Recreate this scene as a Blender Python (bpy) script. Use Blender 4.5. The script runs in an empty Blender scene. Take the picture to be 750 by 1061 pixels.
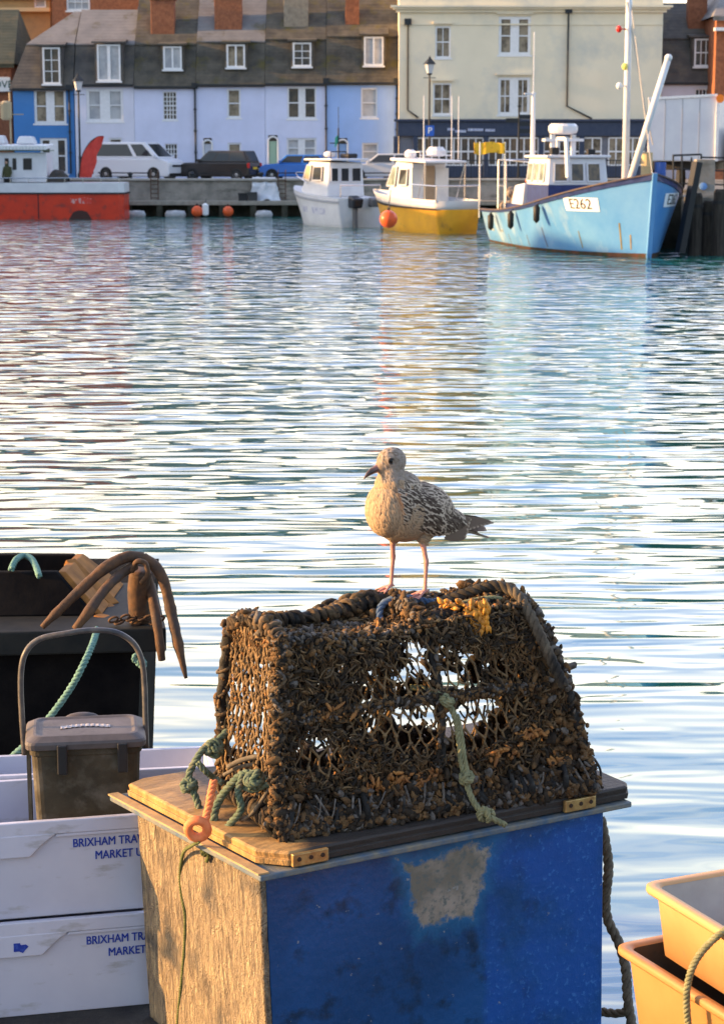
import bpy, bmesh, math, random
import numpy as np
from mathutils import Vector, Matrix, noise as mnoise
R = math.radians
V = Vector
PI = math.pi
random.seed(7)
scene = bpy.context.scene
COL = scene.collection

# ---------------------------------------------------------------- camera, sky, sun, exposure
FPX, CU, CV, HOR, EYE = 2100.0, 375.0, 530.5, 155.0, 3.6
PITCH = math.atan((CV - HOR) / FPX)
cam = bpy.data.cameras.new('camera')
cam_o = bpy.data.objects.new('camera', cam)
COL.objects.link(cam_o)
cam_o.location = (0, 0, EYE)
cam_o.rotation_euler = (PI / 2 - PITCH, 0, 0)
cam.sensor_fit = 'VERTICAL'
cam.sensor_height = 36.0
cam.lens = 36.0 * FPX / 1061.0
cam.clip_end = 3000
cam.clip_start = 0.1
cam.dof.use_dof = True
cam.dof.focus_distance = 5.95
cam.dof.aperture_fstop = 13.0
scene.camera = cam_o

SUN_AZ, SUN_EL = R(-91), R(13)          # azimuth from +Y, negative = to the left
world = bpy.data.worlds.new('World')
scene.world = world
world.use_nodes = True
wn, wl = world.node_tree.nodes, world.node_tree.links
wn.clear()
w_out = wn.new('ShaderNodeOutputWorld')
w_bg = wn.new('ShaderNodeBackground')
w_sky = wn.new('ShaderNodeTexSky')
w_sky.sky_type = 'NISHITA'
w_sky.sun_disc = False
w_sky.sun_elevation = SUN_EL
w_sky.sun_rotation = SUN_AZ
w_sky.altitude = 0
w_sky.air_density = 1.0
w_sky.dust_density = 1.6
w_sky.ozone_density = 1.5
# thin broken cloud mixed over the clear sky
w_tc = wn.new('ShaderNodeTexCoord')
w_map = wn.new('ShaderNodeMapping'); w_map.inputs['Scale'].default_value = (1.0, 1.0, 3.5)
w_noi = wn.new('ShaderNodeTexNoise'); w_noi.inputs['Scale'].default_value = 2.6; w_noi.inputs['Detail'].default_value = 6; w_noi.inputs['Roughness'].default_value = .6
w_rmp = wn.new('ShaderNodeValToRGB')
w_rmp.color_ramp.elements[0].position = .44; w_rmp.color_ramp.elements[1].position = .66
w_rmp.color_ramp.elements[0].color = (0, 0, 0, 1); w_rmp.color_ramp.elements[1].color = (.62, .62, .62, 1)
w_mix = wn.new('ShaderNodeMix'); w_mix.data_type = 'RGBA'
# cloud is brighter towards the low sun than behind the camera
w_sep = wn.new('ShaderNodeSeparateXYZ'); wl.new(w_tc.outputs['Generated'], w_sep.inputs[0])
w_dir = wn.new('ShaderNodeMapRange'); w_dir.inputs['From Min'].default_value = .15; w_dir.inputs['From Max'].default_value = .9
wl.new(w_sep.outputs[1], w_dir.inputs['Value'])
w_cc = wn.new('ShaderNodeMix'); w_cc.data_type = 'RGBA'
w_cc.inputs['A'].default_value = (3.9, 4.2, 5.6, 1); w_cc.inputs['B'].default_value = (11.8, 10.6, 9.2, 1)
wl.new(w_dir.outputs['Result'], w_cc.inputs['Factor']); wl.new(w_cc.outputs['Result'], w_mix.inputs['B'])
wl.new(w_tc.outputs['Generated'], w_map.inputs['Vector']); wl.new(w_map.outputs['Vector'], w_noi.inputs['Vector'])
wl.new(w_noi.outputs['Fac'], w_rmp.inputs['Fac']); wl.new(w_rmp.outputs['Color'], w_mix.inputs['Factor'])
w_hz = wn.new('ShaderNodeMix'); w_hz.data_type = 'RGBA'; 
w_el = wn.new('ShaderNodeValToRGB'); wl.new(w_sep.outputs[2], w_el.inputs['Fac'])     # warm pale horizon, lilac blue above
w_el.color_ramp.elements[0].position = .06; w_el.color_ramp.elements[0].color = (1.0, .86, .62, 1)
w_el.color_ramp.elements[1].position = .42; w_el.color_ramp.elements[1].color = (.38, .47, .84, 1)
_q = w_el.color_ramp.elements.new(.20); _q.color = (.90, .83, .76, 1)
w_sc = wn.new('ShaderNodeVectorMath'); w_sc.operation = 'SCALE'; w_sc.inputs['Scale'].default_value = 10.5
# the sky is warmer towards the sun, on the left
w_lf = wn.new('ShaderNodeMapRange'); w_lf.inputs['From Min'].default_value = .10; w_lf.inputs['From Max'].default_value = -.30; w_lf.inputs['To Max'].default_value = .75
wl.new(w_sep.outputs[0], w_lf.inputs['Value'])
w_wm = wn.new('ShaderNodeMix'); w_wm.data_type = 'RGBA'; w_wm.blend_type = 'MULTIPLY'; w_wm.inputs['B'].default_value = (1.4, 1.10, .74, 1)
wl.new(w_lf.outputs['Result'], w_wm.inputs['Factor']); wl.new(w_el.outputs['Color'], w_wm.inputs['A'])
wl.new(w_wm.outputs['Result'], w_sc.inputs[0]); wl.new(w_sc.outputs[0], w_hz.inputs['B'])
w_hf = wn.new('ShaderNodeMath'); w_hf.operation = 'MULTIPLY'; w_hf.inputs[1].default_value = .85; wl.new(w_dir.outputs['Result'], w_hf.inputs[0])
wl.new(w_hf.outputs[0], w_hz.inputs['Factor']); wl.new(w_sky.outputs['Color'], w_hz.inputs['A']); wl.new(w_hz.outputs['Result'], w_mix.inputs['A']); wl.new(w_mix.outputs['Result'], w_bg.inputs['Color'])
w_bg.inputs['Strength'].default_value = 0.15
wl.new(w_bg.outputs['Background'], w_out.inputs['Surface'])

sun = bpy.data.lights.new('sun', 'SUN')
sun.energy = 5.0
sun.angle = R(0.5)
sun.color = (1.0, .57, .22)
sun_o = bpy.data.objects.new('sun', sun)
COL.objects.link(sun_o)
sdir = V((math.sin(SUN_AZ) * math.cos(SUN_EL), math.cos(SUN_AZ) * math.cos(SUN_EL), math.sin(SUN_EL)))
sun_o.rotation_euler = (-sdir).to_track_quat('-Z', 'Y').to_euler()
sun_o.location = (-40, 30, 40)
vs = scene.view_settings
vs.view_transform = 'Standard'; vs.look = 'None'; vs.gamma = 1.0; vs.use_curve_mapping = False
vs.exposure = 1.38
scene.cycles.max_bounces = 6
scene.cycles.use_denoising = True

# ---------------------------------------------------------------- layout helpers
_F = V((0, math.cos(PITCH), -math.sin(PITCH))); _U = V((0, math.sin(PITCH), math.cos(PITCH)))
def ray(u, v):
    return V((1, 0, 0)) * ((u - CU) / FPX) + _U * (-(v - CV) / FPX) + _F
def P(u, v, Y):
    d = ray(u, v)
    return V((0, 0, EYE)) + d * (Y / d.y)
def PZ(u, v, z):
    d = ray(u, v)
    return V((0, 0, EYE)) + d * ((z - EYE) / d.z)

# ---------------------------------------------------------------- objects
def tag(o, label=None, cat=None, group=None, kind=None):
    if label: o['label'] = label
    if cat: o['category'] = cat
    if group: o['group'] = group
    if kind: o['kind'] = kind
    return o
def empty(name, loc, rz=0.0, label=None, cat=None, group=None):
    o = bpy.data.objects.new(name, None)
    COL.objects.link(o)
    o.location = loc; o.rotation_euler = (0, 0, rz)
    o.empty_display_size = .2
    return tag(o, label, cat, group)
def root_loc(o):
    while o.parent: o = o.parent
    return V(o.location)
def copy_tree(o, parent=None):
    c = o.copy(); COL.objects.link(c); c.parent = parent
    for ch in [x for x in o.children]:
        copy_tree(ch, c)
    return c

class MB:
    """collects shapes into one mesh"""
    def __init__(s):
        s.v = []; s.f = []; s.uv = None
    def add(s, vs_, fs_):
        n = len(s.v)
        s.v.extend([V(p) for p in vs_]); s.f.extend([tuple(i + n for i in f) for f in fs_])
        return s
    def box(s, x0, x1, y0, y1, z0, z1):
        return s.add([(x0,y0,z0),(x1,y0,z0),(x1,y1,z0),(x0,y1,z0),(x0,y0,z1),(x1,y0,z1),(x1,y1,z1),(x0,y1,z1)],
                     [(0,3,2,1),(4,5,6,7),(0,1,5,4),(1,2,6,5),(2,3,7,6),(3,0,4,7)])
    def obox(s, c, ax, ay, az):
        c, ax, ay, az = V(c), V(ax), V(ay), V(az)
        p = [c + ax*i + ay*j + az*k for k in (-1,1) for (i,j) in ((-1,-1),(1,-1),(1,1),(-1,1))]
        return s.add(p, [(0,3,2,1),(4,5,6,7),(0,1,5,4),(1,2,6,5),(2,3,7,6),(3,0,4,7)])
    def hexa(s, a, b):
        """a, b: two quads (lists of 4 points), joined"""
        return s.add(list(a)+list(b), [(0,3,2,1),(4,5,6,7),(0,1,5,4),(1,2,6,5),(2,3,7,6),(3,0,4,7)])
    def bar(s, a, b, w, h=None, up=(0,0,1)):
        a, b = V(a), V(b); h = h or w
        d = (b-a); L = d.length; d.normalize()
        x = d.cross(V(up))
        if x.length < 1e-4: x = d.cross(V((1,0,0)))
        x.normalize(); z = x.cross(d)
        return s.obox((a+b)/2, x*w/2, d*L/2, z*h/2)
    def tube(s, pts, r, n=8, cap=True, closed=False):
        pts = [V(p) for p in pts]; m = len(pts)
        rr = r if hasattr(r, '__len__') else [r]*m
        T = []
        for i in range(m):
            a = pts[i-1] if (i or closed) else pts[0]
            b = pts[(i+1) % m] if (i < m-1 or closed) else pts[-1]
            t = (b-a)
            T.append(t.normalized() if t.length > 1e-9 else V((0,0,1)))
        ref = V((0,0,1)) if abs(T[0].z) < .9 else V((1,0,0))
        nrm = T[0].cross(ref).normalized()
        base = len(s.v)
        for i in range(m):
            nrm = (nrm - T[i]*nrm.dot(T[i]))
            nrm = nrm.normalized() if nrm.length > 1e-6 else T[i].orthogonal().normalized()
            bi = T[i].cross(nrm)
            for k in range(n):
                a = 2*PI*k/n
                s.v.append(pts[i] + (nrm*math.cos(a) + bi*math.sin(a))*rr[i])
        for i in range(m if closed else m-1):
            j = (i+1) % m
            for k in range(n):
                s.f.append((base+i*n+k, base+i*n+(k+1)%n, base+j*n+(k+1)%n, base+j*n+k))
        if cap and not closed:
            s.f.append(tuple(base+k for k in range(n))[::-1]); s.f.append(tuple(base+(m-1)*n+k for k in range(n)))
        return s
    def lathe(s, prof, c=(0,0,0), n=16, axis='z'):
        c = V(c); base = len(s.v)
        for (r, h) in prof:
            for k in range(n):
                a = 2*PI*k/n
                if axis == 'z': p = V((r*math.cos(a), r*math.sin(a), h))
                elif axis == 'y': p = V((r*math.cos(a), h, r*math.sin(a)))
                else: p = V((h, r*math.cos(a), r*math.sin(a)))
                s.v.append(c+p)
        for i in range(len(prof)-1):
            for k in range(n):
                s.f.append((base+i*n+k, base+i*n+(k+1)%n, base+(i+1)*n+(k+1)%n, base+(i+1)*n+k))
        s.f.append(tuple(base+k for k in range(n))[::-1]); s.f.append(tuple(base+(len(prof)-1)*n+k for k in range(n)))
        return s
    def ball(s, c, r, n=12, m=8, sc=(1,1,1)):
        c = V(c); base = len(s.v)
        s.v.append(c+V((0,0,-r*sc[2])))
        for i in range(1, m):
            ph = -PI/2 + PI*i/m
            for k in range(n):
                a = 2*PI*k/n
                s.v.append(c+V((r*sc[0]*math.cos(ph)*math.cos(a), r*sc[1]*math.cos(ph)*math.sin(a), r*sc[2]*math.sin(ph))))
        s.v.append(c+V((0,0,r*sc[2])))
        for k in range(n): s.f.append((base, base+1+(k+1)%n, base+1+k))
        for i in range(m-2):
            for k in range(n):
                s.f.append((base+1+i*n+k, base+1+i*n+(k+1)%n, base+1+(i+1)*n+(k+1)%n, base+1+(i+1)*n+k))
        t = base+1+(m-1)*n
        for k in range(n): s.f.append((t, base+1+(m-2)*n+k, base+1+(m-2)*n+(k+1)%n))
        return s
    def prism(s, poly, d, o=(0,0,0)):
        """poly: list of 3D points (planar), d: extrusion vector"""
        o = V(o); d = V(d); n = len(poly)
        a = [V(p)+o for p in poly]
        return s.add(a+[p+d for p in a], [tuple(range(n))[::-1], tuple(range(n, 2*n))] + [(i,(i+1)%n,n+(i+1)%n,n+i) for i in range(n)])
    def loft(s, rings, closed=True, cap=True):
        n = len(rings[0]); base = len(s.v)
        for r_ in rings: s.v.extend([V(p) for p in r_])
        for i in range(len(rings)-1):
            for k in range(n if closed else n-1):
                s.f.append((base+i*n+k, base+i*n+(k+1)%n, base+(i+1)*n+(k+1)%n, base+(i+1)*n+k))
        if cap:
            s.f.append(tuple(base+k for k in range(n))[::-1]); s.f.append(tuple(base+(len(rings)-1)*n+k for k in range(n)))
        return s
    def grid(s, fn, nu, nv):
        base = len(s.v)
        for i in range(nu+1):
            for j in range(nv+1): s.v.append(V(fn(i/nu, j/nv)))
        for i in range(nu):
            for j in range(nv):
                a = base+i*(nv+1)+j
                s.f.append((a, a+nv+1, a+nv+2, a+1))
        return s
    def build(s, name, m, parent=None, smooth=False, bevel=0, world=True, normals=True, solid=0, sub=0, bseg=2):
        me = bpy.data.meshes.new(name)
        if parent is not None:
            off = root_loc(parent) if world else V((0,0,0)); loc = V((0,0,0))
        else:
            xs = [p.x for p in s.v]; ys = [p.y for p in s.v]; zs = [p.z for p in s.v]
            off = V(((min(xs)+max(xs))/2, (min(ys)+max(ys))/2, min(zs))); loc = off
        me.from_pydata([tuple(p-off) for p in s.v], [], s.f)
        me.validate(verbose=False)
        if normals:
            b = bmesh.new(); b.from_mesh(me); bmesh.ops.recalc_face_normals(b, faces=b.faces); b.to_mesh(me); b.free()
        if smooth:
            me.polygons.foreach_set('use_smooth', [True]*len(me.polygons))
        for q in (m if isinstance(m, (list, tuple)) else [m]): me.materials.append(q)
        o = bpy.data.objects.new(name, me)
        COL.objects.link(o)
        o.location = loc
        if parent is not None: o.parent = parent
        if solid:
            md = o.modifiers.new('solid', 'SOLIDIFY'); md.thickness = solid; md.offset = 0
        if bevel:
            md = o.modifiers.new('bevel', 'BEVEL'); md.width = bevel; md.segments = bseg; md.limit_method = 'ANGLE'; md.angle_limit = R(40)
            md.harden_normals = False
        if sub:
            md = o.modifiers.new('sub', 'SUBSURF'); md.levels = sub; md.render_levels = sub
        return o

def smooth_path(pts, k=8, closed=False):
    """Catmull-Rom through points"""
    pts = [V(p) for p in pts]; out = []; n = len(pts)
    for i in range(n if closed else n-1):
        p0 = pts[i-1] if (i or closed) else pts[0]*2-pts[1]
        p1 = pts[i]; p2 = pts[(i+1) % n]
        p3 = pts[(i+2) % n] if (i+2 < n or closed) else pts[-1]*2-pts[-2]
        for j in range(k):
            t = j/k
            out.append(.5*((2*p1)+(-p0+p2)*t+(2*p0-5*p1+4*p2-p3)*t*t+(-p0+3*p1-3*p2+p3)*t**3))
    if not closed: out.append(pts[-1])
    return out
def resample(pts, step):
    pts = [V(p) for p in pts]; out = [pts[0]]; acc = 0
    for a, b in zip(pts, pts[1:]):
        L = (b-a).length
        while acc + L >= step:
            t = (step-acc)/L; a = a.lerp(b, t); out.append(a.copy()); L = (b-a).length; acc = 0
        acc += L
    return out
def rope(mb, pts, r, pitch=None, strands=3, step=None, n=6, wob=0.0):
    """laid rope: strands twisted round the path"""
    pitch = pitch or r*6.5; step = step or pitch/9
    path = resample(pts, step)
    if len(path) < 3: return mb
    T = [(path[min(i+1, len(path)-1)]-path[max(i-1, 0)]).normalized() for i in range(len(path))]
    ref = V((0,0,1)) if abs(T[0].z) < .9 else V((1,0,0))
    nr = T[0].cross(ref).normalized(); fr = []
    for t in T:
        nr = (nr - t*nr.dot(t)).normalized(); fr.append((nr.copy(), t.cross(nr)))
    ph = random.random()*6
    for s_ in range(strands):
        q = []
        for i, p in enumerate(path):
            a = 2*PI*(i*step/pitch + s_/strands)+ph
            w = 1+wob*mnoise.noise(p*40+V((s_*9,0,0)))
            q.append(p+(fr[i][0]*math.cos(a)+fr[i][1]*math.sin(a))*r*.5*w)
        mb.tube(q, r*.56, n)
    return mb

# ---------------------------------------------------------------- materials
_M = {}
def mat(name, c, c2=None, scale=6, rough=.65, metal=0.0, bump=0.0, bscale=None, lo=.35, hi=.65, stretch=(1,1,1),
        detail=5, c3=None, scale3=2.0, lo3=.5, hi3=.7, spec=.3, stretch3=(1,1,1), rough2=None, bdist=.01, coat=0, sss=0, hue=None):
    if name in _M: return _M[name]
    m = bpy.data.materials.new(name); m.use_nodes = True
    nt = m.node_tree; N = nt.nodes; L = nt.links
    b = N['Principled BSDF']
    b.inputs['Roughness'].default_value = rough; b.inputs['Metallic'].default_value = metal
    b.inputs['Specular IOR Level'].default_value = spec
    if coat: b.inputs['Coat Weight'].default_value = coat
    if sss:
        b.inputs['Subsurface Weight'].default_value = sss; b.inputs['Subsurface Radius'].default_value = (.01,.005,.003)
    tc = N.new('ShaderNodeTexCoord')
    def noise_(sc_, st, det=detail):
        mp = N.new('ShaderNodeMapping'); mp.inputs['Scale'].default_value = st
        nz = N.new('ShaderNodeTexNoise'); nz.inputs['Scale'].default_value = sc_; nz.inputs['Detail'].default_value = det; nz.inputs['Roughness'].default_value = .62
        L.new(tc.outputs['Object'], mp.inputs['Vector']); L.new(mp.outputs['Vector'], nz.inputs['Vector'])
        return nz
    b.inputs['Base Color'].default_value = (*c, 1)
    cur = None
    if c2 is not None:
        nz = noise_(scale, stretch)
        rp = N.new('ShaderNodeValToRGB'); rp.color_ramp.elements[0].position = lo; rp.color_ramp.elements[1].position = hi
        rp.color_ramp.elements[0].color = (*c, 1); rp.color_ramp.elements[1].color = (*c2, 1)
        L.new(nz.outputs['Fac'], rp.inputs['Fac']); cur = rp.outputs['Color']
        if rough2 is not None:
            mr = N.new('ShaderNodeMapRange'); mr.inputs['From Min'].default_value = lo; mr.inputs['From Max'].default_value = hi
            mr.inputs['To Min'].default_value = rough; mr.inputs['To Max'].default_value = rough2
            L.new(nz.outputs['Fac'], mr.inputs['Value']); L.new(mr.outputs['Result'], b.inputs['Roughness'])
    if c3 is not None:
        nz3 = noise_(scale3, stretch3, 7)
        r3 = N.new('ShaderNodeMapRange'); r3.inputs['From Min'].default_value = lo3; r3.inputs['From Max'].default_value = hi3
        L.new(nz3.outputs['Fac'], r3.inputs['Value'])
        mx = N.new('ShaderNodeMix'); mx.data_type = 'RGBA'
        L.new(r3.outputs['Result'], mx.inputs['Factor'])
        if cur is not None: L.new(cur, mx.inputs['A'])
        else: mx.inputs['A'].default_value = (*c, 1)
        mx.inputs['B'].default_value = (*c3, 1); cur = mx.outputs['Result']
    if cur is not None: L.new(cur, b.inputs['Base Color'])
    if bump:
        nb = noise_(bscale or scale*4, stretch)
        bp = N.new('ShaderNodeBump'); bp.inputs['Strength'].default_value = bump; bp.inputs['Distance'].default_value = bdist
        L.new(nb.outputs['Fac'], bp.inputs['Height']); L.new(bp.outputs['Normal'], b.inputs['Normal'])
    _M[name] = m
    return m
def text_obj(body, size, mat_, parent, loc, rot, name='lettering', align='CENTER', ext=.002, bold=0.0, xs=1.0):
    cu = bpy.data.curves.new(name, 'FONT'); cu.body = body; cu.size = size; cu.extrude = ext; cu.align_x = align; cu.align_y = 'CENTER'
    t = bpy.data.objects.new(name, cu); COL.objects.link(t)
    dg = bpy.context.evaluated_depsgraph_get()
    me = bpy.data.meshes.new_from_object(t.evaluated_get(dg))
    bpy.data.objects.remove(t); bpy.data.curves.remove(cu)
    if bold:                        # a second, slightly shifted and raised impression makes the strokes heavier
        bm = bmesh.new(); bm.from_mesh(me); g_ = bmesh.ops.duplicate(bm, geom=bm.verts[:]+bm.edges[:]+bm.faces[:])
        bmesh.ops.translate(bm, verts=[x for x in g_['geom'] if isinstance(x, bmesh.types.BMVert)], vec=(bold, bold*.3, ext*.35)); bm.to_mesh(me); bm.free()
    me.materials.clear(); me.materials.append(mat_)
    o = bpy.data.objects.new(name, me); COL.objects.link(o)
    o.parent = parent; o.location = loc; o.rotation_euler = rot; o.scale = (xs, 1, 1)
    return o
# ================================================================ SETTING: water, seabed, quay ground
def water_material():
    m = bpy.data.materials.new('harbour_water'); m.use_nodes = True
    nt = m.node_tree; N = nt.nodes; L = nt.links
    b = N['Principled BSDF']
    b.inputs['Base Color'].default_value = (.010, .10, .090, 1)
    b.inputs['Roughness'].default_value = .035
    b.inputs['IOR'].default_value = 1.75
    b.inputs['Specular IOR Level'].default_value = .62
    tc = N.new('ShaderNodeTexCoord')
    sep = N.new('ShaderNodeSeparateXYZ'); L.new(tc.outputs['Object'], sep.inputs[0])
    def math_(op, a, b_=None):
        x = N.new('ShaderNodeMath'); x.operation = op
        for i, q in enumerate((a, b_)):
            if q is None: continue
            if isinstance(q, (int, float)): x.inputs[i].default_value = q
            else: L.new(q, x.inputs[i])
        return x.outputs[0]
    def layer(scale, sx, amp, det=2.0, rot=0.0, rough=.5, dist=0.0):
        mp = N.new('ShaderNodeMapping'); mp.inputs['Scale'].default_value = (sx, 1, 1); mp.inputs['Rotation'].default_value = (0, 0, rot)
        nz = N.new('ShaderNodeTexNoise'); nz.inputs['Scale'].default_value = scale; nz.inputs['Detail'].default_value = det
        nz.inputs['Roughness'].default_value = rough; nz.inputs['Distortion'].default_value = dist
        L.new(tc.outputs['Object'], mp.inputs['Vector']); L.new(mp.outputs['Vector'], nz.inputs['Vector'])
        return math_('MULTIPLY', nz.outputs['Fac'], amp)
    # ripple height in metres: chop grows away from the sheltered near side
    def rng(lo, hi, a, b_):
        mr = N.new('ShaderNodeMapRange'); mr.inputs['From Min'].default_value = lo; mr.inputs['From Max'].default_value = hi
        mr.inputs['To Min'].default_value = a; mr.inputs['To Max'].default_value = b_
        L.new(sep.outputs[1], mr.inputs['Value']); return mr.outputs['Result']
    swell = layer(.55, .35, W_SWELL, 1, R(8))
    chop = math_('MULTIPLY', layer(1.9, .26, W_CHOP, 2.0, R(-6), .5, .2), rng(9, 26, .30, .8))
    far = math_('MULTIPLY', layer(.85, 1.15, .46, 1.2, R(3), .45, .4), rng(34, 75, 0.0, 1.0))
    mid = math_('MULTIPLY', layer(1.5, .75, .22, 1.0, R(-4), .4, .4), rng(15, 42, 0.0, 1.0))
    fine = math_('MULTIPLY', layer(6.5, .38, W_FINE, 1.5, R(4)), rng(16, 45, .05, 1.0))
    patch = N.new('ShaderNodeTexNoise'); patch.inputs['Scale'].default_value = .09; patch.inputs['Detail'].default_value = 2
    L.new(tc.outputs['Object'], patch.inputs['Vector'])
    pr = N.new('ShaderNodeMapRange'); pr.inputs['From Min'].default_value = .35; pr.inputs['From Max'].default_value = .65
    pr.inputs['To Min'].default_value = .6; pr.inputs['To Max'].default_value = 1.25
    L.new(patch.outputs['Fac'], pr.inputs['Value'])
    tot = math_('ADD', math_('ADD', math_('ADD', swell, mid), far), math_('MULTIPLY', math_('ADD', chop, fine), pr.outputs['Result']))
    bp = N.new('ShaderNodeBump'); bp.inputs['Strength'].default_value = 1.0; bp.inputs['Distance'].default_value = 1.0
    L.new(tot, bp.inputs['Height']); L.new(bp.outputs['Normal'], b.inputs['Normal'])
    return m
W_SWELL, W_CHOP, W_FINE = .055, .150, .006
w = MB(); w.add([(-220,-30,0),(220,-30,0),(220,114,0),(-220,114,0)], [(0,1,2,3)])
o = w.build('water', water_material()); tag(o, kind='structure')
o.location = (0, 0, 0)
for v_, p in zip(o.data.vertices, w.v): v_.co = p

M_quay = mat('quay_concrete', (.20,.185,.16), (.34,.31,.27), 1.2, .85, bump=.5, bscale=6, bdist=.05, c3=(.07,.075,.06), scale3=.8, lo3=.52, hi3=.7, stretch3=(1,1,2.5))
M_quaytop = mat('quay_paving', (.20,.19,.18), (.30,.28,.26), .8, .9)
M_weed = mat('weedy_stone', (.018,.022,.014), (.06,.055,.04), 2.5, .8, bump=.6, bscale=8, bdist=.05)
QZ = 1.9
QY = 113.0
g = MB(); g.box(-260, 260, QY+.02, 700, -4, QZ-.004)
o = g.build('ground', M_quaytop); tag(o, kind='structure')
# quay edge wall: coping, face, timber ledge over dark piles
root = empty('quay_wall', P(215, 222, QY-1), label='long weathered concrete quay wall with a low ledge below the parked vehicles', cat='quay wall')
q = MB(); q.box(-60, 16, QY-.55, QY, .72, QZ+.02); q.build('wall_face', M_quay, root, bevel=.04)
q = MB(); q.box(-60, 16, QY-.7, QY+.3, QZ+.02, QZ+.14); q.build('coping', mat('coping', (.30,.28,.25), (.40,.38,.34), 2, .85), root, bevel=.03)
q = MB(); q.box(-60, 16, QY-1.7, QY-.55, .62, .86); q.build('ledge', mat('ledge', (.22,.20,.17), (.32,.29,.24), 3, .85), root, bevel=.03)
q = MB(); q.box(-60, 16, QY-.5, QY+.05, -1, .70); q.build('wall_foot', M_weed, root)
for i in range(26):
    x = -28 + i*1.7
    q = MB(); q.box(x-.16, x+.16, QY-1.65, QY-1.3, -1, .62); q.build('support_post', M_weed, root)

# ---------------------------------------------------------------- building helpers
Y0 = 122.0
def X(u, Y=Y0): return P(u, HOR, Y).x
def Z(v, Y=Y0): return P(CU, v, Y).z
M_frame = mat('window_paint_white', (.78,.78,.78), (.70,.70,.70), 8, .5)
GL = {
 'dark': mat('glass_dark', (.05,.05,.05), (.14,.11,.08), .9, .12, lo=.4, hi=.6),
 'warm': mat('glass_curtain', (.32,.26,.18), (.09,.07,.05), 1.1, .2, lo=.42, hi=.6),
 'pale': mat('glass_blind', (.50,.50,.50), (.35,.36,.38), 1.3, .25, lo=.42, hi=.6),
}
def wall_holes(mb, x0, x1, z0, z1, y, holes, depth=.28):
    xs = sorted(set([x0, x1] + [h[0] for h in holes] + [h[1] for h in holes]))
    zs = sorted(set([z0, z1] + [h[2] for h in holes] + [h[3] for h in holes]))
    for a, b in zip(xs, xs[1:]):
        for c, d in zip(zs, zs[1:]):
            mx, mz = (a+b)/2, (c+d)/2
            if any(h[0] < mx < h[1] and h[2] < mz < h[3] for h in holes): continue
            mb.add([(a,y,c),(b,y,c),(b,y,d),(a,y,d)], [(0,1,2,3)])
    for h in holes:
        a, b, c, d = h
        mb.add([(a,y,c),(b,y,c),(b,y,d),(a,y,d),(a,y+depth,c),(b,y+depth,c),(b,y+depth,d),(a,y+depth,d)],
               [(0,1,5,4),(1,2,6,5),(2,3,7,6),(3,0,4,7)])
def window(root, x0, x1, z0, z1, y, cols=1, rows=2, glass='dark', fr=.10, bar=.045, sill=True, mull=None, frame_m=None):
    """sash window standing in a wall opening: frame and glazing bars, pane and sill"""
    frame_m = frame_m or M_frame
    f = MB(); yf0, yf1 = y-.03, y+.09
    f.box(x0, x1, yf0, yf1, z0, z0+fr); f.box(x0, x1, yf0, yf1, z1-fr, z1)
    f.box(x0, x0+fr, yf0, yf1, z0+fr, z1-fr); f.box(x1-fr, x1, yf0, yf1, z0+fr, z1-fr)
    lights = [(x0+fr, x1-fr)]
    if mull:
        mid = (x0+x1)/2; f.box(mid-mull/2, mid+mull/2, yf0, yf1, z0+fr, z1-fr)
        lights = [(x0+fr, mid-mull/2), (mid+mull/2, x1-fr)]
    for (a, b) in lights:
        for i in range(1, cols):
            x = a+(b-a)*i/cols; f.box(x-bar/2, x+bar/2, y+.01, y+.08, z0+fr, z1-fr)
        for j in range(1, rows):
            z = z0+fr+(z1-z0-2*fr)*j/rows
            w_ = bar*1.6 if j*2 == rows else bar
            f.box(a, b, y+.005, y+.085, z-w_/2, z+w_/2)
    wo = f.build('window', frame_m, root)
    p = MB(); p.box(x0+fr*.6, x1-fr*.6, y+.10, y+.13, z0+fr*.6, z1-fr*.6)
    p.build('pane', GL[glass], wo)
    if sill:
        s_ = MB(); s_.box(x0-.08, x1+.08, y-.12, y-.032, z0-.10, z0-.002); s_.build('sill', frame_m, wo)
    return wo
def pxr(r, Y): return (X(r[0],Y), X(r[1],Y), Z(r[3],Y), Z(r[2],Y))   # (u0,u1,vtop,vbot) -> x0,x1,z0,z1

def slate(name, c, c2, c3, sc3=.9, lo3=.5):
    m = mat(name, c, c2, 1.1, .8, c3=c3, scale3=sc3, lo3=lo3, hi3=lo3+.16, bump=0, stretch=(1,1,1))
    nt = m.node_tree; N = nt.nodes; L = nt.links; b = N['Principled BSDF']
    tc = N.new('ShaderNodeTexCoord'); wv = N.new('ShaderNodeTexWave'); wv.bands_direction = 'Z'
    wv.inputs['Scale'].default_value = 1.6; wv.inputs['Distortion'].default_value = .8; wv.inputs['Detail'].default_value = 1
    L.new(tc.outputs['Object'], wv.inputs['Vector'])
    bp = N.new('ShaderNodeBump'); bp.inputs['Strength'].default_value = .3; bp.inputs['Distance'].default_value = .03
    L.new(wv.outputs['Fac'], bp.inputs['Height']); L.new(bp.outputs['Normal'], b.inputs['Normal'])
    return m
S_dark = slate('slate_dark', (.070,.066,.062), (.115,.103,.092), (.14,.12,.09))
S_moss = slate('slate_mossy', (.055,.050,.042), (.12,.105,.080), (.10,.085,.03), 1.3, .54)
S_grey = slate('slate_grey', (.15,.145,.145), (.20,.19,.185), (.10,.085,.05), .8, .55)
M_brick = mat('orange_brick', (.22,.08,.04), (.33,.13,.065), 5, .85, c3=(.18,.07,.04), scale3=3, bump=.4, bscale=14, bdist=.03)
M_stone = mat('grey_stone', (.20,.17,.13), (.30,.26,.20), 3, .85, bump=.4, bscale=9, bdist=.03)
M_pipe = mat('black_iron', (.02,.025,.03), rough=.5)

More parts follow.
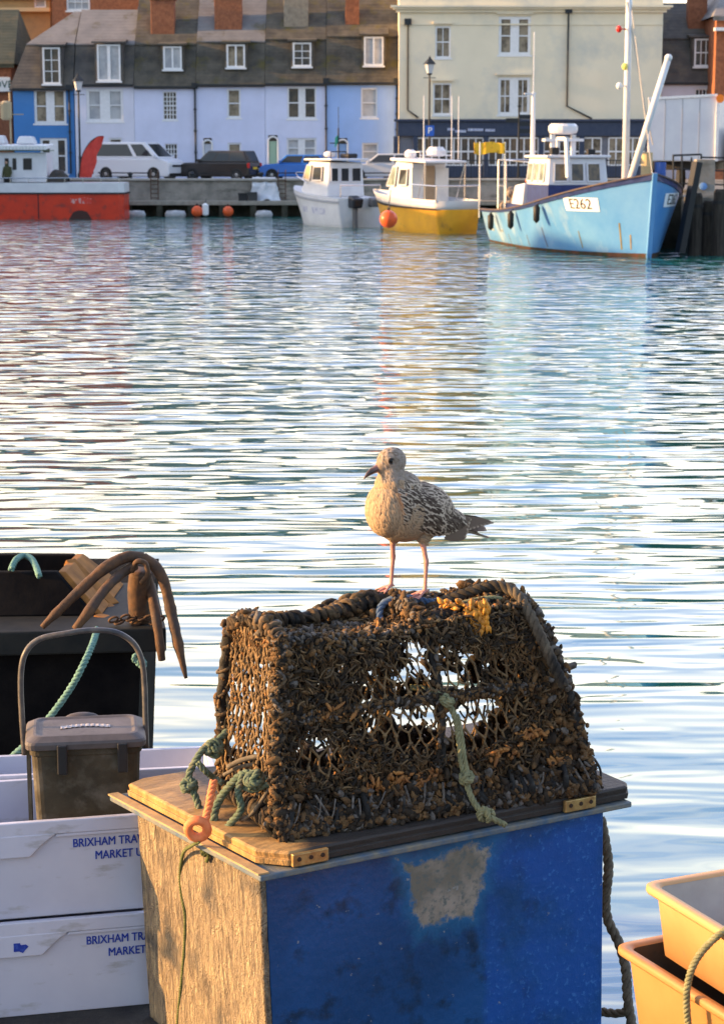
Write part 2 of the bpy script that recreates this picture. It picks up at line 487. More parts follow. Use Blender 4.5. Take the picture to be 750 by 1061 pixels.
def render_mat(name, c, k=.9):
    return mat(name, c, tuple(x*k for x in c), .7, .75, c3=tuple(x*.8 for x in c), scale3=.5, lo3=.55, hi3=.8, stretch3=(1,1,.35), bump=.15, bscale=5, bdist=.02)

def dormer(root, r, Y, roofm, glass='pale', cols=1, rows=2, depth=1.6, mull=None, roof_up=.22, over=.16):
    """r: window front px rect; box dormer with cheeks, roof and window"""
    x0, x1, z0, z1 = pxr(r, Y)
    d = MB(); t = .14
    d.box(x0-t, x0, Y+.02, Y+depth, z0-.05, z1+.05); d.box(x1, x1+t, Y+.02, Y+depth, z0-.05, z1+.05)
    d.box(x0-t, x1+t, Y+.02, Y+depth, z0-.18, z0-.055)
    do = d.build('dormer', roofm, root)
    rf = MB(); rf.hexa([(x0-over-t,Y-.18,z1+.06),(x1+over+t,Y-.18,z1+.06),(x1+over+t,Y+depth,z1+.06+roof_up),(x0-over-t,Y+depth,z1+.06+roof_up)],
                       [(x0-over-t,Y-.18,z1+.16),(x1+over+t,Y-.18,z1+.16),(x1+over+t,Y+depth,z1+.16+roof_up),(x0-over-t,Y+depth,z1+.16+roof_up)])
    rf.build('dormer_roof', roofm, do)
    wo = window(root, x0, x1, z0, z1, Y, cols, rows, glass, mull=mull)
    return do
def chimney(root, r, Y, m, depth=.9, pots=2):
    x0, x1, z0, z1 = pxr(r, Y)
    c = MB(); c.box(x0, x1, Y, Y+depth, z0-1.0, z1); c.box(x0-.08, x1+.08, Y-.08, Y+depth+.08, z1, z1+.18)
    co = c.build('chimney', m, root, bevel=.02)
    for i in range(pots):
        x = x0+(x1-x0)*(i+.5)/pots
        p = MB(); p.lathe([(.14,z1+.18),(.12,z1+.6),(.15,z1+.62),(.15,z1+.7)], (x,Y+depth/2,0), 10); p.build('chimney_pot', M_brick, co)
def pipe(root, u, v0, v1, Y, r=.055, head=True, foot=None):
    x = X(u,Y); z1 = Z(v0,Y); z0 = Z(v1,Y)
    p = MB(); pts = [(x,Y-.1,z1),(x,Y-.1,z0)]
    if foot: pts.append((X(foot[0],Y),Y-.1,Z(foot[1],Y)))
    p.tube(pts, r, 6)
    if head: p.box(x-.17, x+.17, Y-.25, Y-.02, z1-.05, z1+.28)
    for k in range(1, 4): zz = z0+(z1-z0)*k/4; p.box(x-.09, x+.09, Y-.16, Y-.02, zz-.04, zz+.04)
    return p.build('drainpipe', M_pipe, root)

def terrace(name, label, u0, u1, v_eave, v_man, v_ridge, wall_m, roof_m, wins, dormers, chims=(), pipes=(), doors=(), Y=Y0,
            hip_left=0, upper_m=None, depth=9.0, ridge_dy=4.0, group='terraced houses along the quay', bays=()):
    x0, x1 = X(u0,Y), X(u1,Y); ze, zm, zr = Z(v_eave,Y), Z(v_man,Y+1.0), Z(v_ridge,Y+ridge_dy)
    root = empty(name, ((x0+x1)/2, Y, QZ), label=label, cat='house', group=group)
    holes = []
    for wd in wins: holes.append(pxr(wd[0], Y))
    for dr in doors: holes.append(pxr(dr[0], Y))
    w_ = MB(); wall_holes(w_, x0, x1, QZ, ze, Y, holes)
    w_.add([(x0,Y,QZ),(x0,Y+depth,QZ),(x0,Y+depth,ze),(x0,Y,ze)], [(0,1,2,3)])
    w_.add([(x1,Y,QZ),(x1,Y+depth,QZ),(x1,Y+depth,ze),(x1,Y,ze)], [(0,1,2,3)])
    w_.add([(x0,Y+depth,QZ),(x1,Y+depth,QZ),(x1,Y+depth,ze),(x0,Y+depth,ze)], [(0,1,2,3)])
    w_.build('wall', wall_m, root, normals=False)
    for wd in wins:
        r_, kw = wd[0], wd[1]
        a = pxr(r_, Y); window(root, *a, Y+.10, **kw)
    for dr in doors:
        a = pxr(dr[0], Y)
        d = MB(); d.box(a[0]+.06, a[1]-.06, Y+.12, Y+.18, QZ, a[3]-.35)
        for k in (0,1): d.box(a[0]+.16, a[1]-.16, Y+.105, Y+.119, QZ+.25+k*.95, QZ+.95+k*.85)
        do = d.build('door', dr[1], root)
        f = MB(); xc = (a[0]+a[1])/2; rr = (a[1]-a[0])/2
        arc = [(xc+math.cos(t)*(rr+.0), Y-.03, a[3]-.35+math.sin(t)*(rr*.9)) for t in [PI*i/10 for i in range(11)]]
        f.tube([(a[1],Y-.03,QZ)]+arc+[(a[0],Y-.03,QZ)], .06, 6); f.build('door_frame', M_frame, do)
        p = MB(); p.box(a[0]+.06, a[1]-.06, Y+.13, Y+.16, a[3]-.345, a[3]); p.build('fanlight', GL['dark'], do)
    # mansard lower slope, upper slope
    hl = hip_left
    zb = zr+.0
    rm = MB()
    e = .18
    rm.add([(x0-e*(1 if hl else 0),Y-e,ze),(x1,Y-e,ze),(x1,Y+1.0,zm),(x0+hl*.45,Y+1.0,zm)], [(0,1,2,3)])
    rm.add([(x0-e*(1 if hl else 0),Y-e,ze-.12),(x1,Y-e,ze-.12),(x1,Y-e,ze),(x0-e*(1 if hl else 0),Y-e,ze)], [(0,1,2,3)])
    rm.add([(x0-e*(1 if hl else 0),Y+depth,ze),(x0-e*(1 if hl else 0),Y-e,ze),(x0+hl*.45,Y+1.0,zm),(x0+hl*.45,Y+depth-1,zm)], [(0,1,2,3)])
    rm.add([(x1,Y-e,ze),(x1,Y+depth,ze),(x1,Y+depth-1,zm),(x1,Y+1.0,zm)], [(0,1,2,3)])
    rm.add([(x1,Y+depth+e,ze),(x0,Y+depth+e,ze),(x0+hl*.45,Y+depth-1,zm),(x1,Y+depth-1,zm)], [(0,1,2,3)])
    ro = rm.build('mansard_roof', roof_m, root, normals=False)
    up = MB()
    a0 = x0+hl*.45; a1 = a0+hl*1.55
    up.add([(a0,Y+.9,zm+.03),(x1,Y+.9,zm+.03),(x1,Y+ridge_dy,zr),(a1,Y+ridge_dy,zr)], [(0,1,2,3)])
    up.add([(x1,Y+depth-1,zm+.03),(a0,Y+depth-1,zm+.03),(a1,Y+ridge_dy,zr),(x1,Y+ridge_dy,zr)], [(0,1,2,3)])
    up.add([(a0,Y+depth-1,zm+.03),(a0,Y+.9,zm+.03),(a1,Y+ridge_dy,zr)], [(0,1,2)])
    up.add([(x1,Y+.9,zm+.03),(x1,Y+depth-1,zm+.03),(x1,Y+ridge_dy,zr)], [(0,1,2)])
    up.add([(a0,Y+.9,zm-.05),(x1,Y+.9,zm-.05),(x1,Y+.9,zm+.03),(a0,Y+.9,zm+.03)], [(0,1,2,3)])
    up.build('roof', upper_m or roof_m, root, normals=False)
    for d in dormers:
        kw = dict(d[1]); kw.pop('dy', 0)
        fr_ = (Z(d[0][3], Y)-ze)/(zm-ze); dormer(root, d[0], Y+1.18*fr_-.18-.16, roof_m, **kw)
    for c in chims: chimney(root, c[0], c[1], c[2], pots=c[3] if len(c) > 3 else 2)
    for p in pipes: pipe(root, *p, Y)
    gt_ = MB(); gt_.bar((x0+.02,Y-.26,ze-.02), (x1-.02,Y-.26,ze-.02), .13, .10); gt_.build('gutter', M_pipe, root)
    if chims:
        c0 = chims[0][0]; xa = X((c0[0]+c0[1])/2, Y); za = Z(c0[2], Y)
        ae = MB(); ae.tube([(xa+.3,Y+1.9,za),(xa+.3,Y+1.9,za+1.9)], .02, 5); ae.tube([(xa-.3,Y+1.9,za+1.7),(xa+.9,Y+1.9,za+1.7)], .015, 5)
        for k in range(6): ae.tube([(xa-.2+.2*k,Y+1.7,za+1.7),(xa-.2+.2*k,Y+2.1,za+1.7)], .01, 4)
        ae.build('aerial', M_pipe, root)
    return root

W_blue = render_mat('blue_render', (.06,.21,.50)); W_white = render_mat('white_render', (.70,.70,.80))
W_white2 = render_mat('white_render_b', (.66,.69,.86)); W_white3 = render_mat('white_render_c', (.64,.68,.87))
W_white4 = render_mat('white_render_d', (.66,.70,.88)); W_sky = render_mat('pale_blue_render', (.32,.49,.84))
D2 = dict(cols=1, rows=2, glass='dark')
terrace('terraced_house', 'narrow deep blue house at the left end of the terrace under a grey mansard', 15.5, 78, 92, 46, 12, W_blue, S_dark,
        [((37,70,92,128), dict(mull=.5, rows=2, glass='warm', fr=.14)), ((42,70,143,180), dict(mull=.5, rows=2, glass='dark', fr=.14))],
        [((47,65,49,87), dict(cols=2, rows=3, glass='dark', dy=.5, depth=1.2))], pipes=[(73.5,93,180)], hip_left=1.6, upper_m=S_grey)
terrace('terraced_house', 'white house with a wide glazed dormer and a bay window, beside the deep blue one', 79, 140, 88, 46, 10, W_white, S_dark,
        [((91,129,92,126), dict(mull=.6, rows=2, glass='pale', fr=.16)), ((113,127,143,151), dict(rows=1, glass='warm')), ((92,108,150,182), dict(rows=2, glass='dark'))],
        [((103,127,46,84), dict(cols=1, rows=1, glass='pale', mull=.18, dy=.2, depth=1.4))], upper_m=S_grey,
        chims=[((159,183,0,28), Y0+1.5, M_brick, 3)])
terrace('terraced_house', 'white house with small many-paned windows under mossy slates, left of a drainpipe', 140.3, 204, 90, 46, -6, W_white2, S_moss,
        [((170,184,95,124), dict(cols=4, rows=6, fr=.05, bar=.05, glass='dark')), ((171,184,149,165), dict(cols=4, rows=3, fr=.05, bar=.05, glass='dark'))],
        [((171,190,48,72), dict(cols=1, rows=1, mull=.10, glass='pale', dy=.5))], pipes=[(203,91,180)], upper_m=S_moss)
terrace('terraced_house', 'white house with one plain sash window over an arched doorway, right of the drainpipe', 204.3, 275, 88, 43, -8, W_white3, S_moss,
        [((236,250,92,122), dict(rows=2, glass='warm')), ((236,250,148,166), dict(rows=2, glass='warm'))],
        [((236,255,46,70), dict(cols=1, rows=1, mull=.10, glass='warm', dy=.5))], chims=[((224,252,-2,26), Y0+1.6, M_brick, 3)],
        doors=[((211,220,143,187), mat('door_white', (.6,.62,.68)))], upper_m=S_grey)
terrace('terraced_house', 'white house with paired sash windows and a pale green arched door', 275.3, 338, 87, 41, -8, W_white4, S_moss,
        [((298,328,90,123), dict(mull=.42, rows=2, glass='dark', fr=.1)), ((297,328,143,164), dict(mull=.42, rows=2, glass='pale', fr=.12))],
        [((304,323,44,69), dict(cols=2, rows=3, glass='dark', dy=.5))], chims=[((295,320,-8,20), Y0+1.7, M_stone, 2)],
        doors=[((278,288,140,187), mat('door_green', (.45,.6,.42)))], pipes=[(338,86,180)], upper_m=S_moss)
terrace('terraced_house', 'pale sky-blue house next to the tall cream public house', 338.3, 413, 86, 38, -8, W_sky, S_moss,
        [((374,391,91,122), dict(rows=2, glass='pale')), ((375,392,148,166), dict(rows=2, glass='pale'))],
        [((377,397,38,68), dict(cols=1, rows=1, mull=.10, glass='pale', dy=.5, roof_up=.5))], chims=[((358,372,-6,20), Y0+1.7, M_brick, 1)],
        pipes=[(411,86,150)], doors=[((350,360,143,187), mat('door_blue', (.3,.45,.7)))], upper_m=S_moss)
# right-hand slate house, white ground floor
terrace('terraced_house', 'dark slate-roofed house with one white dormer, right of the cream public house', 683.5, 738, 86, 40, 3, render_mat('white_render_e', (.62,.64,.72)), S_dark,
        [((718,734,92,106), dict(cols=4, rows=2, glass='dark', fr=.06))],
        [((716,735,40,69), dict(cols=3, rows=2, glass='dark', dy=.3, fr=.16) if False else dict(cols=3, rows=2, glass='dark', dy=.3))],
        chims=[((709,728,-4,18), Y0+1.7, M_brick, 2)], upper_m=S_dark)

# ---------------------------------------------------------------- cream public house
YP = 120.5
root = empty('public_house', ((X(413,YP)+X(683,YP))/2, YP, QZ), label='tall cream rendered public house with a navy shopfront and black drainpipes', cat='building')
W_cream = mat('cream_render', (.80,.71,.53), (.74,.66,.49), .5, .75, c3=(.50,.50,.44), scale3=.35, lo3=.5, hi3=.75, bump=.15, bscale=4, bdist=.02)
px = lambda r: pxr(r, YP)
pw = [((450,466,27,60), dict(cols=2, rows=2, glass='warm')), ((448,467,86,119), dict(cols=2, rows=2, glass='warm')),
      ((515,548,17,57), dict(mull=.5, cols=1, rows=2, glass='warm', fr=.16)), ((515,548,80,119), dict(mull=.5, cols=2, rows=2, glass='warm', fr=.16))]
x0, x1 = X(413,YP), X(683,YP); zt = Z(-26,YP)
m = MB(); wall_holes(m, x0, x1, Z(124,YP), zt, YP, [px(r[0]) for r in pw])
m.box(x0, x1, YP+.3, YP+13, QZ, zt-.01)
m.add([(x0,YP,QZ),(x0,YP+.3,QZ),(x0,YP+.3,zt),(x0,YP,zt)], [(0,1,2,3)]); m.add([(x1,YP,QZ),(x1,YP+.3,QZ),(x1,YP+.3,zt),(x1,YP,zt)], [(0,1,2,3)])
m.build('wall', W_cream, root, normals=False)
for r_, kw in pw:
    wo = window(root, *px(r_), YP+.09, **kw)
    a = px(r_); h = MB(); h.box(a[0]-.12, a[1]+.12, YP-.16, YP-.002, a[3]+.12, a[3]+.26); h.build('hood', W_cream, wo)
c = MB()
for (za, zb, d) in ((Z(13,YP), Z(10,YP), .18), (Z(10,YP)+.003, Z(8,YP), .36), (Z(8,YP)+.003, Z(7,YP)+.06, .5)):
    c.box(x0-d, x1+d, YP-d, YP-.003, za, zb)
c.build('cornice', W_cream, root)
c = MB(); c.box(x0, x1, YP-.05, YP-.003, Z(26,YP), Z(25,YP)+.03); c.build('string_course', W_cream, root)
c = MB(); z_ = zt
c.hexa([(x0-.2,YP-.2,z_),(x1+.2,YP-.2,z_),(x1+.2,YP+13.2,z_),(x0-.2,YP+13.2,z_)], [(x0+4,YP+4,z_+2.6),(x1-4,YP+4,z_+2.6),(x1-4,YP+9,z_+2.6),(x0+4,YP+9,z_+2.6)])
c.build('roof', S_dark, root)
M_navy = mat('navy_paint', (.030,.045,.085), (.045,.06,.10), 3, .5)
s = MB()
sx0, sx1 = X(408,YP), X(672,YP)
s.box(sx0, sx1, YP-.45, YP-.003, Z(126,YP), Z(123.5,YP)); s.box(sx0+.2, sx1-.1, YP-.30, YP-.003, Z(141,YP), Z(126,YP)-.003)
for u in (410, 430, 503, 560, 602, 670):
    s.box(X(u,YP)-.14, X(u,YP)+.14, YP-.26, YP-.003, QZ, Z(141,YP)-.003)
s.box(sx0+.2, sx1-.1, YP-.18, YP-.003, QZ, Z(172,YP))
s.build('shopfront', M_navy, root, bevel=.02)
s = MB(); s.box(x0-.0, x1, YP-.02, YP+.29, QZ, Z(124,YP)-.004); s.build('ground_floor_wall', mat('dark_grey_wall', (.16,.17,.20), (.22,.22,.25), 2), root)
for (a, b) in ((432,500),(506,557),(563,600),(604,622),(630,645),(648,668)):
    w_ = MB(); xa, xb, za, zb = X(a,YP), X(b,YP), Z(171,YP), Z(143,YP)
    n = max(2, round((xb-xa)/.42))
    for i in range(n+1):
        x = xa+(xb-xa)*i/n; w_.box(x-.04, x+.04, YP-.13, YP-.05, za, zb)
    for k in range(3):
        z = za+(zb-za)*k/2; w_.box(xa, xb, YP-.14, YP-.045, z-.045, z+.045)
    wo = w_.build('shop_window', M_frame, root)
    p = MB(); p.box(xa, xb, YP-.04, YP-.022, za, zb); p.build('pane', GL['warm' if a > 600 else 'dark'], wo)
s = MB()
for (a, b, v) in ((463,470,134),(471,482,136),(484,500,134.5),(502,512,135)):
    s.box(X(a,YP), X(b,YP), YP-.325, YP-.302, Z(v+1.3,YP), Z(v-1.3,YP))
s.build('fascia_marks', mat('sign_white', (.65,.68,.75), (.15,.2,.4), 9, .5), root)
for (u, v0, v1, foot) in ((422,24,114,(433,122)), (586,12,110,(612,123))):
    x = X(u,YP); p = MB(); p.tube([(x,YP-.1,Z(v0,YP)),(x,YP-.1,Z(v1,YP)),(X(foot[0],YP),YP-.1,Z(foot[1],YP))], .06, 6)
    p.box(x-.2,x+.2,YP-.3,YP-.03,Z(v0,YP)-.1,Z(v0,YP)+.25); p.build('drainpipe', M_pipe, root)

# ---------------------------------------------------------------- buildings behind
def block(name, label, u0, u1, v_eave, v_ridge, Y, wall_m, roof_m, depth=9, wins=(), chims=(), hip=2.0, cat='building', extra=None):
    x0, x1 = X(u0,Y), X(u1,Y); ze = Z(v_eave,Y); zr = Z(v_ridge,Y+depth/2)
    root = empty(name, ((x0+x1)/2, Y, QZ), label=label, cat=cat)
    m = MB(); wall_holes(m, x0, x1, QZ, ze, Y, [pxr(w_[0],Y) for w_ in wins]); m.box(x0, x1, Y+.3, Y+depth, QZ, ze-.01)
    m.add([(x0,Y,QZ),(x0,Y+.3,QZ),(x0,Y+.3,ze),(x0,Y,ze)], [(0,1,2,3)]); m.add([(x1,Y,QZ),(x1,Y+.3,QZ),(x1,Y+.3,ze),(x1,Y,ze)], [(0,1,2,3)])
    m.build('wall', wall_m, root, normals=False)
    for w_ in wins: window(root, *pxr(w_[0],Y), Y+.09, **w_[1])
    r_ = MB(); e = .25
    A = [(x0-e,Y-e,ze),(x1+e,Y-e,ze),(x1+e,Y+depth+e,ze),(x0-e,Y+depth+e,ze)]; Bm = [(x0+hip,Y+depth/2,zr),(x1-hip,Y+depth/2,zr)]
    r_.add(A+Bm, [(0,1,5,4),(1,2,5),(2,3,4,5),(3,0,4)]); r_.add([(x0-e,Y-e,ze-.25),(x1+e,Y-e,ze-.25),(x1+e,Y-e,ze-.003),(x0-e,Y-e,ze-.003)], [(0,1,2,3)])
    r_.build('roof', roof_m, root, normals=False)
    for c in chims: chimney(root, c[0], c[1], c[2])
    return root
S_green = slate('slate_green', (.035,.042,.028), (.055,.06,.04), (.08,.07,.04))
M_ochre = mat('ochre_paint', (.36,.25,.11), (.28,.20,.10), 2, .7)
br = block('brick_building', 'orange brick building with white sash windows rising behind the blue house', 58, 150, -30, -60, 138, M_brick, S_dark,
      wins=[((73,97,-14,11), dict(cols=3, rows=3, glass='pale', fr=.12))])
lb = block('brick_building', 'brick building with a dark green-grey roof and a white sign at the far left edge', -90, 14, 66, 10, 126, M_brick, S_green, depth=11, hip=.3)
s = MB(); s.box(X(-14,125.8), X(13,125.8), 125.72, 125.99, Z(95,125.8), Z(80,125.8)); so = s.build('sign', mat('sign_board_white', (.72,.74,.74)), lb, bevel=.02)
text_obj('COVE', .62, mat('sign_green', (.03,.10,.09)), so, V((X(2,125.8), 125.70, Z(87.5,125.8)-.02))-V(lb.location), (PI/2,0,0), bold=.012)
ob = block('ochre_building', 'ochre painted building behind the dark green-grey roof', -90, 56, -4, -40, 142, M_ochre, S_dark, wins=[((40,52,-2,8), dict(rows=1, glass='pale'))])
s = MB(); s.box(X(-90,141.5), X(56,141.5), 141.3, 141.98, Z(12,141.5), Z(8,141.5)); s.build('balcony', mat('ochre_pale', (.50,.40,.22)), ob)
block('slate_building', 'grey slate roofed building rising behind the middle of the terrace', 150, 330, 8, -34, 134, M_stone, S_grey, depth=10)
block('slate_building', 'mossy slate roofed building behind the pale blue house', 332, 420, 8, -30, 134, M_stone, S_moss, depth=10)
block('brick_building', 'orange brick building with a white band at the right edge of the view', 738, 850, 17, -30, 119.5, M_brick, S_grey, depth=14)
bb = bpy.data.objects.get('brick_building.002')
s = MB(); s.box(X(736,119.2), X(850,119.2), 119.0, 119.48, Z(32,119.2), Z(28.5,119.2)); s.build('stone_band', M_frame, bb)
# hill behind the town
hm = mat('hill_scrub', (.05,.06,.03), (.09,.08,.045), .05, .95)
h = MB(); rnd = random.Random(3)
h.grid(lambda a, b: (-260+520*a, 190+160*b, QZ-1+ (6+5*math.sin(a*7)+3*math.sin(a*17+1))*math.sin(min(1,b*1.2)*PI/2)), 60, 8)
tag(h.build('hill', hm, smooth=True), kind='structure')
# ================================================================ VEHICLES ON THE QUAY
M_tyre = mat('tyre_rubber', (.02,.02,.02), rough=.85)
M_rim = mat('wheel_rim', (.35,.35,.36), rough=.35, metal=.8)
M_glass = mat('vehicle_glass', (.03,.035,.04), rough=.06)
M_red = mat('red_lens', (.55,.03,.02), rough=.2)
M_lens = mat('clear_lens', (.7,.7,.72), rough=.12)
M_yplate = mat('yellow_plate', (.75,.50,.04), rough=.5)
M_black = mat('black_trim', (.018,.018,.02), rough=.55)
def car(name, label, loc, rz, L, W, H, paint, belt, hood, glass_x, roof_x, wheel_r=.31, wheels=(.17,.80), cat='car', windows=(), group='vehicles parked on the quay'):
    """local frame: nose at +X, ground z=0. glass_x: base of greenhouse (rear, front); roof_x: top of greenhouse"""
    root = empty(name, loc, rz, label, cat, group)
    hw = W/2; cl = .20
    prof = [(0,cl+.12),(0,belt*.78),(.05,belt),(glass_x[1],belt),(glass_x[1]+.12,belt-.01),(L-.35,hood),(L-.08,hood-.13),(L,hood-.32),(L,cl+.15),(L-.1,cl),(.1,cl)]
    b = MB(); b.prism([(x-L/2,-hw,z) for x,z in prof], (0,W,0)); body = b.build('body', paint, root, world=False, bevel=.07, bseg=3, smooth=False)
    gh = MB(); ti = .17
    gb = [(glass_x[0]-L/2,-hw+.04,belt-.01),(glass_x[1]-L/2,-hw+.04,belt-.01),(glass_x[1]-L/2,hw-.04,belt-.01),(glass_x[0]-L/2,hw-.04,belt-.01)]
    gt = [(roof_x[0]-L/2,-hw+ti,H),(roof_x[1]-L/2,-hw+ti,H),(roof_x[1]-L/2,hw-ti,H),(roof_x[0]-L/2,hw-ti,H)]
    gh.hexa(gb, gt); gh.build('cabin', paint, root, world=False, bevel=.07, bseg=3)
    gb = [V(p) for p in gb]; gt = [V(p) for p in gt]
    def side(sgn, a, h):
        i0, i1 = (0,1) if sgn < 0 else (3,2)
        lo = gb[i0].lerp(gb[i1], a); hi = gt[i0].lerp(gt[i1], a); p = lo.lerp(hi, h); p.y += sgn*.012; return p
    for sgn in (-1,1):
        for (a0, a1) in windows:
            q = [side(sgn,a0,.14), side(sgn,a1,.14), side(sgn,a1 if a1 < .9 else a1-.02,.86), side(sgn,a0 if a0 > .1 else a0+.02,.86)]
            m_ = MB(); m_.hexa(q, [p+V((0,-sgn*.03,0)) for p in q]); m_.build('side_window', M_glass, root, world=False)
    for (i0, i1, nm, dx) in ((1,2,'windscreen',.012),(0,3,'rear_window',-.012)):
        q = []
        for (a, h) in ((.08,.12),(.92,.12),(.90,.88),(.10,.88)):
            p = gb[i0].lerp(gb[i1], a).lerp(gt[i0].lerp(gt[i1], a), h); p.x += dx; q.append(p)
        m_ = MB(); m_.hexa(q, [p-V((dx*2.5,0,0)) for p in q]); m_.build(nm, M_glass, root, world=False)
    for wx in wheels:
        for sgn in (-1,1):
            y0 = sgn*(hw-.19); y1 = sgn*(hw+.012)
            c = (wx*L-L/2, 0, wheel_r)
            ar = MB(); ar.lathe([(wheel_r*1.18, sgn*(hw-.1)), (wheel_r*1.18, sgn*(hw+.004))], c, 20, 'y'); ar.build('wheel_arch', M_black, root, world=False)
            t = MB(); t.lathe([(wheel_r*.62,y0),(wheel_r*.96,y0),(wheel_r,(y0*.7+y1*.3)),(wheel_r,(y0*.2+y1*.8)),(wheel_r*.94,y1),(wheel_r*.62,y1)], c, 20, 'y')
            wo = t.build('wheel', M_tyre, root, world=False)
            r_ = MB(); r_.lathe([(wheel_r*.64,y1-sgn*.06),(wheel_r*.64,y1+sgn*.004),(wheel_r*.55,y1-sgn*.01),(wheel_r*.2,y1+sgn*.006),(.02,y1+sgn*.008)], c, 14, 'y'); r_.build('rim', M_rim, wo, world=False)
    for sgn in (-1,1):
        m_ = MB(); m_.box(L/2-.14, L/2+.012, sgn*(hw-.22)-.17, sgn*(hw-.22)+.17, hood-.36, hood-.20); m_.build('headlight', M_lens, root, world=False, bevel=.02)
        m_ = MB(); m_.box(-L/2-.012, -L/2+.1, sgn*(hw-.10)-.10, sgn*(hw-.10)+.10, belt-.32, belt-.04); m_.build('tail_light', M_red, root, world=False, bevel=.02)
        m_ = MB(); m_.box(glass_x[1]-L/2-.28, glass_x[1]-L/2-.12, sgn*(hw+.02), sgn*(hw+.20), belt+.02, belt+.18); m_.build('wing_mirror', paint, root, world=False, bevel=.03)
        m_ = MB(); m_.box(-L/2+.3+wheels[0]*0, L/2-.6, sgn*hw-.006, sgn*hw+.010, cl+.18, cl+.24); m_.build('side_strip', M_black, root, world=False)
    m_ = MB(); m_.box(-L/2-.015, -L/2+.01, -.26, .26, .62, .74); m_.build('number_plate', M_yplate, root, world=False)
    m_ = MB(); m_.box(L/2-.02, L/2+.012, -hw*.55, hw*.55, hood-.42, hood-.30); m_.build('grille', M_black, root, world=False)
    m_ = MB(); m_.box(L/2-.02, L/2+.014, -hw*.9, hw*.9, cl+.02, cl+.20); m_.build('bumper', M_black, root, world=False, bevel=.02)
    return root
def paint(name, c, rough=.25): return mat(name, c, rough=rough, coat=.3)
def qp(u, Y, z=QZ): p = P(u, HOR, Y); return V((p.x, Y, z))
car('parked_van', 'white passenger van with dark windows parked on the quay behind the red feather flag', qp(144,116.5), R(-24), 4.9, 1.9, 2.12,
    paint('van_paint', (.62,.63,.68)), 1.22, 1.16, (.08,4.25), (.14,3.30), .34, windows=((.04,.62),(.68,.93)), cat='van')
car('parked_car', 'dark brown estate car parked facing left beside the white van', qp(228,116.0), R(158), 4.35, 1.80, 1.64,
    paint('dark_brown_paint', (.035,.03,.028)), 1.00, .98, (.10,3.25), (.35,2.55), .31, windows=((.04,.34),(.38,.66),(.70,.95)))
car('parked_car', 'bright blue small car partly hidden behind the white cabin cruiser', qp(305,116.0), R(172), 3.8, 1.70, 1.42,
    paint('bright_blue_paint', (.03,.15,.50)), .93, .88, (.10,2.75), (.30,2.25), .30, windows=((.04,.45),(.50,.95)))
car('parked_car', 'pale silver car parked between the two cabin boats', qp(396,116.0), R(175), 4.2, 1.74, 1.48,
    paint('silver_paint', (.42,.45,.50)), .93, .88, (.12,3.0), (.45,2.3), .31, windows=((.04,.45),(.50,.95)))

# feather flag
root = empty('feather_flag', qp(88,113.6), 0, 'tall red feather flag leaning over the quay beside the white van', 'flag')
def fl(u, v): return P(u, v, 113.6)
pole = [fl(82,189), fl(83,175), fl(86,160), fl(93,148), fl(101,142), fl(107,141)]
p = MB(); p.tube(smooth_path(pole, 5), .025, 6); p.build('pole', M_black, root)
left = smooth_path([fl(82.5,187), fl(83.5,175), fl(86.5,160), fl(93,148.5), fl(101,142), fl(107.5,141)], 5)
right = smooth_path([fl(94,188), fl(97,178), fl(100.5,168), fl(101,160), fl(105,152), fl(108,142)], 5)
f = MB(); n = len(left)
for k, (a, b) in enumerate(zip(left, right)):
    for j in range(5):
        q = a.lerp(b, j/4); q.y += .05*math.sin(k*.5+j); f.v.append(q)
for k in range(n-1):
    for j in range(4): f.f.append((k*5+j, k*5+j+1, k*5+j+6, k*5+j+5))
f.build('banner', mat('red_fabric', (.62,.07,.05), (.50,.05,.04), 3, .8), root, solid=.01)

# street lamps
def street_lamp(u, Y, v_top, label):
    b = qp(u, Y); zt = Z(v_top, Y)
    root = empty('street_lamp', b, 0, label, 'street lamp', 'black lantern street lamps on the quay')
    p = MB(); p.lathe([(.16,0),(.16,.3),(.09,.45),(.075,1.2),(.10,1.25),(.06,1.35),(.05,zt-QZ-1.05)], b, 10); p.build('post', M_pipe, root)
    z = zt-.95
    p = MB(); p.bar(b+V((-.35,0,z-QZ-.25)), b+V((.35,0,z-QZ-.25)), .04)
    p.lathe([(.12,z-QZ-.1),(.15,z-QZ)], b, 8); p.lathe([(.36,z-QZ+.5),(.30,z-QZ+.58),(.08,z-QZ+.82),(.03,z-QZ+.95)], b, 6); p.build('lantern_frame', M_pipe, root)
    p = MB(); p.lathe([(.15,z-QZ+.002),(.27,z-QZ+.50)], b, 6); p.build('lantern_glass', mat('lantern_glass', (.55,.56,.58), rough=.2), root)
    return root
street_lamp(444.5, 116.8, 58, 'black lantern street lamp in front of the cream public house')
street_lamp(83, 119.5, 76, 'black lantern street lamp between the blue house and the white bay-window house')
# parking sign & pub lamp post
root = empty('street_sign', qp(446,116.2), 0, 'small blue street sign on a grey post below the lamp by the public house', 'sign')
p = MB(); p.tube([qp(445.5,116.2), qp(445.5,116.2)+V((0,0,Z(130,116.2)-QZ))], .03, 6); p.build('post', M_pipe, root)
p = MB(); p.box(X(440.5,116.1), X(449.5,116.1), 116.08, 116.11, Z(141,116.1), Z(130,116.1)); sb = p.build('sign_plate', mat('sign_blue', (.03,.12,.50)), root)
text_obj('P', .5, mat('sign_letter_white', (.8,.8,.8)), sb, V((X(445,116.1),116.07,Z(135.5,116.1)))-root.location, (PI/2,0,0), ext=.003, bold=.01)
root = empty('fingerpost', qp(537,117.5), 0, 'dark post with small sign arms before the public house windows', 'signpost')
b = qp(537,117.5); h = Z(108,117.5)-QZ
p = MB(); p.lathe([(.10,0),(.06,.5),(.05,h-.2),(.11,h-.1),(.02,h)], b, 8); p.build('post', M_pipe, root)
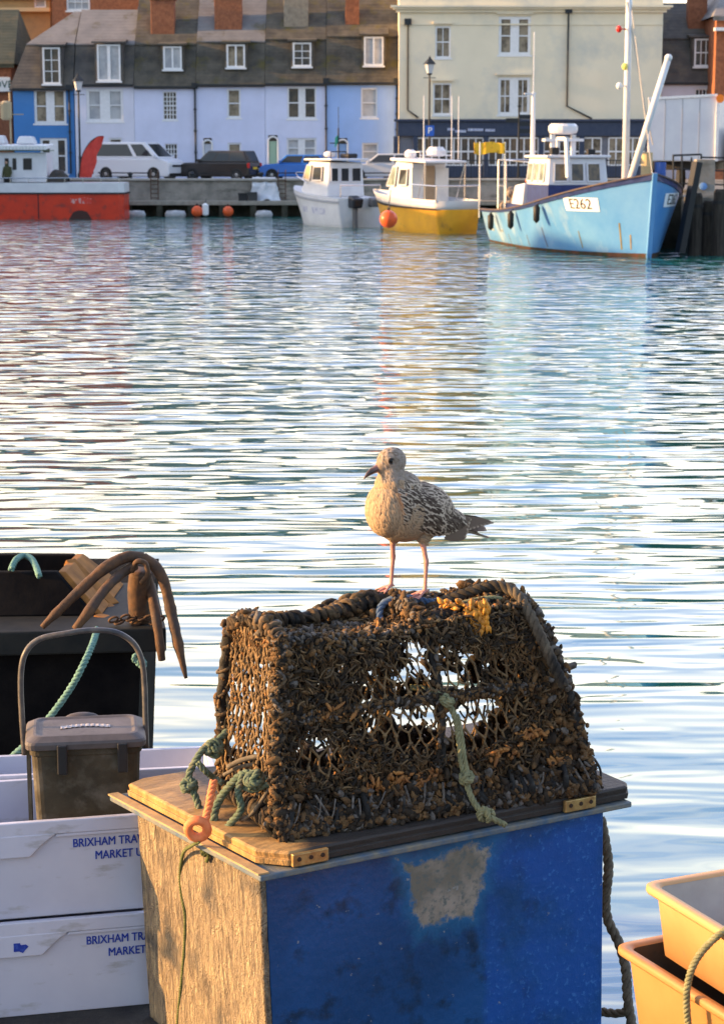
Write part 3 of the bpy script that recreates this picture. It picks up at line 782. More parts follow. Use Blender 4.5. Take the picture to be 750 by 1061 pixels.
for k, (s_, zz) in enumerate(((1,h-.7),(1,h-1.1),(-1,h-.9),(1,h-1.5))):
    p = MB(); p.box(b.x+(.05 if s_>0 else -.75), b.x+(.75 if s_>0 else -.05), b.y-.03, b.y+.02, QZ+zz-.12, QZ+zz+.12); p.build('sign_arm', M_pipe, root)

# railings of the pub terrace
root = empty('railing', qp(520,116.6), 0, 'dark metal terrace railing in front of the public house', 'railing')
p = MB(); xa, xb = X(398,116.6), X(668,116.6)
p.bar((xa,116.6,QZ+1.1), (xb,116.6,QZ+1.1), .06); p.bar((xa,116.6,QZ+.15), (xb,116.6,QZ+.15), .05); p.build('rail', M_pipe, root)
n = 90
p = MB()
for i in range(n+1):
    x = xa+(xb-xa)*i/n; p.bar((x,116.6,QZ), (x,116.6,QZ+1.08), .05 if i % 10 == 0 else .022)
p.build('balusters', M_pipe, root)

# things on the low ledge
LZ = .86
M_orange = mat('orange_buoy_vinyl', (.80,.12,.03), (.65,.10,.03), 5, .35, bump=.1)
def buoy(u, v, Y, r, label, group='orange mooring buoys'):
    c = P(u, v, Y); root = empty('buoy', (c.x, Y, c.z-r), 0, label, 'buoy', group)
    b = MB(); b.ball(c, r, 18, 12); b.build('ball', M_orange, root, smooth=True)
    b = MB(); b.lathe([(.06,0),(.06,.10),(.04,.14)], c+V((0,0,r-.03)), 8); e_ = b.build('eye', M_black, root)
buoy(204.5, 219, 110.9, .31, 'orange round buoy hanging under the ledge left of a small white fender')
buoy(236.5, 219, 110.9, .29, 'orange round buoy hanging under the ledge right of a small white fender')
root = empty('fender', P(213,222,110.9), 0, 'small white cylindrical fender between the two orange buoys on the quay', 'fender')
b = MB(); c = P(213,223,110.9); b.lathe([(.05,0),(.18,.08),(.18,.6),(.05,.7)], (c.x,c.y,.05), 12); b.build('body', M_frame, root, smooth=False)
b = MB(); b.tube([(c.x,c.y,.75),(c.x,QY-1.5,.95)], .02, 5); b.build('line', M_black, root)
for (u0, u1, v0, c_, lab) in ((247,256,200,M_black,'black plastic crate on the quay ledge, left of its pair'), (257,266,199,mat('charcoal_plastic',(.05,.05,.05)),'charcoal plastic crate on the quay ledge, next to white sheeting')):
    Yc = QY-1.25
    xa, xb, zt = X(u0,Yc), X(u1,Yc), Z(v0,Yc)
    root = empty('crate', ((xa+xb)/2, Yc, LZ), 0, lab, 'crate', 'crates on the quay ledge')
    b = MB(); t=.03
    b.box(xa,xb,Yc-.3,Yc-.3+t,LZ,zt); b.box(xa,xb,Yc+.3-t,Yc+.3,LZ,zt); b.box(xa,xa+t,Yc-.27,Yc+.27,LZ,zt); b.box(xb-t,xb,Yc-.27,Yc+.27,LZ,zt); b.box(xa+t,xb-t,Yc-.27,Yc+.27,LZ,LZ+t)
    b.build('body', c_, root)
    b = MB(); b.box(xa-.03,xb+.03,Yc-.34,Yc-.305,zt-.08,zt+.01); b.build('rim', c_, root)
# white sheeting draped over the wall
d = MB(); Yd = QY-.78
def drape(a, b):
    u = 260+30*a; v = 189+ (20+3*math.sin(a*9))*b; z = Z(v,Yd); y = Yd - .45*max(0,b-.3)**1.5 - .05*math.sin(a*14+b*5) - (.25 if b > .8 else 0)
    if b < .08: y = Yd+.6; z = QZ+.2
    sh = (1-.45*max(0,.5-b)*(1 if a>.5 else 0))
    return (X(260+30*a*sh, Yd)+.06*math.sin(b*8), y, z)
d.grid(drape, 20, 14); o = d.build('sheeting', mat('white_sheet', (.62,.64,.68), (.50,.52,.56), 4, .7), smooth=True, solid=.02)
tag(o, 'crumpled white plastic sheeting draped down the quay wall beside the crates', 'sheet')
for (u0, u1, v, lab) in ((131,150,217,'pale float tucked under the ledge beside the red ferry'), (170,192,218,'pale float tucked under the ledge behind the piles'), (264,282,219.5,'pale float tucked under the ledge below the white sheeting')):
    b = MB(); Yf = 111.0; xa, xb = X(u0,Yf), X(u1,Yf)
    b.lathe([(.05,xa),(.22,xa+.1),(.25,(xa+xb)/2),(.22,xb-.1),(.05,xb)], (0,Yf,.12), 12, 'x')
    o = b.build('float', mat('float_grey', (.45,.46,.48), (.3,.31,.32), 3, .6), smooth=True); tag(o, lab, 'float', 'pale floats under the quay ledge')

# ladder and bollards along the far quay
for (u, lab) in ((160,'rusty iron ladder down the quay wall beside the red-hulled boat'),(292,'rusty iron ladder down the quay wall left of the white cabin cruiser')):
    x = X(u,QY-.6); b = MB()
    for dx in (-.2,.2): b.tube([(x+dx,QY-.78,.9),(x+dx,QY-.78,QZ+.5),(x+dx,QY-.4,QZ+.6)], .03, 6)
    for k in range(5): b.tube([(x-.2,QY-.78,1.0+.24*k),(x+.2,QY-.78,1.0+.24*k)], .022, 5)
    o = b.build('ladder', mat('ladder_rust', (.12,.06,.035), (.06,.04,.03), 9)); tag(o, lab, 'ladder')
for (u, lab) in ((134,'black iron bollard on the quay by the flag and red-hulled boat'),(198,'black iron bollard on the quay between the white van and the dark car'),(270,'black iron bollard on the quay between the dark and blue cars')):
    x = X(u,QY+.35); b = MB(); b.lathe([(.17,QZ),(.13,QZ+.08),(.10,QZ+.30),(.17,QZ+.36),(.16,QZ+.44),(.05,QZ+.48)], (x,QY+.65,0), 12)
    o = b.build('bollard', M_pipe, smooth=True); tag(o, lab, 'bollard', 'iron bollards on the quay edge')
# ================================================================ RIGHT HAND PIER
g = MB(); g.box(11.75, 60, 71.5, QY-.75, -4, QZ+.0); o = g.build('pier', mat('pier_stone', (.13,.12,.10), (.22,.20,.17), 1.5, .85, bump=.5, bscale=5, bdist=.05, c3=(.03,.035,.025), scale3=1.2)); tag(o, kind='structure')
M_pile = mat('dark_timber', (.022,.018,.015), (.06,.05,.04), 3, .85, stretch=(4,4,.5), bump=.6, bscale=14, bdist=.03)
M_piletop = mat('grey_timber', (.20,.18,.16), (.32,.29,.26), 3, .85, stretch=(4,4,.5), bump=.6, bscale=14, bdist=.03)
for i, (u, Y, r, vt, lab, m_) in enumerate((
    (722,70.6,.24,200,'dark mooring pile nearest the blue trawler bow',M_pile),(735,70.9,.20,208,'dark weedy pile in the middle of the pier end',M_pile),
    (748,70.4,.26,196,'dark thick pile at the right edge of the view',M_pile))):
    b = P(u, HOR, Y); zt = Z(vt,Y)
    root = empty('mooring_pile', (b.x, Y, -1), 0, lab, 'pile', 'mooring piles at the pier end')
    p = MB(); p.lathe([(r,-1),(r*1.02,0),(r*.97,zt-.1),(r*.8,zt)], (b.x,Y,0), 12); p.build('post', m_, root)
    p = MB(); p.lathe([(r*1.06,zt-.5),(r*1.06,zt-.38)], (b.x,Y,0), 12); p.build('band', M_black, root)
# tall leaning fender board with rails, and the pale concrete pillar
root = empty('fender_board', P(712,262,70.0), 0, 'tall dark leaning rubbing board standing against the pier', 'fender board')
p = MB(); a = P(704,262,70.0); b = P(722,168,70.2); p.bar(a, b, .34, .22); p.build('board', M_black, root)
root = empty('pillar', (P(729,HOR,72.2).x, 72.2, QZ), 0, 'pale grey concrete pillar on the pier with a blue fitting', 'pillar')
p = MB(); x = P(729,HOR,72.2).x; p.hexa([(x-.38,71.9,QZ),(x+.38,71.9,QZ),(x+.38,72.5,QZ),(x-.38,72.5,QZ)], [(x-.30,71.95,Z(165,72.2)),(x+.36,71.95,Z(165,72.2)),(x+.36,72.5,Z(165,72.2)),(x-.30,72.5,Z(165,72.2))])
p.build('shaft', M_quay, root, bevel=.03)
p = MB(); p.lathe([(.03,-.12),(.13,-.1),(.13,0)], (x-.05,71.92,Z(193,72)), 12, 'y'); p.build('fitting', mat('fitting_blue', (.15,.3,.6)), root)
root = empty('railing', (P(711,HOR,73).x, 73, QZ), 0, 'dark tubular railing on the pier in front of the lorry', 'railing')
p = MB()
for (u, v0, v1) in ((697,206,160),(706,206,160),(716,206,163),(726,206,160),(750,206,164)):
    p.tube([P(u,v0,73), P(u,v1,73)], .035, 6)
p.build('post', M_pipe, root)
p = MB(); p.tube([P(697,161,73), P(726,160,73)], .04, 6); p.tube([P(697,175,73), P(770,178,73)], .03, 6); p.tube([P(697,190,73), P(770,192,73)], .03, 6); p.tube([P(726,163,73), P(770,164,73)], .035, 6)
p.build('rail', M_pipe, root)
# lorry seen end-on
LY = 82.0
lx0, lx1 = X(670,LY), X(741,LY)
zb, zt = Z(167,LY), Z(99,LY)
root = empty('lorry', ((lx0+lx1)/2, LY+3, QZ), 0, 'lorry with a tall white box body seen end-on, parked on the right-hand pier', 'lorry')
M_box = mat('lorry_white', (.66,.66,.68), (.58,.58,.62), 1.2, .45)
b = MB(); b.hexa([(lx0,LY+.0,zb),(lx1,LY,zb),(lx1+2.6,LY+6.8,zb),(lx0+2.6,LY+7.0,zb)], [(lx0,LY+.0,zt-.14),(lx1,LY,zt),(lx1+2.6,LY+6.8,zt),(lx0+2.6,LY+7.0,zt-.14)])
box = b.build('box_body', M_box, root, bevel=.05)
b = MB()
for k in range(1, 4):
    t = k/4; x = lx0+(lx1-lx0)*t; y = LY; b.box(x-.012, x+.012, y-.012, y+.02, zb+.05, zt-.12)
b.build('door_seam', mat('seam_grey', (.3,.3,.33)), box)
b = MB(); b.bar((lx1+.02,LY-.02,zb), (lx1+.02,LY-.02,zt), .12); b.bar((lx0,LY+.0,zt-.12),(lx1,LY,zt+.02),.10); b.build('corner_post', M_frame, box)
b = MB(); b.lathe([(.17,-.06),(.15,0),(.05,.02)], (lx1+.1,LY-.05,zt-.12), 12, 'y'); b.build('marker_lamp', mat('amber_lens', (.85,.22,.02), rough=.25), root)
b = MB(); b.hexa([(lx0+.3,LY+1.2,zb-.35),(lx1-.3,LY+.3,zb-.35),(lx1+2.2,LY+6.6,zb-.35),(lx0+2.6,LY+7.6,zb-.35)], [(lx0+.3,LY+1.2,zb-.01),(lx1-.3,LY+.3,zb-.01),(lx1+2.2,LY+6.6,zb-.01),(lx0+2.6,LY+7.6,zb-.01)])
b.build('chassis', M_black, root)
for (dx, dy) in ((.25,1.7),(2.2,1.0),(2.2,6.3),(4.2,5.6)):
    b = MB(); b.lathe([(.28,0),(.48,.01),(.5,.1),(.5,.22),(.46,.28),(.2,.3)], (lx0+dx,LY+dy,QZ+.5), 18, 'x'); b.build('wheel', M_tyre, root)
b = MB(); b.hexa([(lx1+.9,LY+.8,QZ+.45),(lx1+3.3,LY+.2,QZ+.45),(lx1+4,LY+3,QZ+.45),(lx1+1.6,LY+3.6,QZ+.45)], [(lx1+.9,LY+.8,QZ+2.6),(lx1+3.3,LY+.2,QZ+2.6),(lx1+4,LY+3,QZ+2.6),(lx1+1.6,LY+3.6,QZ+2.6)])
M_orangep = mat('orange_machine_paint', (.55,.20,.04), rough=.5)
root2 = empty('machine', (lx1+2.2, LY+1.8, QZ), 0, 'dark and orange quay machine beside the lorry at the right edge', 'machine')
b.build('housing', M_black, root2, bevel=.05)
b = MB(); b.box(lx1+.9, lx1+2.9, LY-.2, LY+.15, QZ+1.0, QZ+1.25); b.box(lx1+.9, lx1+2.9, LY-.2, LY+.15, QZ+.55, QZ+.75); b.build('guard', M_orangep, root2)
b = MB(); b.box(lx1+1.0, lx1+3.0, LY+.2, LY+3, QZ, QZ+.45); b.build('base', M_quay, root2)
# yellow and blue gear on pier behind the trawler bow
for (u0,u1,v0,v1,c_,lab) in ((664,676,158,190,mat('cream_drum',(.55,.40,.20)),'tan drum of fishing gear on the pier behind the trawler mast'),(678,690,168,192,mat('blue_drum',(.04,.10,.35)),'blue plastic drum on the pier under the lorry')):
    Yd_=76.5; xa, xb = X(u0,Yd_), X(u1,Yd_); zt_=Z(v0,Yd_); rr=(xb-xa)/2
    p = MB(); p.lathe([(rr*.96,QZ),(rr,QZ+.03),(rr,QZ+(zt_-QZ)*.33),(rr*1.05,QZ+(zt_-QZ)*.35),(rr,QZ+(zt_-QZ)*.37),(rr,QZ+(zt_-QZ)*.66),(rr*1.05,QZ+(zt_-QZ)*.68),(rr,QZ+(zt_-QZ)*.7),(rr,zt_),(rr*.9,zt_),(rr*.88,zt_-.04)], ((xa+xb)/2,Yd_,0), 14)
    o = p.build('drum', c_); tag(o, lab, 'drum')
g = MB(); g.box(10.6, 11.74, 75.5, 77.5, -4, QZ-.02); o = g.build('pier_step', M_weed); tag(o, kind='structure')

# ---------------------------------------------------------------- unseen blocks added left of the view to shade part of the far quay
for (ya, yb, h, lab) in ((52,74.5,12,'tall brick block added outside the view to shade the far quay, nearer one'),(84,128,11.5,'tall brick block added outside the view to shade the far quay, farther one')):
    rt = empty('shade_block', (-56,(ya+yb)/2,QZ), 0, lab, 'shade_block', 'shade blocks added outside the view')
    m = MB(); m.box(-64,-48,ya,yb,-1,h); m.build('wall', M_brick, rt)
    m = MB(); m.hexa([(-64.4,ya-.4,h+.01),(-47.6,ya-.4,h+.01),(-47.6,yb+.4,h+.01),(-64.4,yb+.4,h+.01)],[(-56.5,ya+2,h+3),(-55.5,ya+2,h+3),(-55.5,yb-2,h+3),(-56.5,yb-2,h+3)]); m.build('roof', S_dark, rt)
# ================================================================ BOATS
def make_hull(L, B, sheer, entry=2.4, rake=.6, bw=.86, stern=.85, flare=0.0, draft=.45):
    """returns surface functions. local: stern x=0, bow x=L, waterline z=0"""
    def half(t):   # deck half breadth
        a = stern+(1-stern)*min(1, t/.45)**.8
        return B/2*a*max(0.0, 1-max(0, (t-.42)/.58)**entry)
    def surf(t, w, sgn):
        """w: 1 at sheer, 0 at waterline, negative below"""
        zs = sheer(t); b_ = half(t)
        if w >= 0:
            z = zs*w; k = bw+(1-bw)*w**.8; k *= 1-flare*(1-w)*max(0, (t-.5)/.5)
        else:
            z = draft*w; k = bw*(1-flare*max(0, (t-.5)/.5))*(1-.55*(-w)**1.5)
        zb = sheer(1.0)
        x = t*(L-rake*(1-max(min(z/zb, 1), -.2)))
        return V((x, sgn*b_*k, z))
    return surf, half
def hull_mesh(surf, n=26, w0=-1, w1=1, off=0, m=9):
    mb = MB(); rings = []
    for i in range(n+1):
        t = i/n
        ws = [w1+(w0-w1)*j/m for j in range(m+1)]
        r = [surf(t, w, 1)+V((0,off,0)) for w in ws] + [surf(t, w, -1)-V((0,off,0)) for w in ws[::-1]]
        rings.append(r)
    mb.loft(rings, closed=False, cap=False)
    mb.f.append(tuple(range(2*(m+1))))
    return mb
def strip(surf, wa, wb, off, n=30, both=True, t0=0, t1=1):
    mb = MB()
    for sgn in (1,-1):
        b0 = len(mb.v)
        for i in range(n+1):
            t = t0+(t1-t0)*i/n
            for w, o_ in ((wa,0.0),(wa,off),(wb,off),(wb,0.0)):
                p = surf(t, w, sgn); p.y += sgn*o_; p.x += o_*(t > .97); mb.v.append(p)
        for i in range(n):
            for k in range(3): a = b0+i*4+k; mb.f.append((a, a+1, a+5, a+4))
    return mb
def deck_mesh(surf, w=.80, n=20, shrink=.96, t0=0.0, t1=.985, z=None):
    mb = MB()
    for i in range(n+1):
        t = t0+(t1-t0)*i/n
        a, b = surf(t, w, 1), surf(t, w, -1); a.y *= shrink; b.y *= shrink
        if z is not None: a.z = b.z = z(t) if callable(z) else z
        mb.v += [a, b]
    for i in range(n): mb.f.append((2*i, 2*i+1, 2*i+3, 2*i+2))
    return mb
M_wgrp = mat('white_fibreglass', (.68,.68,.70), (.60,.60,.63), 1.5, .3)
M_navyp = mat('navy_boat_paint', (.018,.03,.11), (.03,.05,.16), 4, .4)
M_steel = mat('stainless_rail', (.55,.55,.57), rough=.25, metal=.9)
M_ropec = mat('pale_rope', (.35,.31,.24), rough=.9)
def win(mb_root, root, quad, frame_m=M_wgrp, gl=None, name='window', t=.02):
    q = [V(p) for p in quad]; nrm = (q[1]-q[0]).cross(q[3]-q[0]).normalized()
    g_ = MB(); g_.hexa([p+nrm*t for p in q], [p-nrm*.03 for p in q]); wo = g_.build(name, gl or M_glass, root, world=False)
    f = MB(); 
    for a, b in zip(q, q[1:]+q[:1]): f.bar(a+nrm*(t+.008), b+nrm*(t+.008), .05, .03, up=nrm)
    f.build('window_frame', frame_m, wo, world=False)
    return wo

# --- blue trawler
EB = P(671, 268, 0.0) if False else PZ(672, 267.5, 0)
hd = V((.22,-.975,0)).normalized(); TL = 13.8
rz = math.atan2(hd.y, hd.x); stern = EB - hd*(TL-.3)
tr = empty('fishing_boat', stern, rz, 'pale blue wooden trawler with a navy wheelhouse and tall white mast, moored by the pier', 'fishing boat')
sh = lambda t: 1.25+.10*t+1.38*t**2.6
surf, half = make_hull(TL, 5.0, sh, entry=4.0, rake=.3, bw=.80, stern=.80, flare=.30)
hm_ = mat('trawler_blue', (.075,.24,.53), (.13,.31,.57), .6, .28, c3=(.40,.49,.54), scale3=.5, lo3=.53, hi3=.72, stretch3=(1,1,.5), bump=.12, bscale=3, bdist=.02)
o = hull_mesh(surf, 36).build('hull', hm_, tr, world=False, smooth=True)
strip(surf, .955, 1.03, .05).build('rubbing_strake', M_navyp, tr, world=False)
strip(surf, -.12, .055, .012).build('boot_stripe', mat('rusty_antifouling', (.12,.045,.03), (.03,.03,.02), 3, .8, c3=(.02,.05,.02), scale3=2), tr, world=False)
c = MB()
for sgn in (1,-1):
    pts = [surf(i/30, 1.03, sgn) for i in range(31)]
    for a, b in zip(pts, pts[1:]): c.bar(a, b+(b-a)*.02, .16, .05)
c.build('capping_rail', mat('brown_capping', (.10,.06,.04), (.05,.05,.07), 4), tr, world=False)
deck_mesh(surf, .7, z=lambda t: 1.0+.9*t**3).build('deck', mat('deck_blue', (.04,.12,.3), (.12,.12,.12), 3, .8), tr, world=False)
b = MB(); s0 = V((TL-1.02,0,-.3)); b.bar((TL-.40,0,-.2), (TL+.03,0,sh(1)+.10), .16, .14); b.build('stem_post', hm_, tr, world=False)
# registration numbers following the planking
def surf_text(body, root, surf, sgn, t_c, w_c, size, m_, name, width, off=.024, L=TL):
    cu = bpy.data.curves.new(name, 'FONT'); cu.body = body; cu.size = size; cu.align_x = 'CENTER'; cu.align_y = 'CENTER'; 
    t = bpy.data.objects.new(name, cu); COL.objects.link(t); dg = bpy.context.evaluated_depsgraph_get()
    me = bpy.data.meshes.new_from_object(t.evaluated_get(dg)); bpy.data.objects.remove(t); bpy.data.curves.remove(cu)
    bm = bmesh.new(); bm.from_mesh(me); bmesh.ops.triangulate(bm, faces=bm.faces[:])
    for _ in range(3): bmesh.ops.subdivide_edges(bm, edges=[e for e in bm.edges if e.calc_length() > .05], cuts=1)
    bmesh.ops.triangulate(bm, faces=bm.faces[:]); bm.to_mesh(me); bm.free()
    zc = sh(t_c)*w_c
    for v_ in me.vertices:
        x, z = v_.co.x, v_.co.y
        tt = t_c + (x if sgn > 0 else -x)*(-1)/L
        tt = min(tt, .999); p = surf(tt, (zc+z)/sh(tt), sgn)
        e = .01; n_ = (surf(tt+e if tt<.98 else tt, (zc+z)/sh(tt), sgn)-surf(tt-e, (zc+z)/sh(tt), sgn)).cross(V((0,0,1))).normalized()
        if n_.y*sgn < 0: n_ = -n_
        v_.co = p+n_*off
    me.materials.clear(); me.materials.append(m_)
    o = bpy.data.objects.new(name, me); COL.objects.link(o); o.parent = root
    # board behind
    return o
def surf_plate(root, surf, sgn, t_c, w_c, wd, ht, m_, name, off=.012, L=TL):
    mb = MB(); zc = sh(t_c)*w_c
    def fn(a, b):
        tt = min(t_c+(a-.5)*wd/L, .999); z = zc+(b-.5)*ht; p = surf(tt, z/sh(tt), sgn)
        e = .01; n_ = (surf(min(tt+e,.999), z/sh(tt), sgn)-surf(tt-e, z/sh(tt), sgn)).cross(V((0,0,1))).normalized()
        if n_.y*sgn < 0: n_ = -n_
        return p+n_*off
    mb.grid(fn, 40, 10); return mb.build(name, m_, root, world=False)
M_plate = mat('plate_white', (.72,.74,.78))
for sgn, tc in ((-1,.83),(1,.90)):
    pl = surf_plate(tr, surf, sgn, tc, .80, 1.5 if sgn < 0 else 1.4, .46, M_plate, 'registration_board')
    surf_text('E262', pl, surf, sgn, tc, .80, .50, M_black, 'registration_number', 1.5)
for (tc, w_, l_, hgt, cc) in ((.62,.30,.05,.7,(.09,.05,.03)),(.80,.25,.05,.6,(.10,.10,.04)),(.93,.28,.05,.9,(.15,.13,.03)),(.955,.2,.04,.5,(.2,.15,.03)),(.5,.22,.04,.4,(.1,.06,.03)),(.3,.2,.05,.4,(.1,.06,.04))):
    surf_plate(tr, surf, -1, tc, w_, l_, hgt, mat('rust_streak_%d' % int(tc*100), cc, tuple(x*1.6 for x in cc), 5), 'rust_streak', off=.006)
pl = surf_plate(tr, surf, -1, .10, .42, .9, .10, mat('name_mark', (.10,.12,.14), (.4,.5,.55), 14, lo=.45, hi=.55), 'name_mark', off=.01)
surf_plate(tr, surf, -1, .23, .42, .5, .09, mat('name_mark'  , (0,0,0)), 'name_mark', off=.01)
# wheelhouse (local x forward)
def house(root, x0, x1, yw, z0, z1, split, lower, upper, fr_rake=.12, yoff=0, topin=.08):
    b = MB(); b.hexa([(x0,yoff-yw,z0),(x1,yoff-yw,z0),(x1,yoff+yw,z0),(x0,yoff+yw,z0)], [(x0,yoff-yw,split),(x1,yoff-yw,split),(x1,yoff+yw,split),(x0,yoff+yw,split)]); b.build('wheelhouse_lower', lower, root, world=False, bevel=.02)
    b = MB(); b.hexa([(x0,yoff-yw,split+.003),(x1,yoff-yw,split+.003),(x1,yoff+yw,split+.003),(x0,yoff+yw,split+.003)], [(x0,yoff-yw+topin,z1),(x1-fr_rake,yoff-yw+topin,z1),(x1-fr_rake,yoff+yw-topin,z1),(x0,yoff+yw-topin,z1)])
    return b.build('wheelhouse', upper, root, world=False, bevel=.03)
wx1, wx0, ww, wy = 7.0, 4.4, 1.15, -.35
wh = house(tr, wx0, wx1, ww, 1.0, 3.30, 2.32, M_navyp, M_wgrp, yoff=wy)
b = MB(); b.box(wx0-.1, wx1+.05, wy-ww-.08, wy+ww+.08, 3.302, 3.40); b.build('roof', M_wgrp, tr, world=False, bevel=.03)
for (a, b_) in ((-.92,-.42),(-.28,.22),(.36,.86)):
    x_ = lambda z: wx1-.12*(z-2.32)/.98
    q = [(x_(2.45),wy+a,2.45),(x_(2.45),wy+b_,2.45),(x_(3.1),wy+b_*.97,3.1),(x_(3.1),wy+a*.97,3.1)]
    win(None, tr, q, gl=mat('brownish_glass', (.20,.15,.09), (.05,.05,.05), 2, .12), t=.035)
for (a, b_) in ((wx0+.15,wx0+.75),(wx0+.95,wx0+1.5),(wx0+1.65,wx0+2.15)):
    q = [(b_,wy-ww+.02,2.35),(a,wy-ww+.02,2.35),(a,wy-ww+.07,3.1),(b_,wy-ww+.07,3.1)][::-1]
    q = [(a,wy-ww+.0,2.45),(b_,wy-ww+.0,2.45),(b_,wy-ww+.07,3.1),(a,wy-ww+.07,3.1)]
    win(None, tr, q, gl=mat('pale_green_glass', (.30,.36,.30), (.12,.14,.12), 2, .12), t=.035)
# radar gantry
b = MB()
for (x, y) in ((wx0+.9,wy-.45),(wx0+.9,wy+.35)): b.bar((x,y,3.4), (x,y,4.15), .16)
b.box(wx0+.7, wx0+1.1, wy-.8, wy+.7, 3.9, 4.0); b.build('radar_bracket', M_wgrp, tr, world=False)
b = MB(); b.lathe([(.30,4.15),(.50,4.2),(.55,4.3),(.55,4.45),(.45,4.55)], (wx0+.9,wy-.05,0), 18); b.build('radar_dome', M_wgrp, tr, world=False, smooth=False)
b = MB(); b.bar((wx1-.3,wy-.7,3.4),(wx1-.3,wy-.7,4.0),.12); b.bar((wx1-.3,wy-.7,4.0),(wx1+.2,wy-.55,4.0),.12); b.bar((wx1+.2,wy-.55,4.0),(wx1+.3,wy-.5,2.6),.12); b.build('exhaust_frame', M_wgrp, tr, world=False)
b = MB(); b.box(wx1-.4, wx1-.1, wy-1.0, wy-.7, 3.42, 3.68); b.box(wx1-.4, wx1-.15, wy+.4, wy+.7, 3.42, 3.62); b.build('searchlight', M_black, tr, world=False, bevel=.03)
b = MB(); b.tube([(wx0+.2,wy-1.0,3.3),(wx0+.2,wy-1.0,5.7)], [.10,.075], 8); b.tube([(wx0+.2,wy-1.0,5.7),(wx0+.2,wy-1.0,7.9)], .02, 5); b.bar((wx0+.2,wy-1.35,5.65),(wx0+.2,wy-.9,5.65),.06); b.build('aft_mast', M_wgrp, tr, world=False)
# main mast and derrick
def loc_tr(p): return Matrix.Rotation(-rz, 3, 'Z') @ (p-stern)
mx = TL-2.9
mastb = loc_tr(P(647, 200, 69.5))
b = MB(); b.tube([(mastb.x,mastb.y,1.0),(mastb.x,mastb.y,12.5)], [.135,.085], 12); b.build('mast', M_wgrp, tr, world=False, smooth=True)
a_, b2 = loc_tr(P(651,192,69.2)), loc_tr(P(692,60,68.6))
b = MB(); b.tube([a_, b2], [.125,.11], 12); b.ball(b2, .13); b.build('derrick', M_wgrp, tr, world=False, smooth=True)
for (v, side_, c_) in ((30,-1,M_red),(69,0,mat('yellow_lamp', (.75,.65,.15))),(89,-1,M_lens)):
    p = loc_tr(P(647+side_*6, v, 69.3)); b = MB(); b.ball(p, .10, 10, 8, (1,1,1.2)); b.bar(p, (mastb.x,mastb.y,p.z), .04); b.build('mast_lamp', c_, tr, world=False)
b = MB(); b.tube([loc_tr(P(649,2,69.4)), loc_tr(P(669,118,69.6)), loc_tr(P(676,150,70))], .022, 5); b.tube([(mastb.x,mastb.y,8.8), (TL-.2,0,2.8)], .018, 5); b.build('stay', mat('stay_wire', (.45,.42,.38)), tr, world=False)
# aft working deck gear
b = MB(); b.hexa([(2.0,-1.5,1.0),(3.6,-1.5,1.0),(3.6,.2,1.0),(2.0,.2,1.0)], [(2.4,-1.35,2.25),(3.6,-1.35,2.35),(3.6,.1,2.35),(2.4,.1,2.25)]); b.build('shelter', M_wgrp, tr, world=False, bevel=.05)
b = MB(); b.box(1.9, 4.1, -1.55, -1.50, 1.0, 1.55); b.build('shelter_skirt', M_navyp, tr, world=False)
b = MB()
pts = [(2.9+.38*math.cos(t),-.6+.38*math.sin(t),2.42) for t in [2*PI*i/16 for i in range(16)]]
b.tube(pts, .09, 8, closed=True); b.build('lifebuoy', M_orange, tr, world=False, smooth=True)
b = MB()
for (x, y) in ((.5,-1.45),(.5,1.45),(2.0,-1.6),(2.0,1.6)): b.tube([(x,y,1.0),(x,y,3.2)], .035, 6)
b.tube([(.5,-1.45,3.2),(.5,1.45,3.2)], .04, 6); b.tube([(.5,-1.45,3.2),(2.0,-1.6,3.2),(4.1,-1.1,3.1)], .03, 6); b.tube([(.5,-1.45,2.2),(2.0,-1.6,2.2)], .025, 6)
b.tube([(.5,1.45,3.2),(2.0,1.6,3.2),(4.1,1.0,3.1)], .03, 6)
b.build('stern_gantry', M_steel, tr, world=False)
b = MB(); rnd = random.Random(5)
for i in range(26): b.ball((rnd.uniform(.2,1.6),rnd.uniform(-1.3,.6),1.15+rnd.random()*.8), rnd.uniform(.12,.25), 8, 6)
b.build('net_heap', mat('net_brown', (.18,.12,.08), (.30,.26,.22), 6, .95), tr, world=False)
b = MB(); b.tube(smooth_path([(7.6,-.5,1.2),(7.8,-.5,1.9),(8.4,-.4,2.3),(8.9,-.2,1.8)],5), .05, 6); b.lathe([(.22,-.35),(.22,.35)], (8.3,.3,1.75), 12, 'y'); b.box(7.9,8.7,-.2,.8,1.1,1.6); b.build('winch', M_black, tr, world=False)
b = MB(); b.box(9.2,10.1,-.5,.5,1.7,2.3); b.ball((9.9,.6,2.4),.22); b.build('bow_gear', mat('gear_tan', (.4,.28,.15), (.1,.1,.1), 5), tr, world=False, bevel=.05)

b = MB()
for (t_, sg) in ((.2,-1),(.45,-1),(.66,-1)):
    p = surf(t_, 1.0, sg); b.lathe([(.02,-.75),(.11,-.65),(.12,-.2),(.03,-.08)], (p.x,p.y-.14,p.z), 10); b.tube([(p.x,p.y-.14,p.z-.1),(p.x,p.y+.1,p.z+.08)], .012, 5)
    if t_ == .2: b.build('fender', M_black, tr, world=False, smooth=True); b = MB()
b.build('fender', M_black, tr, world=False, smooth=True)
b = MB(); rnd = random.Random(8)
for k in range(5): b.tube(smooth_path([(8.2+.3*k,-.9+.1*k,1.55),(8.4+.3*k,-.4,1.75+.1*(k%2)),(8.3+.3*k,.3,1.6)],4), .035, 5)
b.box(3.7,4.2,.3,1.0,1.0,1.7); b.box(10.6,11.1,-.4,.2,1.9,2.5); b.build('deck_gear', mat('gear_tan', (0,0,0)), tr, world=False, bevel=.02)
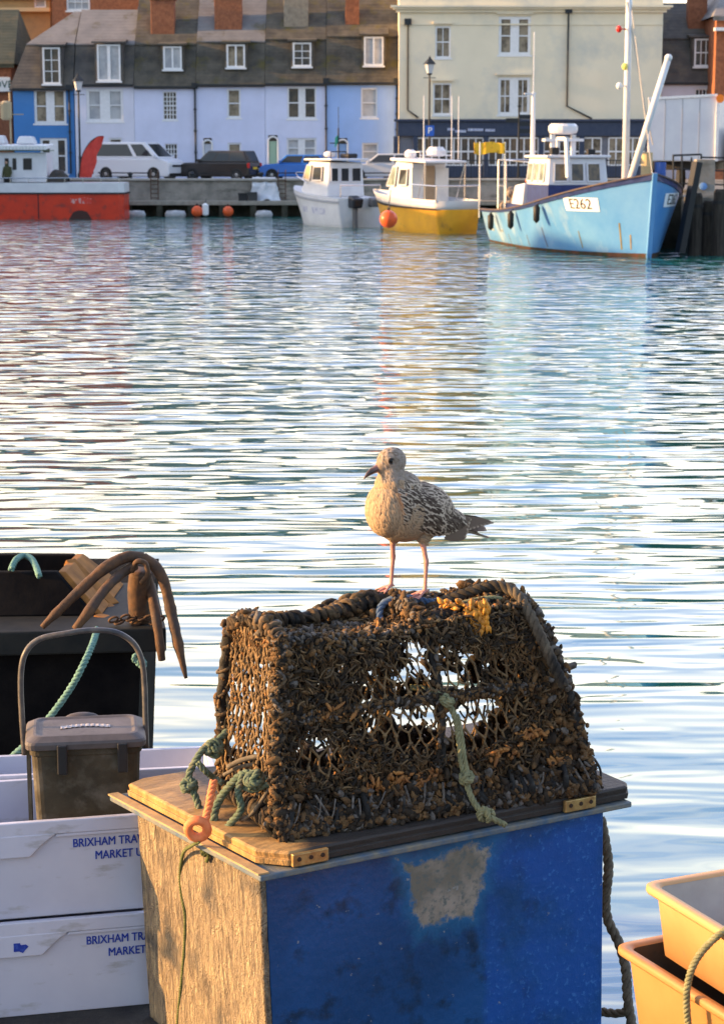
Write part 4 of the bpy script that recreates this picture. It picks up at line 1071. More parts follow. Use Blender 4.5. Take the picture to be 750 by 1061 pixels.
# --- motor cruisers
def cruiser(name, label, corner, hd, L, B, hs, hb, hullm, topm, group='small cabin boats moored at the quay'):
    hd = V((*hd,0)).normalized(); left = V((-hd.y, hd.x, 0))       # port side
    # the near left corner of the transom is given
    st = corner - left*(B*.44)*1.0
    rz_ = math.atan2(hd.y, hd.x)
    root = empty(name, st, rz_, label, 'motor boat', group)
    sh_ = lambda t: hs+(hb-hs)*t**1.7
    sf, hf = make_hull(L, B, sh_, entry=2.3, rake=.9, bw=.84, stern=.92, flare=.35)
    return root, sf, sh_
cr, sf, sh_ = cruiser('cabin_boat', 'white cabin cruiser with a black outboard engine and pilothouse', PZ(352,236,0), (-.46,.89), 7.2, 2.6, 1.35, 1.85, None, None)
hull_mesh(sf, 24).build('hull', M_wgrp, cr, world=False, smooth=True)
strip(sf, .82, .90, .04).build('rubbing_strake', mat('strake_grey', (.35,.36,.40)), cr, world=False)
deck_mesh(sf, 1.0, shrink=.99).build('deck', M_wgrp, cr, world=False)
strip(sf, .40, .62, .008, t0=.22, t1=.42).build('hull_lettering_panel', mat('lilac_lettering', (.35,.36,.50), (.6,.6,.66), 9, lo=.45, hi=.5, stretch=(1,1,.4)), cr, world=False)
strip(sf, .42, .60, .008, t0=.50, t1=.62).build('hull_lettering_panel', mat('lilac_lettering', (0,0,0)), cr, world=False)
b = MB(); b.hexa([(1.6,-1.0,1.38),(4.6,-.95,1.5),(4.6,.95,1.5),(1.6,1.0,1.38)], [(1.6,-.88,3.0),(3.9,-.82,3.08),(3.9,.82,3.08),(1.6,.88,3.0)]); b.build('pilothouse', M_wgrp, cr, world=False, bevel=.08, bseg=3)
b = MB(); b.box(1.2, 4.15, -1.0, 1.0, 3.09, 3.18); b.build('roof', M_wgrp, cr, world=False, bevel=.04)
b = MB(); b.hexa([(4.5,-.8,1.5),(6.0,-.35,1.65),(6.0,.35,1.65),(4.5,.8,1.5)], [(4.5,-.7,2.05),(5.7,-.25,1.9),(5.7,.25,1.9),(4.5,.7,2.05)]); b.build('foredeck_cabin', M_wgrp, cr, world=False, bevel=.08)
brg = mat('brownish_glass', (0,0,0))
for (a, b_) in ((-.78,-.28),(-.15,.30),(.42,.80)):
    win(None, cr, [(1.585,b_,2.1),(1.585,a,2.1),(1.585,a,2.75),(1.585,b_,2.75)], t=.02)
win(None, cr, [(3.2,.985,2.15),(2.2,.985,2.15),(2.2,.93,2.8),(3.1,.93,2.8)], t=.03)
win(None, cr, [(3.5,.975,2.15),(4.25,.955,2.2),(3.9,.90,2.85),(3.4,.92,2.85)][::-1], gl=mat('amber_glass', (.42,.30,.15), (.2,.15,.1), 2, .15), t=.03)
win(None, cr, [(4.45,-.8,1.95),(4.45,.8,1.95),(4.0,.72,2.95),(4.0,-.72,2.95)], gl=mat('amber_glass', (0,0,0)), t=.04)
om = empty('x', (0,0,0)) if False else None
b = MB(); b.hexa([(-.62,.25,.9),(-.02,.25,.9),(-.02,.75,.9),(-.62,.75,.9)], [(-.72,.22,1.35),(-.08,.22,1.5),(-.08,.78,1.5),(-.72,.78,1.35)]); en = b.build('outboard_engine', mat('engine_black', (.02,.022,.03), rough=.25), cr, world=False, bevel=.09, bseg=3)
b = MB(); b.box(-.45,-.18,.42,.58,-.3,.9); b.build('engine_leg', mat('engine_grey', (.12,.12,.13)), en, world=False, bevel=.03)
b = MB(); b.hexa([(-.5,-.7,.95),(-.05,-.7,.95),(-.05,-.3,.95),(-.5,-.3,.95)], [(-.55,-.7,1.3),(-.1,-.7,1.4),(-.1,-.3,1.4),(-.55,-.3,1.3)]); en = b.build('auxiliary_engine', mat('engine_grey', (0,0,0)), cr, world=False, bevel=.06)
b = MB(); b.tube([(.1,-1.05,1.4),(.1,-1.05,1.95),(.1,1.05,1.95),(.1,1.05,1.4)], .03, 6); b.build('grab_rail', M_steel, cr, world=False); b = MB(); b.tube(smooth_path([(3.6,1.05,2.0),(5.2,.85,2.35),(6.5,.1,2.5),(5.2,-.85,2.35),(3.6,-1.05,2.0)],6), .022, 6); b.build('grab_rail', M_steel, cr, world=False)
b = MB(); b.tube([(2.2,.1,3.1),(2.2,.1,4.6)], .04, 6); b.tube([(2.2,.1,4.6),(2.2,.1,5.6)], .015, 5); b.bar((2.2,-.35,3.9),(2.2,.55,3.9),.05); b.tube([(2.0,-.4,3.15),(2.2,-.3,3.5),(2.2,.5,3.5),(2.0,.6,3.15)],.03,6); b.build('antenna_mast', M_black, cr, world=False)
b = MB(); b.lathe([(.22,3.25),(.30,3.32),(.30,3.45),(.18,3.52)], (2.7,.3,0), 14); b.build('radar_dome', M_wgrp, cr, world=False)
b = MB(); b.box(1.7,2.6,-.7,-.15,3.2,3.42); b.build('life_raft', M_black, cr, world=False, bevel=.08)
b = MB(); b.add([(2.2,.12,3.9),(2.2,.12,4.3),(2.15,.30,4.15),(2.15,.32,3.7)], [(0,1,2,3)]); b.build('pennant', mat('green_pennant', (.03,.25,.18)), cr, world=False, solid=.01)

yb, sf, sh_ = cruiser('cabin_boat', 'yellow-hulled cabin boat with an open aft shelter, between white cruiser and trawler', PZ(453,243,0), (-.46,.89), 7.8, 2.35, 1.42, 1.75, None, None)
M_yhull = mat('yellow_hull', (.78,.40,.03), (.66,.32,.03), 1.2, .35, c3=(.30,.15,.04), scale3=2, lo3=.58, hi3=.75)
hull_mesh(sf, 24, w1=.74).build('hull', M_yhull, yb, world=False, smooth=True)
hull_mesh(sf, 24, w0=.74, w1=1.0, m=2, off=.01).build('topsides', M_wgrp, yb, world=False, smooth=True)
strip(sf, .72, .77, .05).build('rubbing_strake', M_black, yb, world=False)
strip(sf, .95, 1.03, .05).build('gunwale', M_wgrp, yb, world=False)
deck_mesh(sf, .9, shrink=.98).build('deck', M_wgrp, yb, world=False)
b = MB(); b.hexa([(2.6,-.95,1.3),(5.0,-.85,1.5),(5.0,.85,1.5),(2.6,.95,1.3)], [(2.6,-.85,3.0),(4.3,-.75,3.1),(4.3,.75,3.1),(2.6,.85,3.0)]); b.build('wheelhouse', M_wgrp, yb, world=False, bevel=.06)
b = MB(); b.hexa([(1.1,-1.05,3.02),(4.6,-.9,3.12),(4.6,.9,3.12),(1.1,1.05,3.02)], [(1.1,-1.05,3.12),(4.6,-.9,3.24),(4.6,.9,3.24),(1.1,1.05,3.12)]); b.build('roof', M_wgrp, yb, world=False, bevel=.03)
b = MB(); b.box(2.55,2.59,-.25,.28,1.35,2.9); b.build('door', mat('tan_door', (.36,.26,.16), (.28,.20,.13), 2), yb, world=False)
b = MB(); b.box(2.54,2.59,-.95,-.28,1.35,2.8); b.box(2.54,2.59,.32,.9,1.35,2.8); b.build('bulkhead', mat('offwhite', (.66,.65,.62), (.5,.5,.5), 1), yb, world=False)
for y in (1.0,-1.0):
    b = MB(); b.tube([(1.2,y,1.35),(1.2,y,3.05)], .04, 6); b.tube([(1.2,y,3.0),(1.9,y*.97,1.4)], .03, 6); b.build('shelter_post', M_steel, yb, world=False)
b = MB(); b.tube([(.1,1.05,1.42),(.1,1.05,2.05),(.1,-1.05,2.05),(.1,-1.05,1.42)], .03, 6); b.tube([(.1,1.05,2.05),(2.4,1.1,2.1)], .03, 6); b.build('grab_rail', M_steel, yb, world=False)
win(None, yb, [(3.7,.93,2.05),(2.9,.955,2.05),(2.9,.89,2.75),(3.6,.88,2.75)], t=.03)
win(None, yb, [(4.9,.87,2.0),(4.1,.90,2.0),(4.0,.83,2.85),(4.4,.80,2.85)], gl=mat('pale_green_glass', (0,0,0)), t=.03)
b = MB(); b.lathe([(.18,3.25),(.26,3.3),(.26,3.5),(.12,3.6)], (3.6,.4,0), 14); b.lathe([(.3,3.3),(.42,3.36),(.44,3.55),(.3,3.72)], (2.8,-.45,0), 14); b.build('radar_dome', M_wgrp, yb, world=False)
b = MB()
for (x, y, h) in ((1.5,.9,5.9),(1.6,-.55,5.9),(1.7,-.95,5.9),(3.0,.1,4.1)): b.tube([(x,y,3.1),(x,y,h)], .022, 5)
b.tube([(2.0,.8,3.35),(2.0,-.8,3.35)], .03, 6); b.tube([(2.0,.8,3.12),(2.0,.8,3.5),(3.2,.7,3.5),(3.2,.7,3.2)], .025, 6); b.build('antenna', M_wgrp, yb, world=False)
c = PZ(402.5, 236, 0); buoy(402.5, 227, 84.5, .37, 'large orange round buoy hanging at the side of the yellow boat')
fb = [o for o in bpy.data.objects if o.name.startswith('buoy')][-1]
b = MB(); cc = P(402.5,227,84.5); b.tube([cc+V((0,0,.4)), cc+V((.1,1.2,1.15))], .02, 5); b.build('line', M_black, fb)
# boat behind trawler stern carrying a yellow banner
root = empty('banner', P(506,160,79.3), 0, 'yellow banner on two poles behind the stern of the trawler', 'banner')
b = MB(); b.grid(lambda a, c_: P(491+32*a, 147.5+.8*math.sin(a*9)+(11.5+.8*math.sin(a*6))*c_, 79.3+.04*math.sin(a*12)), 16, 4); b.build('cloth', mat('yellow_cloth', (.75,.45,.03), (.35,.20,.02), 5, .7, lo=.55, hi=.62), root, solid=.02)
b = MB(); b.tube([P(497,147,79.3), (P(497,147,79.3).x,79.34,1.0)], .035, 6); b.tube([P(523,147,79.3), (P(523,147,79.3).x,79.34,1.0)], .035, 6); b.build('pole', M_steel, root)
# --- red ferry
FY = 109.0
fx1 = X(127,FY-1.5); root = empty('passenger_boat', (fx1-7, FY, 0), 0, 'red-hulled passenger boat with a white upper band and striped awning, at the left', 'boat')
def z_(v): return Z(v, FY-1.5)
M_redh = mat('red_hull', (.66,.045,.015), (.52,.035,.015), 1.2, .35, c3=(.25,.04,.03), scale3=2.5, lo3=.55, hi3=.7)
def fhull(z0, z1, off, tz=0):
    mb = MB(); y0, y1 = FY-1.5-off, FY+1.5+off
    pl = [(fx1-15,y0),(fx1-.25,y0),(fx1+off,y0+.35),(fx1+off,y1-.35),(fx1-.25,y1),(fx1-15,y1)]
    mb.prism([(x,y,z0) for x,y in pl], (0,0,z1-z0)); return mb
fhull(-.5, z_(200.5), 0).build('hull', M_redh, root)
fhull(z_(200.5)+.003, z_(189.5), .02).build('bulwark', M_wgrp, root)
fhull(z_(201.2), z_(199.5), .07).build('rubbing_strake', M_black, root)
b = MB(); b.box(X(38,FY-1.52),X(39,FY-1.52),FY-1.515,FY-1.49,0.02,z_(201.3)); b.build('hull_seam', M_black, root)
b = MB(); xa, xb = X(70,FY-1.5), X(94,FY-1.5)
b.prism([(xa,FY-1.53,0.0),(xb,FY-1.53,0.0),(xb-.25,FY-1.53,.38),(xb-.5,FY-1.53,.46),(xa+.5,FY-1.53,.46),(xa+.25,FY-1.53,.38)], (0,.04,0)); b.build('recess', mat('recess_brown', (.06,.025,.02)), root)
b = MB(); b.grid(lambda a, c_: (X(72+22*a,FY-1.5), FY-1.512, z_(205.3+5.5*c_+1.2*math.sin(a*7)*(1-c_)*.8)), 20, 2); b.build('hull_marking', mat('faded_marking', (.62,.35,.32), (.62,.05,.03), 7, .4, lo=.45, hi=.5, stretch=(1,1,.5)), root)
b = MB(); xa = X(-90,FY); b.box(xa, X(48,FY-1.2), FY-1.1, FY+1.1, z_(189), z_(158)); b.build('cabin', M_wgrp, root, bevel=.03)
for (u0,u1) in ((5,9),(13,17),(24,33),(-14,-4)):
    b = MB(); b.box(X(u0,FY-1.1),X(u1,FY-1.1),FY-1.125,FY-1.102,z_(176),z_(164)); b.build('window', M_glass, root)
b = MB(); n = 34; x0_, x1_ = X(-70,FY-1.6), X(48,FY-1.6)
for i in range(n):
    xx = x0_+(x1_-x0_)*i/n; dxx = (x1_-x0_)/n
    b.hexa([(xx,FY-1.45,z_(155.5)),(xx+dxx*.93,FY-1.45,z_(155.5)),(xx+dxx*.93,FY+1.3,z_(152)),(xx,FY+1.3,z_(152))],[(xx,FY-1.45,z_(150.5)),(xx+dxx*.93,FY-1.45,z_(150.5)),(xx+dxx*.93,FY+1.3,z_(149)),(xx,FY+1.3,z_(149))])
b.build('awning', M_frame, root, bevel=.04)
b = MB(); b.box(x0_,x1_,FY-1.4,FY+1.3,z_(156.5),z_(155.6)); b.build('awning_edge', mat('green_edge', (.08,.12,.06)), root)
b = MB()
for k in range(16): xx = fx1-.2-k*.95; b.tube([(xx,FY-1.45,z_(189.5)),(xx,FY-1.45,z_(184.5))], .02, 5)
b.tube([(fx1-14.5,FY-1.45,z_(184.5)),(fx1-.2,FY-1.45,z_(184.5))], .03, 6); b.build('rail', M_steel, root)
for (u0,u1,v0) in ((19,38,141),(-6,8,140)):
    b = MB(); b.hexa([(X(u0,FY),FY-.6,z_(149)),(X(u1,FY),FY-.6,z_(149)),(X(u1,FY),FY+.6,z_(149)),(X(u0,FY),FY+.6,z_(149))],[(X(u0,FY)+.15,FY-.5,z_(v0)),(X(u1,FY)-.15,FY-.5,z_(v0)),(X(u1,FY)-.15,FY+.5,z_(v0)),(X(u0,FY)+.15,FY+.5,z_(v0))]); b.build('life_raft', M_wgrp, root, bevel=.08)
b = MB(); b.tube([(X(12,FY),FY,z_(150)),(X(12,FY),FY,z_(95))], .05, 6); b.bar((X(12,FY)-.5,FY,z_(118)),(X(12,FY)+.7,FY,z_(118)),.05); b.lathe([(.2,0),(.3,.1),(.3,.9),(.15,1.0)], (X(8,FY),FY,z_(124)), 10); b.build('signal_mast', mat('mast_tan', (.40,.32,.2)), root)

# --- people aboard (one continuous skinned body each)
def person(name, label, loc, rz, skel, radii, edges, mats, skin_m, head, hair_m, coat_m, scale=1.0):
    pass
def skin_body(verts, edges, rad, m, parent, name, lv=2):
    me = bpy.data.meshes.new(name); me.from_pydata(verts, edges, []); o = bpy.data.objects.new(name, me); COL.objects.link(o); o.parent = parent
    md = o.modifiers.new('skin', 'SKIN'); 
    for i, r_ in enumerate(rad):
        sv = me.skin_vertices[0].data[i]; sv.radius = r_ if hasattr(r_, '__len__') else (r_, r_); sv.use_root = (i == 0)
    md.use_smooth_shade = True
    s_ = o.modifiers.new('sub', 'SUBSURF'); s_.levels = lv; s_.render_levels = lv
    me.materials.append(m); return o
def standing(label, loc, rz, coat, trousers, hair, seated=False):
    root = empty('person', loc, rz, label, 'person')
    dz = 0 if not seated else -.45
    hip = .92+dz
    vtx = [(0,0,hip),(0,0,hip+.25),(0,.0,hip+.48),(0,0.01,hip+.56),(0,.03,hip+.66),(0,.03,hip+.78),
           (.17,0,hip+.46),(.24,.02,hip+.18),(.20,.14,hip-.02),(.17,.22,hip-.04),
           (-.17,0,hip+.46),(-.24,.02,hip+.18),(-.20,.14,hip-.02),(-.17,.22,hip-.04)]
    rad = [(.17,.13),(.16,.12),(.17,.11),.06,.09,.085, .07,.055,.042,.04, .07,.055,.042,.04]
    ed = [(0,1),(1,2),(2,3),(3,4),(4,5),(2,6),(6,7),(7,8),(8,9),(2,10),(10,11),(11,12),(12,13)]
    if seated: legs = [(.10,.05,hip-.04),(.11,.42,hip-.02),(.11,.44,hip-.42),(.11,.56,hip-.44)]
    else: legs = [(.10,0,hip-.08),(.11,.01,hip-.46),(.11,-.01,hip-.84),(.11,.12,hip-.88)]
    for sg in (1,-1):
        b0 = len(vtx)
        vtx += [(x*sg,y,z) for x,y,z in legs]; rad += [.10,.07,.05,.045]; ed += [(0,b0),(b0,b0+1),(b0+1,b0+2),(b0+2,b0+3)]
    skin_body(vtx, ed, rad, coat, root, 'body')
    b = MB(); b.ball((0,.02,hip+.80), .105, 12, 8, (1,1.05,1)); b.build('hair', hair, root, world=False, smooth=True)
    b = MB(); b.ball((0,.085,hip+.735), .075, 12, 8, (1,.8,1.15)); b.build('face', mat('skin_tone', (.45,.27,.19), rough=.55), root, world=False, smooth=True)
    b = MB()
    for sg in (1,-1): b.lathe([(.125,0),(.10,-.40 if not seated else -.2)], (sg*.10,.0,hip-.02), 10)
    if not seated: b.build('trousers', trousers, root, world=False)
    return root
fdz = 1.28
standing('person in an olive coat standing by the cabin of the red-hulled boat', V((X(8,FY-1.0), FY-1.2, fdz)), R(160), mat('olive_coat', (.05,.06,.025), (.08,.08,.04), 8, .9), M_black, mat('dark_hair', (.03,.02,.015)))
standing('person in a tan coat sitting on deck of the red-hulled boat', V((X(43,FY-.6), FY-.4, fdz+.5)), R(200), mat('tan_coat', (.35,.25,.16), (.30,.2,.14), 8, .9), M_black, mat('dark_hair', (0,0,0)), seated=True)
b = MB(); rnd = random.Random(11)
b.grid(lambda a, c_: (X(50+21*a,FY-.6), FY-1.2+1.0*c_, z_(189) + (.62+.12*mnoise.noise(V((a*5,c_*3,1))))*math.sin(PI*min(1,max(0,a*.96+.02)))**.35*math.sin(PI*c_)**.4), 22, 10)
o = b.build('tarpaulin', mat('dark_tarpaulin', (.03,.03,.03), (.06,.045,.03), 6, .7), smooth=True); tag(o, 'dark tarpaulin heap on the deck of the red-hulled boat', 'tarpaulin')
# ================================================================ FOREGROUND
DZ = 0.85
M_deck = mat('dark_deck', (.02,.02,.022), (.045,.043,.04), 8, .8, bump=.8, bscale=60, bdist=.01)
d = MB(); d.prism([(-7,-3,DZ-.35),(8,-3,DZ-.35),(8,5.50,DZ-.35),(.35,5.62,DZ-.35),(.45,6.1,DZ-.35),(-.1,6.95,DZ-.35),(-7,6.95,DZ-.35)], (0,0,.35))
tag(d.build('deck', M_deck), kind='structure')
d = MB(); d.prism([(-7,-3,-3),(8,-3,-3),(8,4.9,-3),(-.6,5.2,-3),(-7,5.6,-3)], (0,0,3+DZ-.36)); tag(d.build('quay', M_weed), kind='structure')

# ---------------------------------------------------------------- wooden chest
ZR = 1.60
Cc = PZ(268, 906, ZR); Rr = PZ(652, 829, ZR)
e1 = (Rr-Cc).normalized(); e2 = V((-e1.y, e1.x, 0)); ANG = math.atan2(e1.y, e1.x); LEN = (Rr-Cc).length
DEP = .87
M3 = Matrix.Rotation(-ANG, 3, 'Z')
def toL(p, org): return M3 @ (V(p)-V(org))
chest = empty('storage_chest', (Cc.x, Cc.y, DZ), ANG, 'weathered wooden chest with blue painted front and bare plywood end, under the lobster pot', 'chest')
def painted_blue():
    m = bpy.data.materials.new('worn_blue_paint'); m.use_nodes = True; nt = m.node_tree; N = nt.nodes; L = nt.links; b = N['Principled BSDF']
    tc = N.new('ShaderNodeTexCoord'); sp = N.new('ShaderNodeSeparateXYZ'); L.new(tc.outputs['Object'], sp.inputs[0])
    def nz(sc, det=6, st=(1,1,1), r=.6):
        mp = N.new('ShaderNodeMapping'); mp.inputs['Scale'].default_value = st; n = N.new('ShaderNodeTexNoise'); n.inputs['Scale'].default_value = sc; n.inputs['Detail'].default_value = det; n.inputs['Roughness'].default_value = r
        L.new(tc.outputs['Object'], mp.inputs['Vector']); L.new(mp.outputs['Vector'], n.inputs['Vector']); return n.outputs['Fac']
    def mth(op, a, b_=None, c_=None):
        x = N.new('ShaderNodeMath'); x.operation = op
        for i, q in enumerate((a, b_, c_)):
            if q is None: continue
            if isinstance(q, (int, float)): x.inputs[i].default_value = q
            else: L.new(q, x.inputs[i])
        return x.outputs[0]
    def rmp(v, a, b_, c0=0, c1=1):
        r_ = N.new('ShaderNodeMapRange'); r_.inputs['From Min'].default_value = a; r_.inputs['From Max'].default_value = b_; r_.inputs['To Min'].default_value = c0; r_.inputs['To Max'].default_value = c1
        L.new(v, r_.inputs['Value']); return r_.outputs['Result']
    def mix(f, A, B):
        x = N.new('ShaderNodeMix'); x.data_type = 'RGBA'
        if isinstance(f, float): x.inputs['Factor'].default_value = f
        else: L.new(f, x.inputs['Factor'])
        for k, q in (('A', A), ('B', B)):
            if isinstance(q, tuple): x.inputs[k].default_value = (*q, 1)
            else: L.new(q, x.inputs[k])
        return x.outputs['Result']
    X_, Z_ = sp.outputs[0], sp.outputs[2]
    base = mix(rmp(nz(2.2), .38, .62), (.004,.045,.14), (.008,.075,.24))
    base = mix(rmp(nz(9, 7), .52, .66), base, (.004,.030,.08))
    # a darker band of older paint down the middle and a brighter one at the right
    bright = mth('MULTIPLY', rmp(mth('ADD', X_, mth('MULTIPLY', nz(14), .06)), .80, .83), rmp(nz(3.0, 8), .35, .55))
    base = mix(mth('MULTIPLY', bright, .65), base, (.008,.08,.38))
    fine = rmp(nz(60, 4), .58, .66)
    base = mix(mth('MULTIPLY', mth('MULTIPLY', fine, bright), .6), base, (.05,.19,.50))
    # worn patch down to grey wood
    cx, cz = PX, PZC
    dz_ = mth('SUBTRACT', Z_, cz)
    half = mth('ADD', .120, mth('MULTIPLY', dz_, .33))
    ax = mth('SUBTRACT', mth('ABSOLUTE', mth('SUBTRACT', X_, cx)), half)
    az = mth('SUBTRACT', mth('ABSOLUTE', dz_), .105)
    sd = mth('MAXIMUM', ax, az)
    sd = mth('ADD', sd, mth('MULTIPLY', mth('SUBTRACT', nz(16, 9, r=.7), .5), .13))
    patch = rmp(sd, .010, -.006)
    wood = mix(rmp(nz(7, 8), .40, .62), (.17,.145,.10), (.34,.285,.22))
    wood = mix(rmp(nz(45, 5), .5, .64), wood, (.12,.13,.11))
    edge = mth('MULTIPLY', rmp(sd, .06, .01), .5)
    base = mix(edge, base, (.02,.16,.32))
    col = mix(mth('MULTIPLY', patch, .95), base, wood)
    scr = rmp(nz(34, 3, (.25,1,3.2)), .70, .73); base = mix(mth('MULTIPLY', scr, .45), base, (.06,.16,.30))
    drip = rmp(nz(16, 4, (3.0,1,.22)), .60, .72); base = mix(mth('MULTIPLY', drip, .5), base, (.004,.025,.055))
    # scattered chips
    chips = rmp(nz(34, 6), .690, .700)
    col = mix(mth('MULTIPLY', chips, .7), col, (.25,.27,.27))
    L.new(col, b.inputs['Base Color'])
    L.new(rmp(patch, 0, 1, .42, .85), b.inputs['Roughness'])
    bp = N.new('ShaderNodeBump'); bp.inputs['Strength'].default_value = .55; bp.inputs['Distance'].default_value = .006
    hsum = mth('ADD', mth('ADD', nz(30, 6), nz(6, 4, (1,1,.3))), mth('MULTIPLY', patch, -.3)); L.new(hsum, bp.inputs['Height']); L.new(bp.outputs['Normal'], b.inputs['Normal'])
    return m
pc = toL(P(468, 922, 5.74), (Cc.x,Cc.y,DZ)); PX, PZC = pc.x, pc.z
def plywood():
    m = bpy.data.materials.new('bare_plywood'); m.use_nodes = True; nt = m.node_tree; N = nt.nodes; L = nt.links; b = N['Principled BSDF']
    tc = N.new('ShaderNodeTexCoord')
    mp = N.new('ShaderNodeMapping'); mp.inputs['Scale'].default_value = (1, 3.0, .55); L.new(tc.outputs['Object'], mp.inputs['Vector'])
    n1 = N.new('ShaderNodeTexNoise'); n1.inputs['Scale'].default_value = 9; n1.inputs['Detail'].default_value = 8; n1.inputs['Distortion'].default_value = 1.6; n1.inputs['Roughness'].default_value = .65; L.new(mp.outputs[0], n1.inputs['Vector'])
    mpw = N.new('ShaderNodeMapping'); mpw.inputs['Scale'].default_value = (1, 2.0, .8); L.new(tc.outputs['Object'], mpw.inputs['Vector'])
    wq = N.new('ShaderNodeTexNoise'); wq.inputs['Scale'].default_value = 24; wq.inputs['Detail'].default_value = 5; wq.inputs['Distortion'].default_value = 2.2; L.new(mpw.outputs[0], wq.inputs['Vector'])
    ws = N.new('ShaderNodeMath'); ws.operation = 'SUBTRACT'; ws.inputs[1].default_value = .5; L.new(wq.outputs['Fac'], ws.inputs[0])
    wv = N.new('ShaderNodeMath'); wv.operation = 'ABSOLUTE'; L.new(ws.outputs[0], wv.inputs[0])
    rp = N.new('ShaderNodeValToRGB'); e = rp.color_ramp.elements; e[0].position = .30; e[0].color = (.065,.052,.038,1); e[1].position = .60; e[1].color = (.42,.32,.19,1); q = rp.color_ramp.elements.new(.45); q.color = (.26,.195,.125,1)
    L.new(n1.outputs['Fac'], rp.inputs['Fac'])
    n2 = N.new('ShaderNodeTexNoise'); n2.inputs['Scale'].default_value = 5; n2.inputs['Detail'].default_value = 6; L.new(tc.outputs['Object'], n2.inputs['Vector'])
    r2 = N.new('ShaderNodeMapRange'); r2.inputs['From Min'].default_value = .54; r2.inputs['From Max'].default_value = .70; L.new(n2.outputs['Fac'], r2.inputs['Value'])
    mx = N.new('ShaderNodeMix'); mx.data_type = 'RGBA'; L.new(r2.outputs[0], mx.inputs['Factor']); L.new(rp.outputs[0], mx.inputs['A']); mx.inputs['B'].default_value = (.05,.055,.06,1); L.new(mx.outputs['Result'], b.inputs['Base Color'])
    b.inputs['Roughness'].default_value = .85
    ad = N.new('ShaderNodeMath'); ad.operation = 'ADD'; ml = N.new('ShaderNodeMath'); ml.operation = 'MULTIPLY'; ml.inputs[1].default_value = 2.2; L.new(wv.outputs[0], ml.inputs[0]); L.new(ml.outputs[0], ad.inputs[0]); L.new(n1.outputs['Fac'], ad.inputs[1])
    bp = N.new('ShaderNodeBump'); bp.inputs['Strength'].default_value = 1.0; bp.inputs['Distance'].default_value = .020; L.new(ad.outputs[0], bp.inputs['Height']); L.new(bp.outputs['Normal'], b.inputs['Normal'])
    return m
M_bluep, M_ply = painted_blue(), plywood()
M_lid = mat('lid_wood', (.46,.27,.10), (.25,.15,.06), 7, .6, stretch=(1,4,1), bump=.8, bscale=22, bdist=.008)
def shade_wet_lid(m):
    # sunlit left end painted ochre, the rest painted dark for pot shade and wet
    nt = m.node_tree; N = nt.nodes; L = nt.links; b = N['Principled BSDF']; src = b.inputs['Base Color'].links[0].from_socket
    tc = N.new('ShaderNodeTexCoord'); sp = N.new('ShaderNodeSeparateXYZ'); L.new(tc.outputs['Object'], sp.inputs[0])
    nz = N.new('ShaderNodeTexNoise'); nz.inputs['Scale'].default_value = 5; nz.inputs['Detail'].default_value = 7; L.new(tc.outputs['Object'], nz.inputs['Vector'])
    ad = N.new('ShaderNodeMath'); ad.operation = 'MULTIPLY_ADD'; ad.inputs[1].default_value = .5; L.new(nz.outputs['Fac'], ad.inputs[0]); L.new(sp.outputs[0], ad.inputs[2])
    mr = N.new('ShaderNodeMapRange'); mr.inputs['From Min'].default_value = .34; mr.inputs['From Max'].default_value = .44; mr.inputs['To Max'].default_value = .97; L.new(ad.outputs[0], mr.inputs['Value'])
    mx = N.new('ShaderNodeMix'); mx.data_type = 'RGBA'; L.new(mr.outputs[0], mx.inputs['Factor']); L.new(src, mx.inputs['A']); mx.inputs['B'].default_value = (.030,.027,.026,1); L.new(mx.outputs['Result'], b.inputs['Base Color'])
shade_wet_lid(M_lid)
M_lidside = mat('lid_edge_blue', (.06,.11,.17), (.20,.18,.13), 14, .6, bump=.4, bscale=50, bdist=.004)
zt0 = ZR-.021-DZ
SKW = .075
by0, by1 = .022, DEP-.04
def xl(y, z): return .022 - .012*(y/DEP) + .030*(1-z/zt0)      # left end leans and tapers a little
def xr_(y, z): return LEN-.085 + .012*(1-z/zt0)
def slab(y0, y1, x0f, x1f, m, nm):
    b = MB(); b.hexa([(x0f(y0,0),y0,0),(x1f(y0,0),y0,0),(x1f(y1,0),y1,0),(x0f(y1,0),y1,0)], [(x0f(y0,zt0),y0,zt0),(x1f(y0,zt0),y0,zt0),(x1f(y1,zt0),y1,zt0),(x0f(y1,zt0),y1,zt0)])
    return b.build(nm, m, chest, world=False, bevel=.003)
slab(by0, by0+.02, lambda y,z: xl(y,z)+.012, xr_, M_bluep, 'front_panel')
g = MB(); g.grid(lambda a, c: (xl(by0+(by1-by0)*a, zt0*c) - .003*mnoise.noise(V((a*9,c*5,0))) - .0015*mnoise.noise(V((a*40,c*14,3))), by0+(by1-by0)*a, zt0*c), 90, 60); o_ = g.build('end_panel', M_ply, chest, world=False, smooth=True, solid=.02)
slab(by0+.0205, by1, lambda y,z: xr_(y,z)-.02, lambda y,z: xr_(y,z)-.001, M_ply, 'end_panel')
slab(by1-.02, by1-.001, lambda y,z: xl(y,z)+.012, lambda y,z: xr_(y,z)-.021, M_ply, 'back_panel')
b = MB(); b.hexa([(0,-.012,zt0+.001),(LEN,-.012,zt0+.001),(LEN,DEP,zt0+.001),(-SKW,DEP,zt0+.001)], [(0,-.012,zt0+.019),(LEN,-.012,zt0+.019),(LEN,DEP,zt0+.019),(-SKW,DEP,zt0+.019)]); b.build('rim', M_lidside, chest, world=False, bevel=.004)
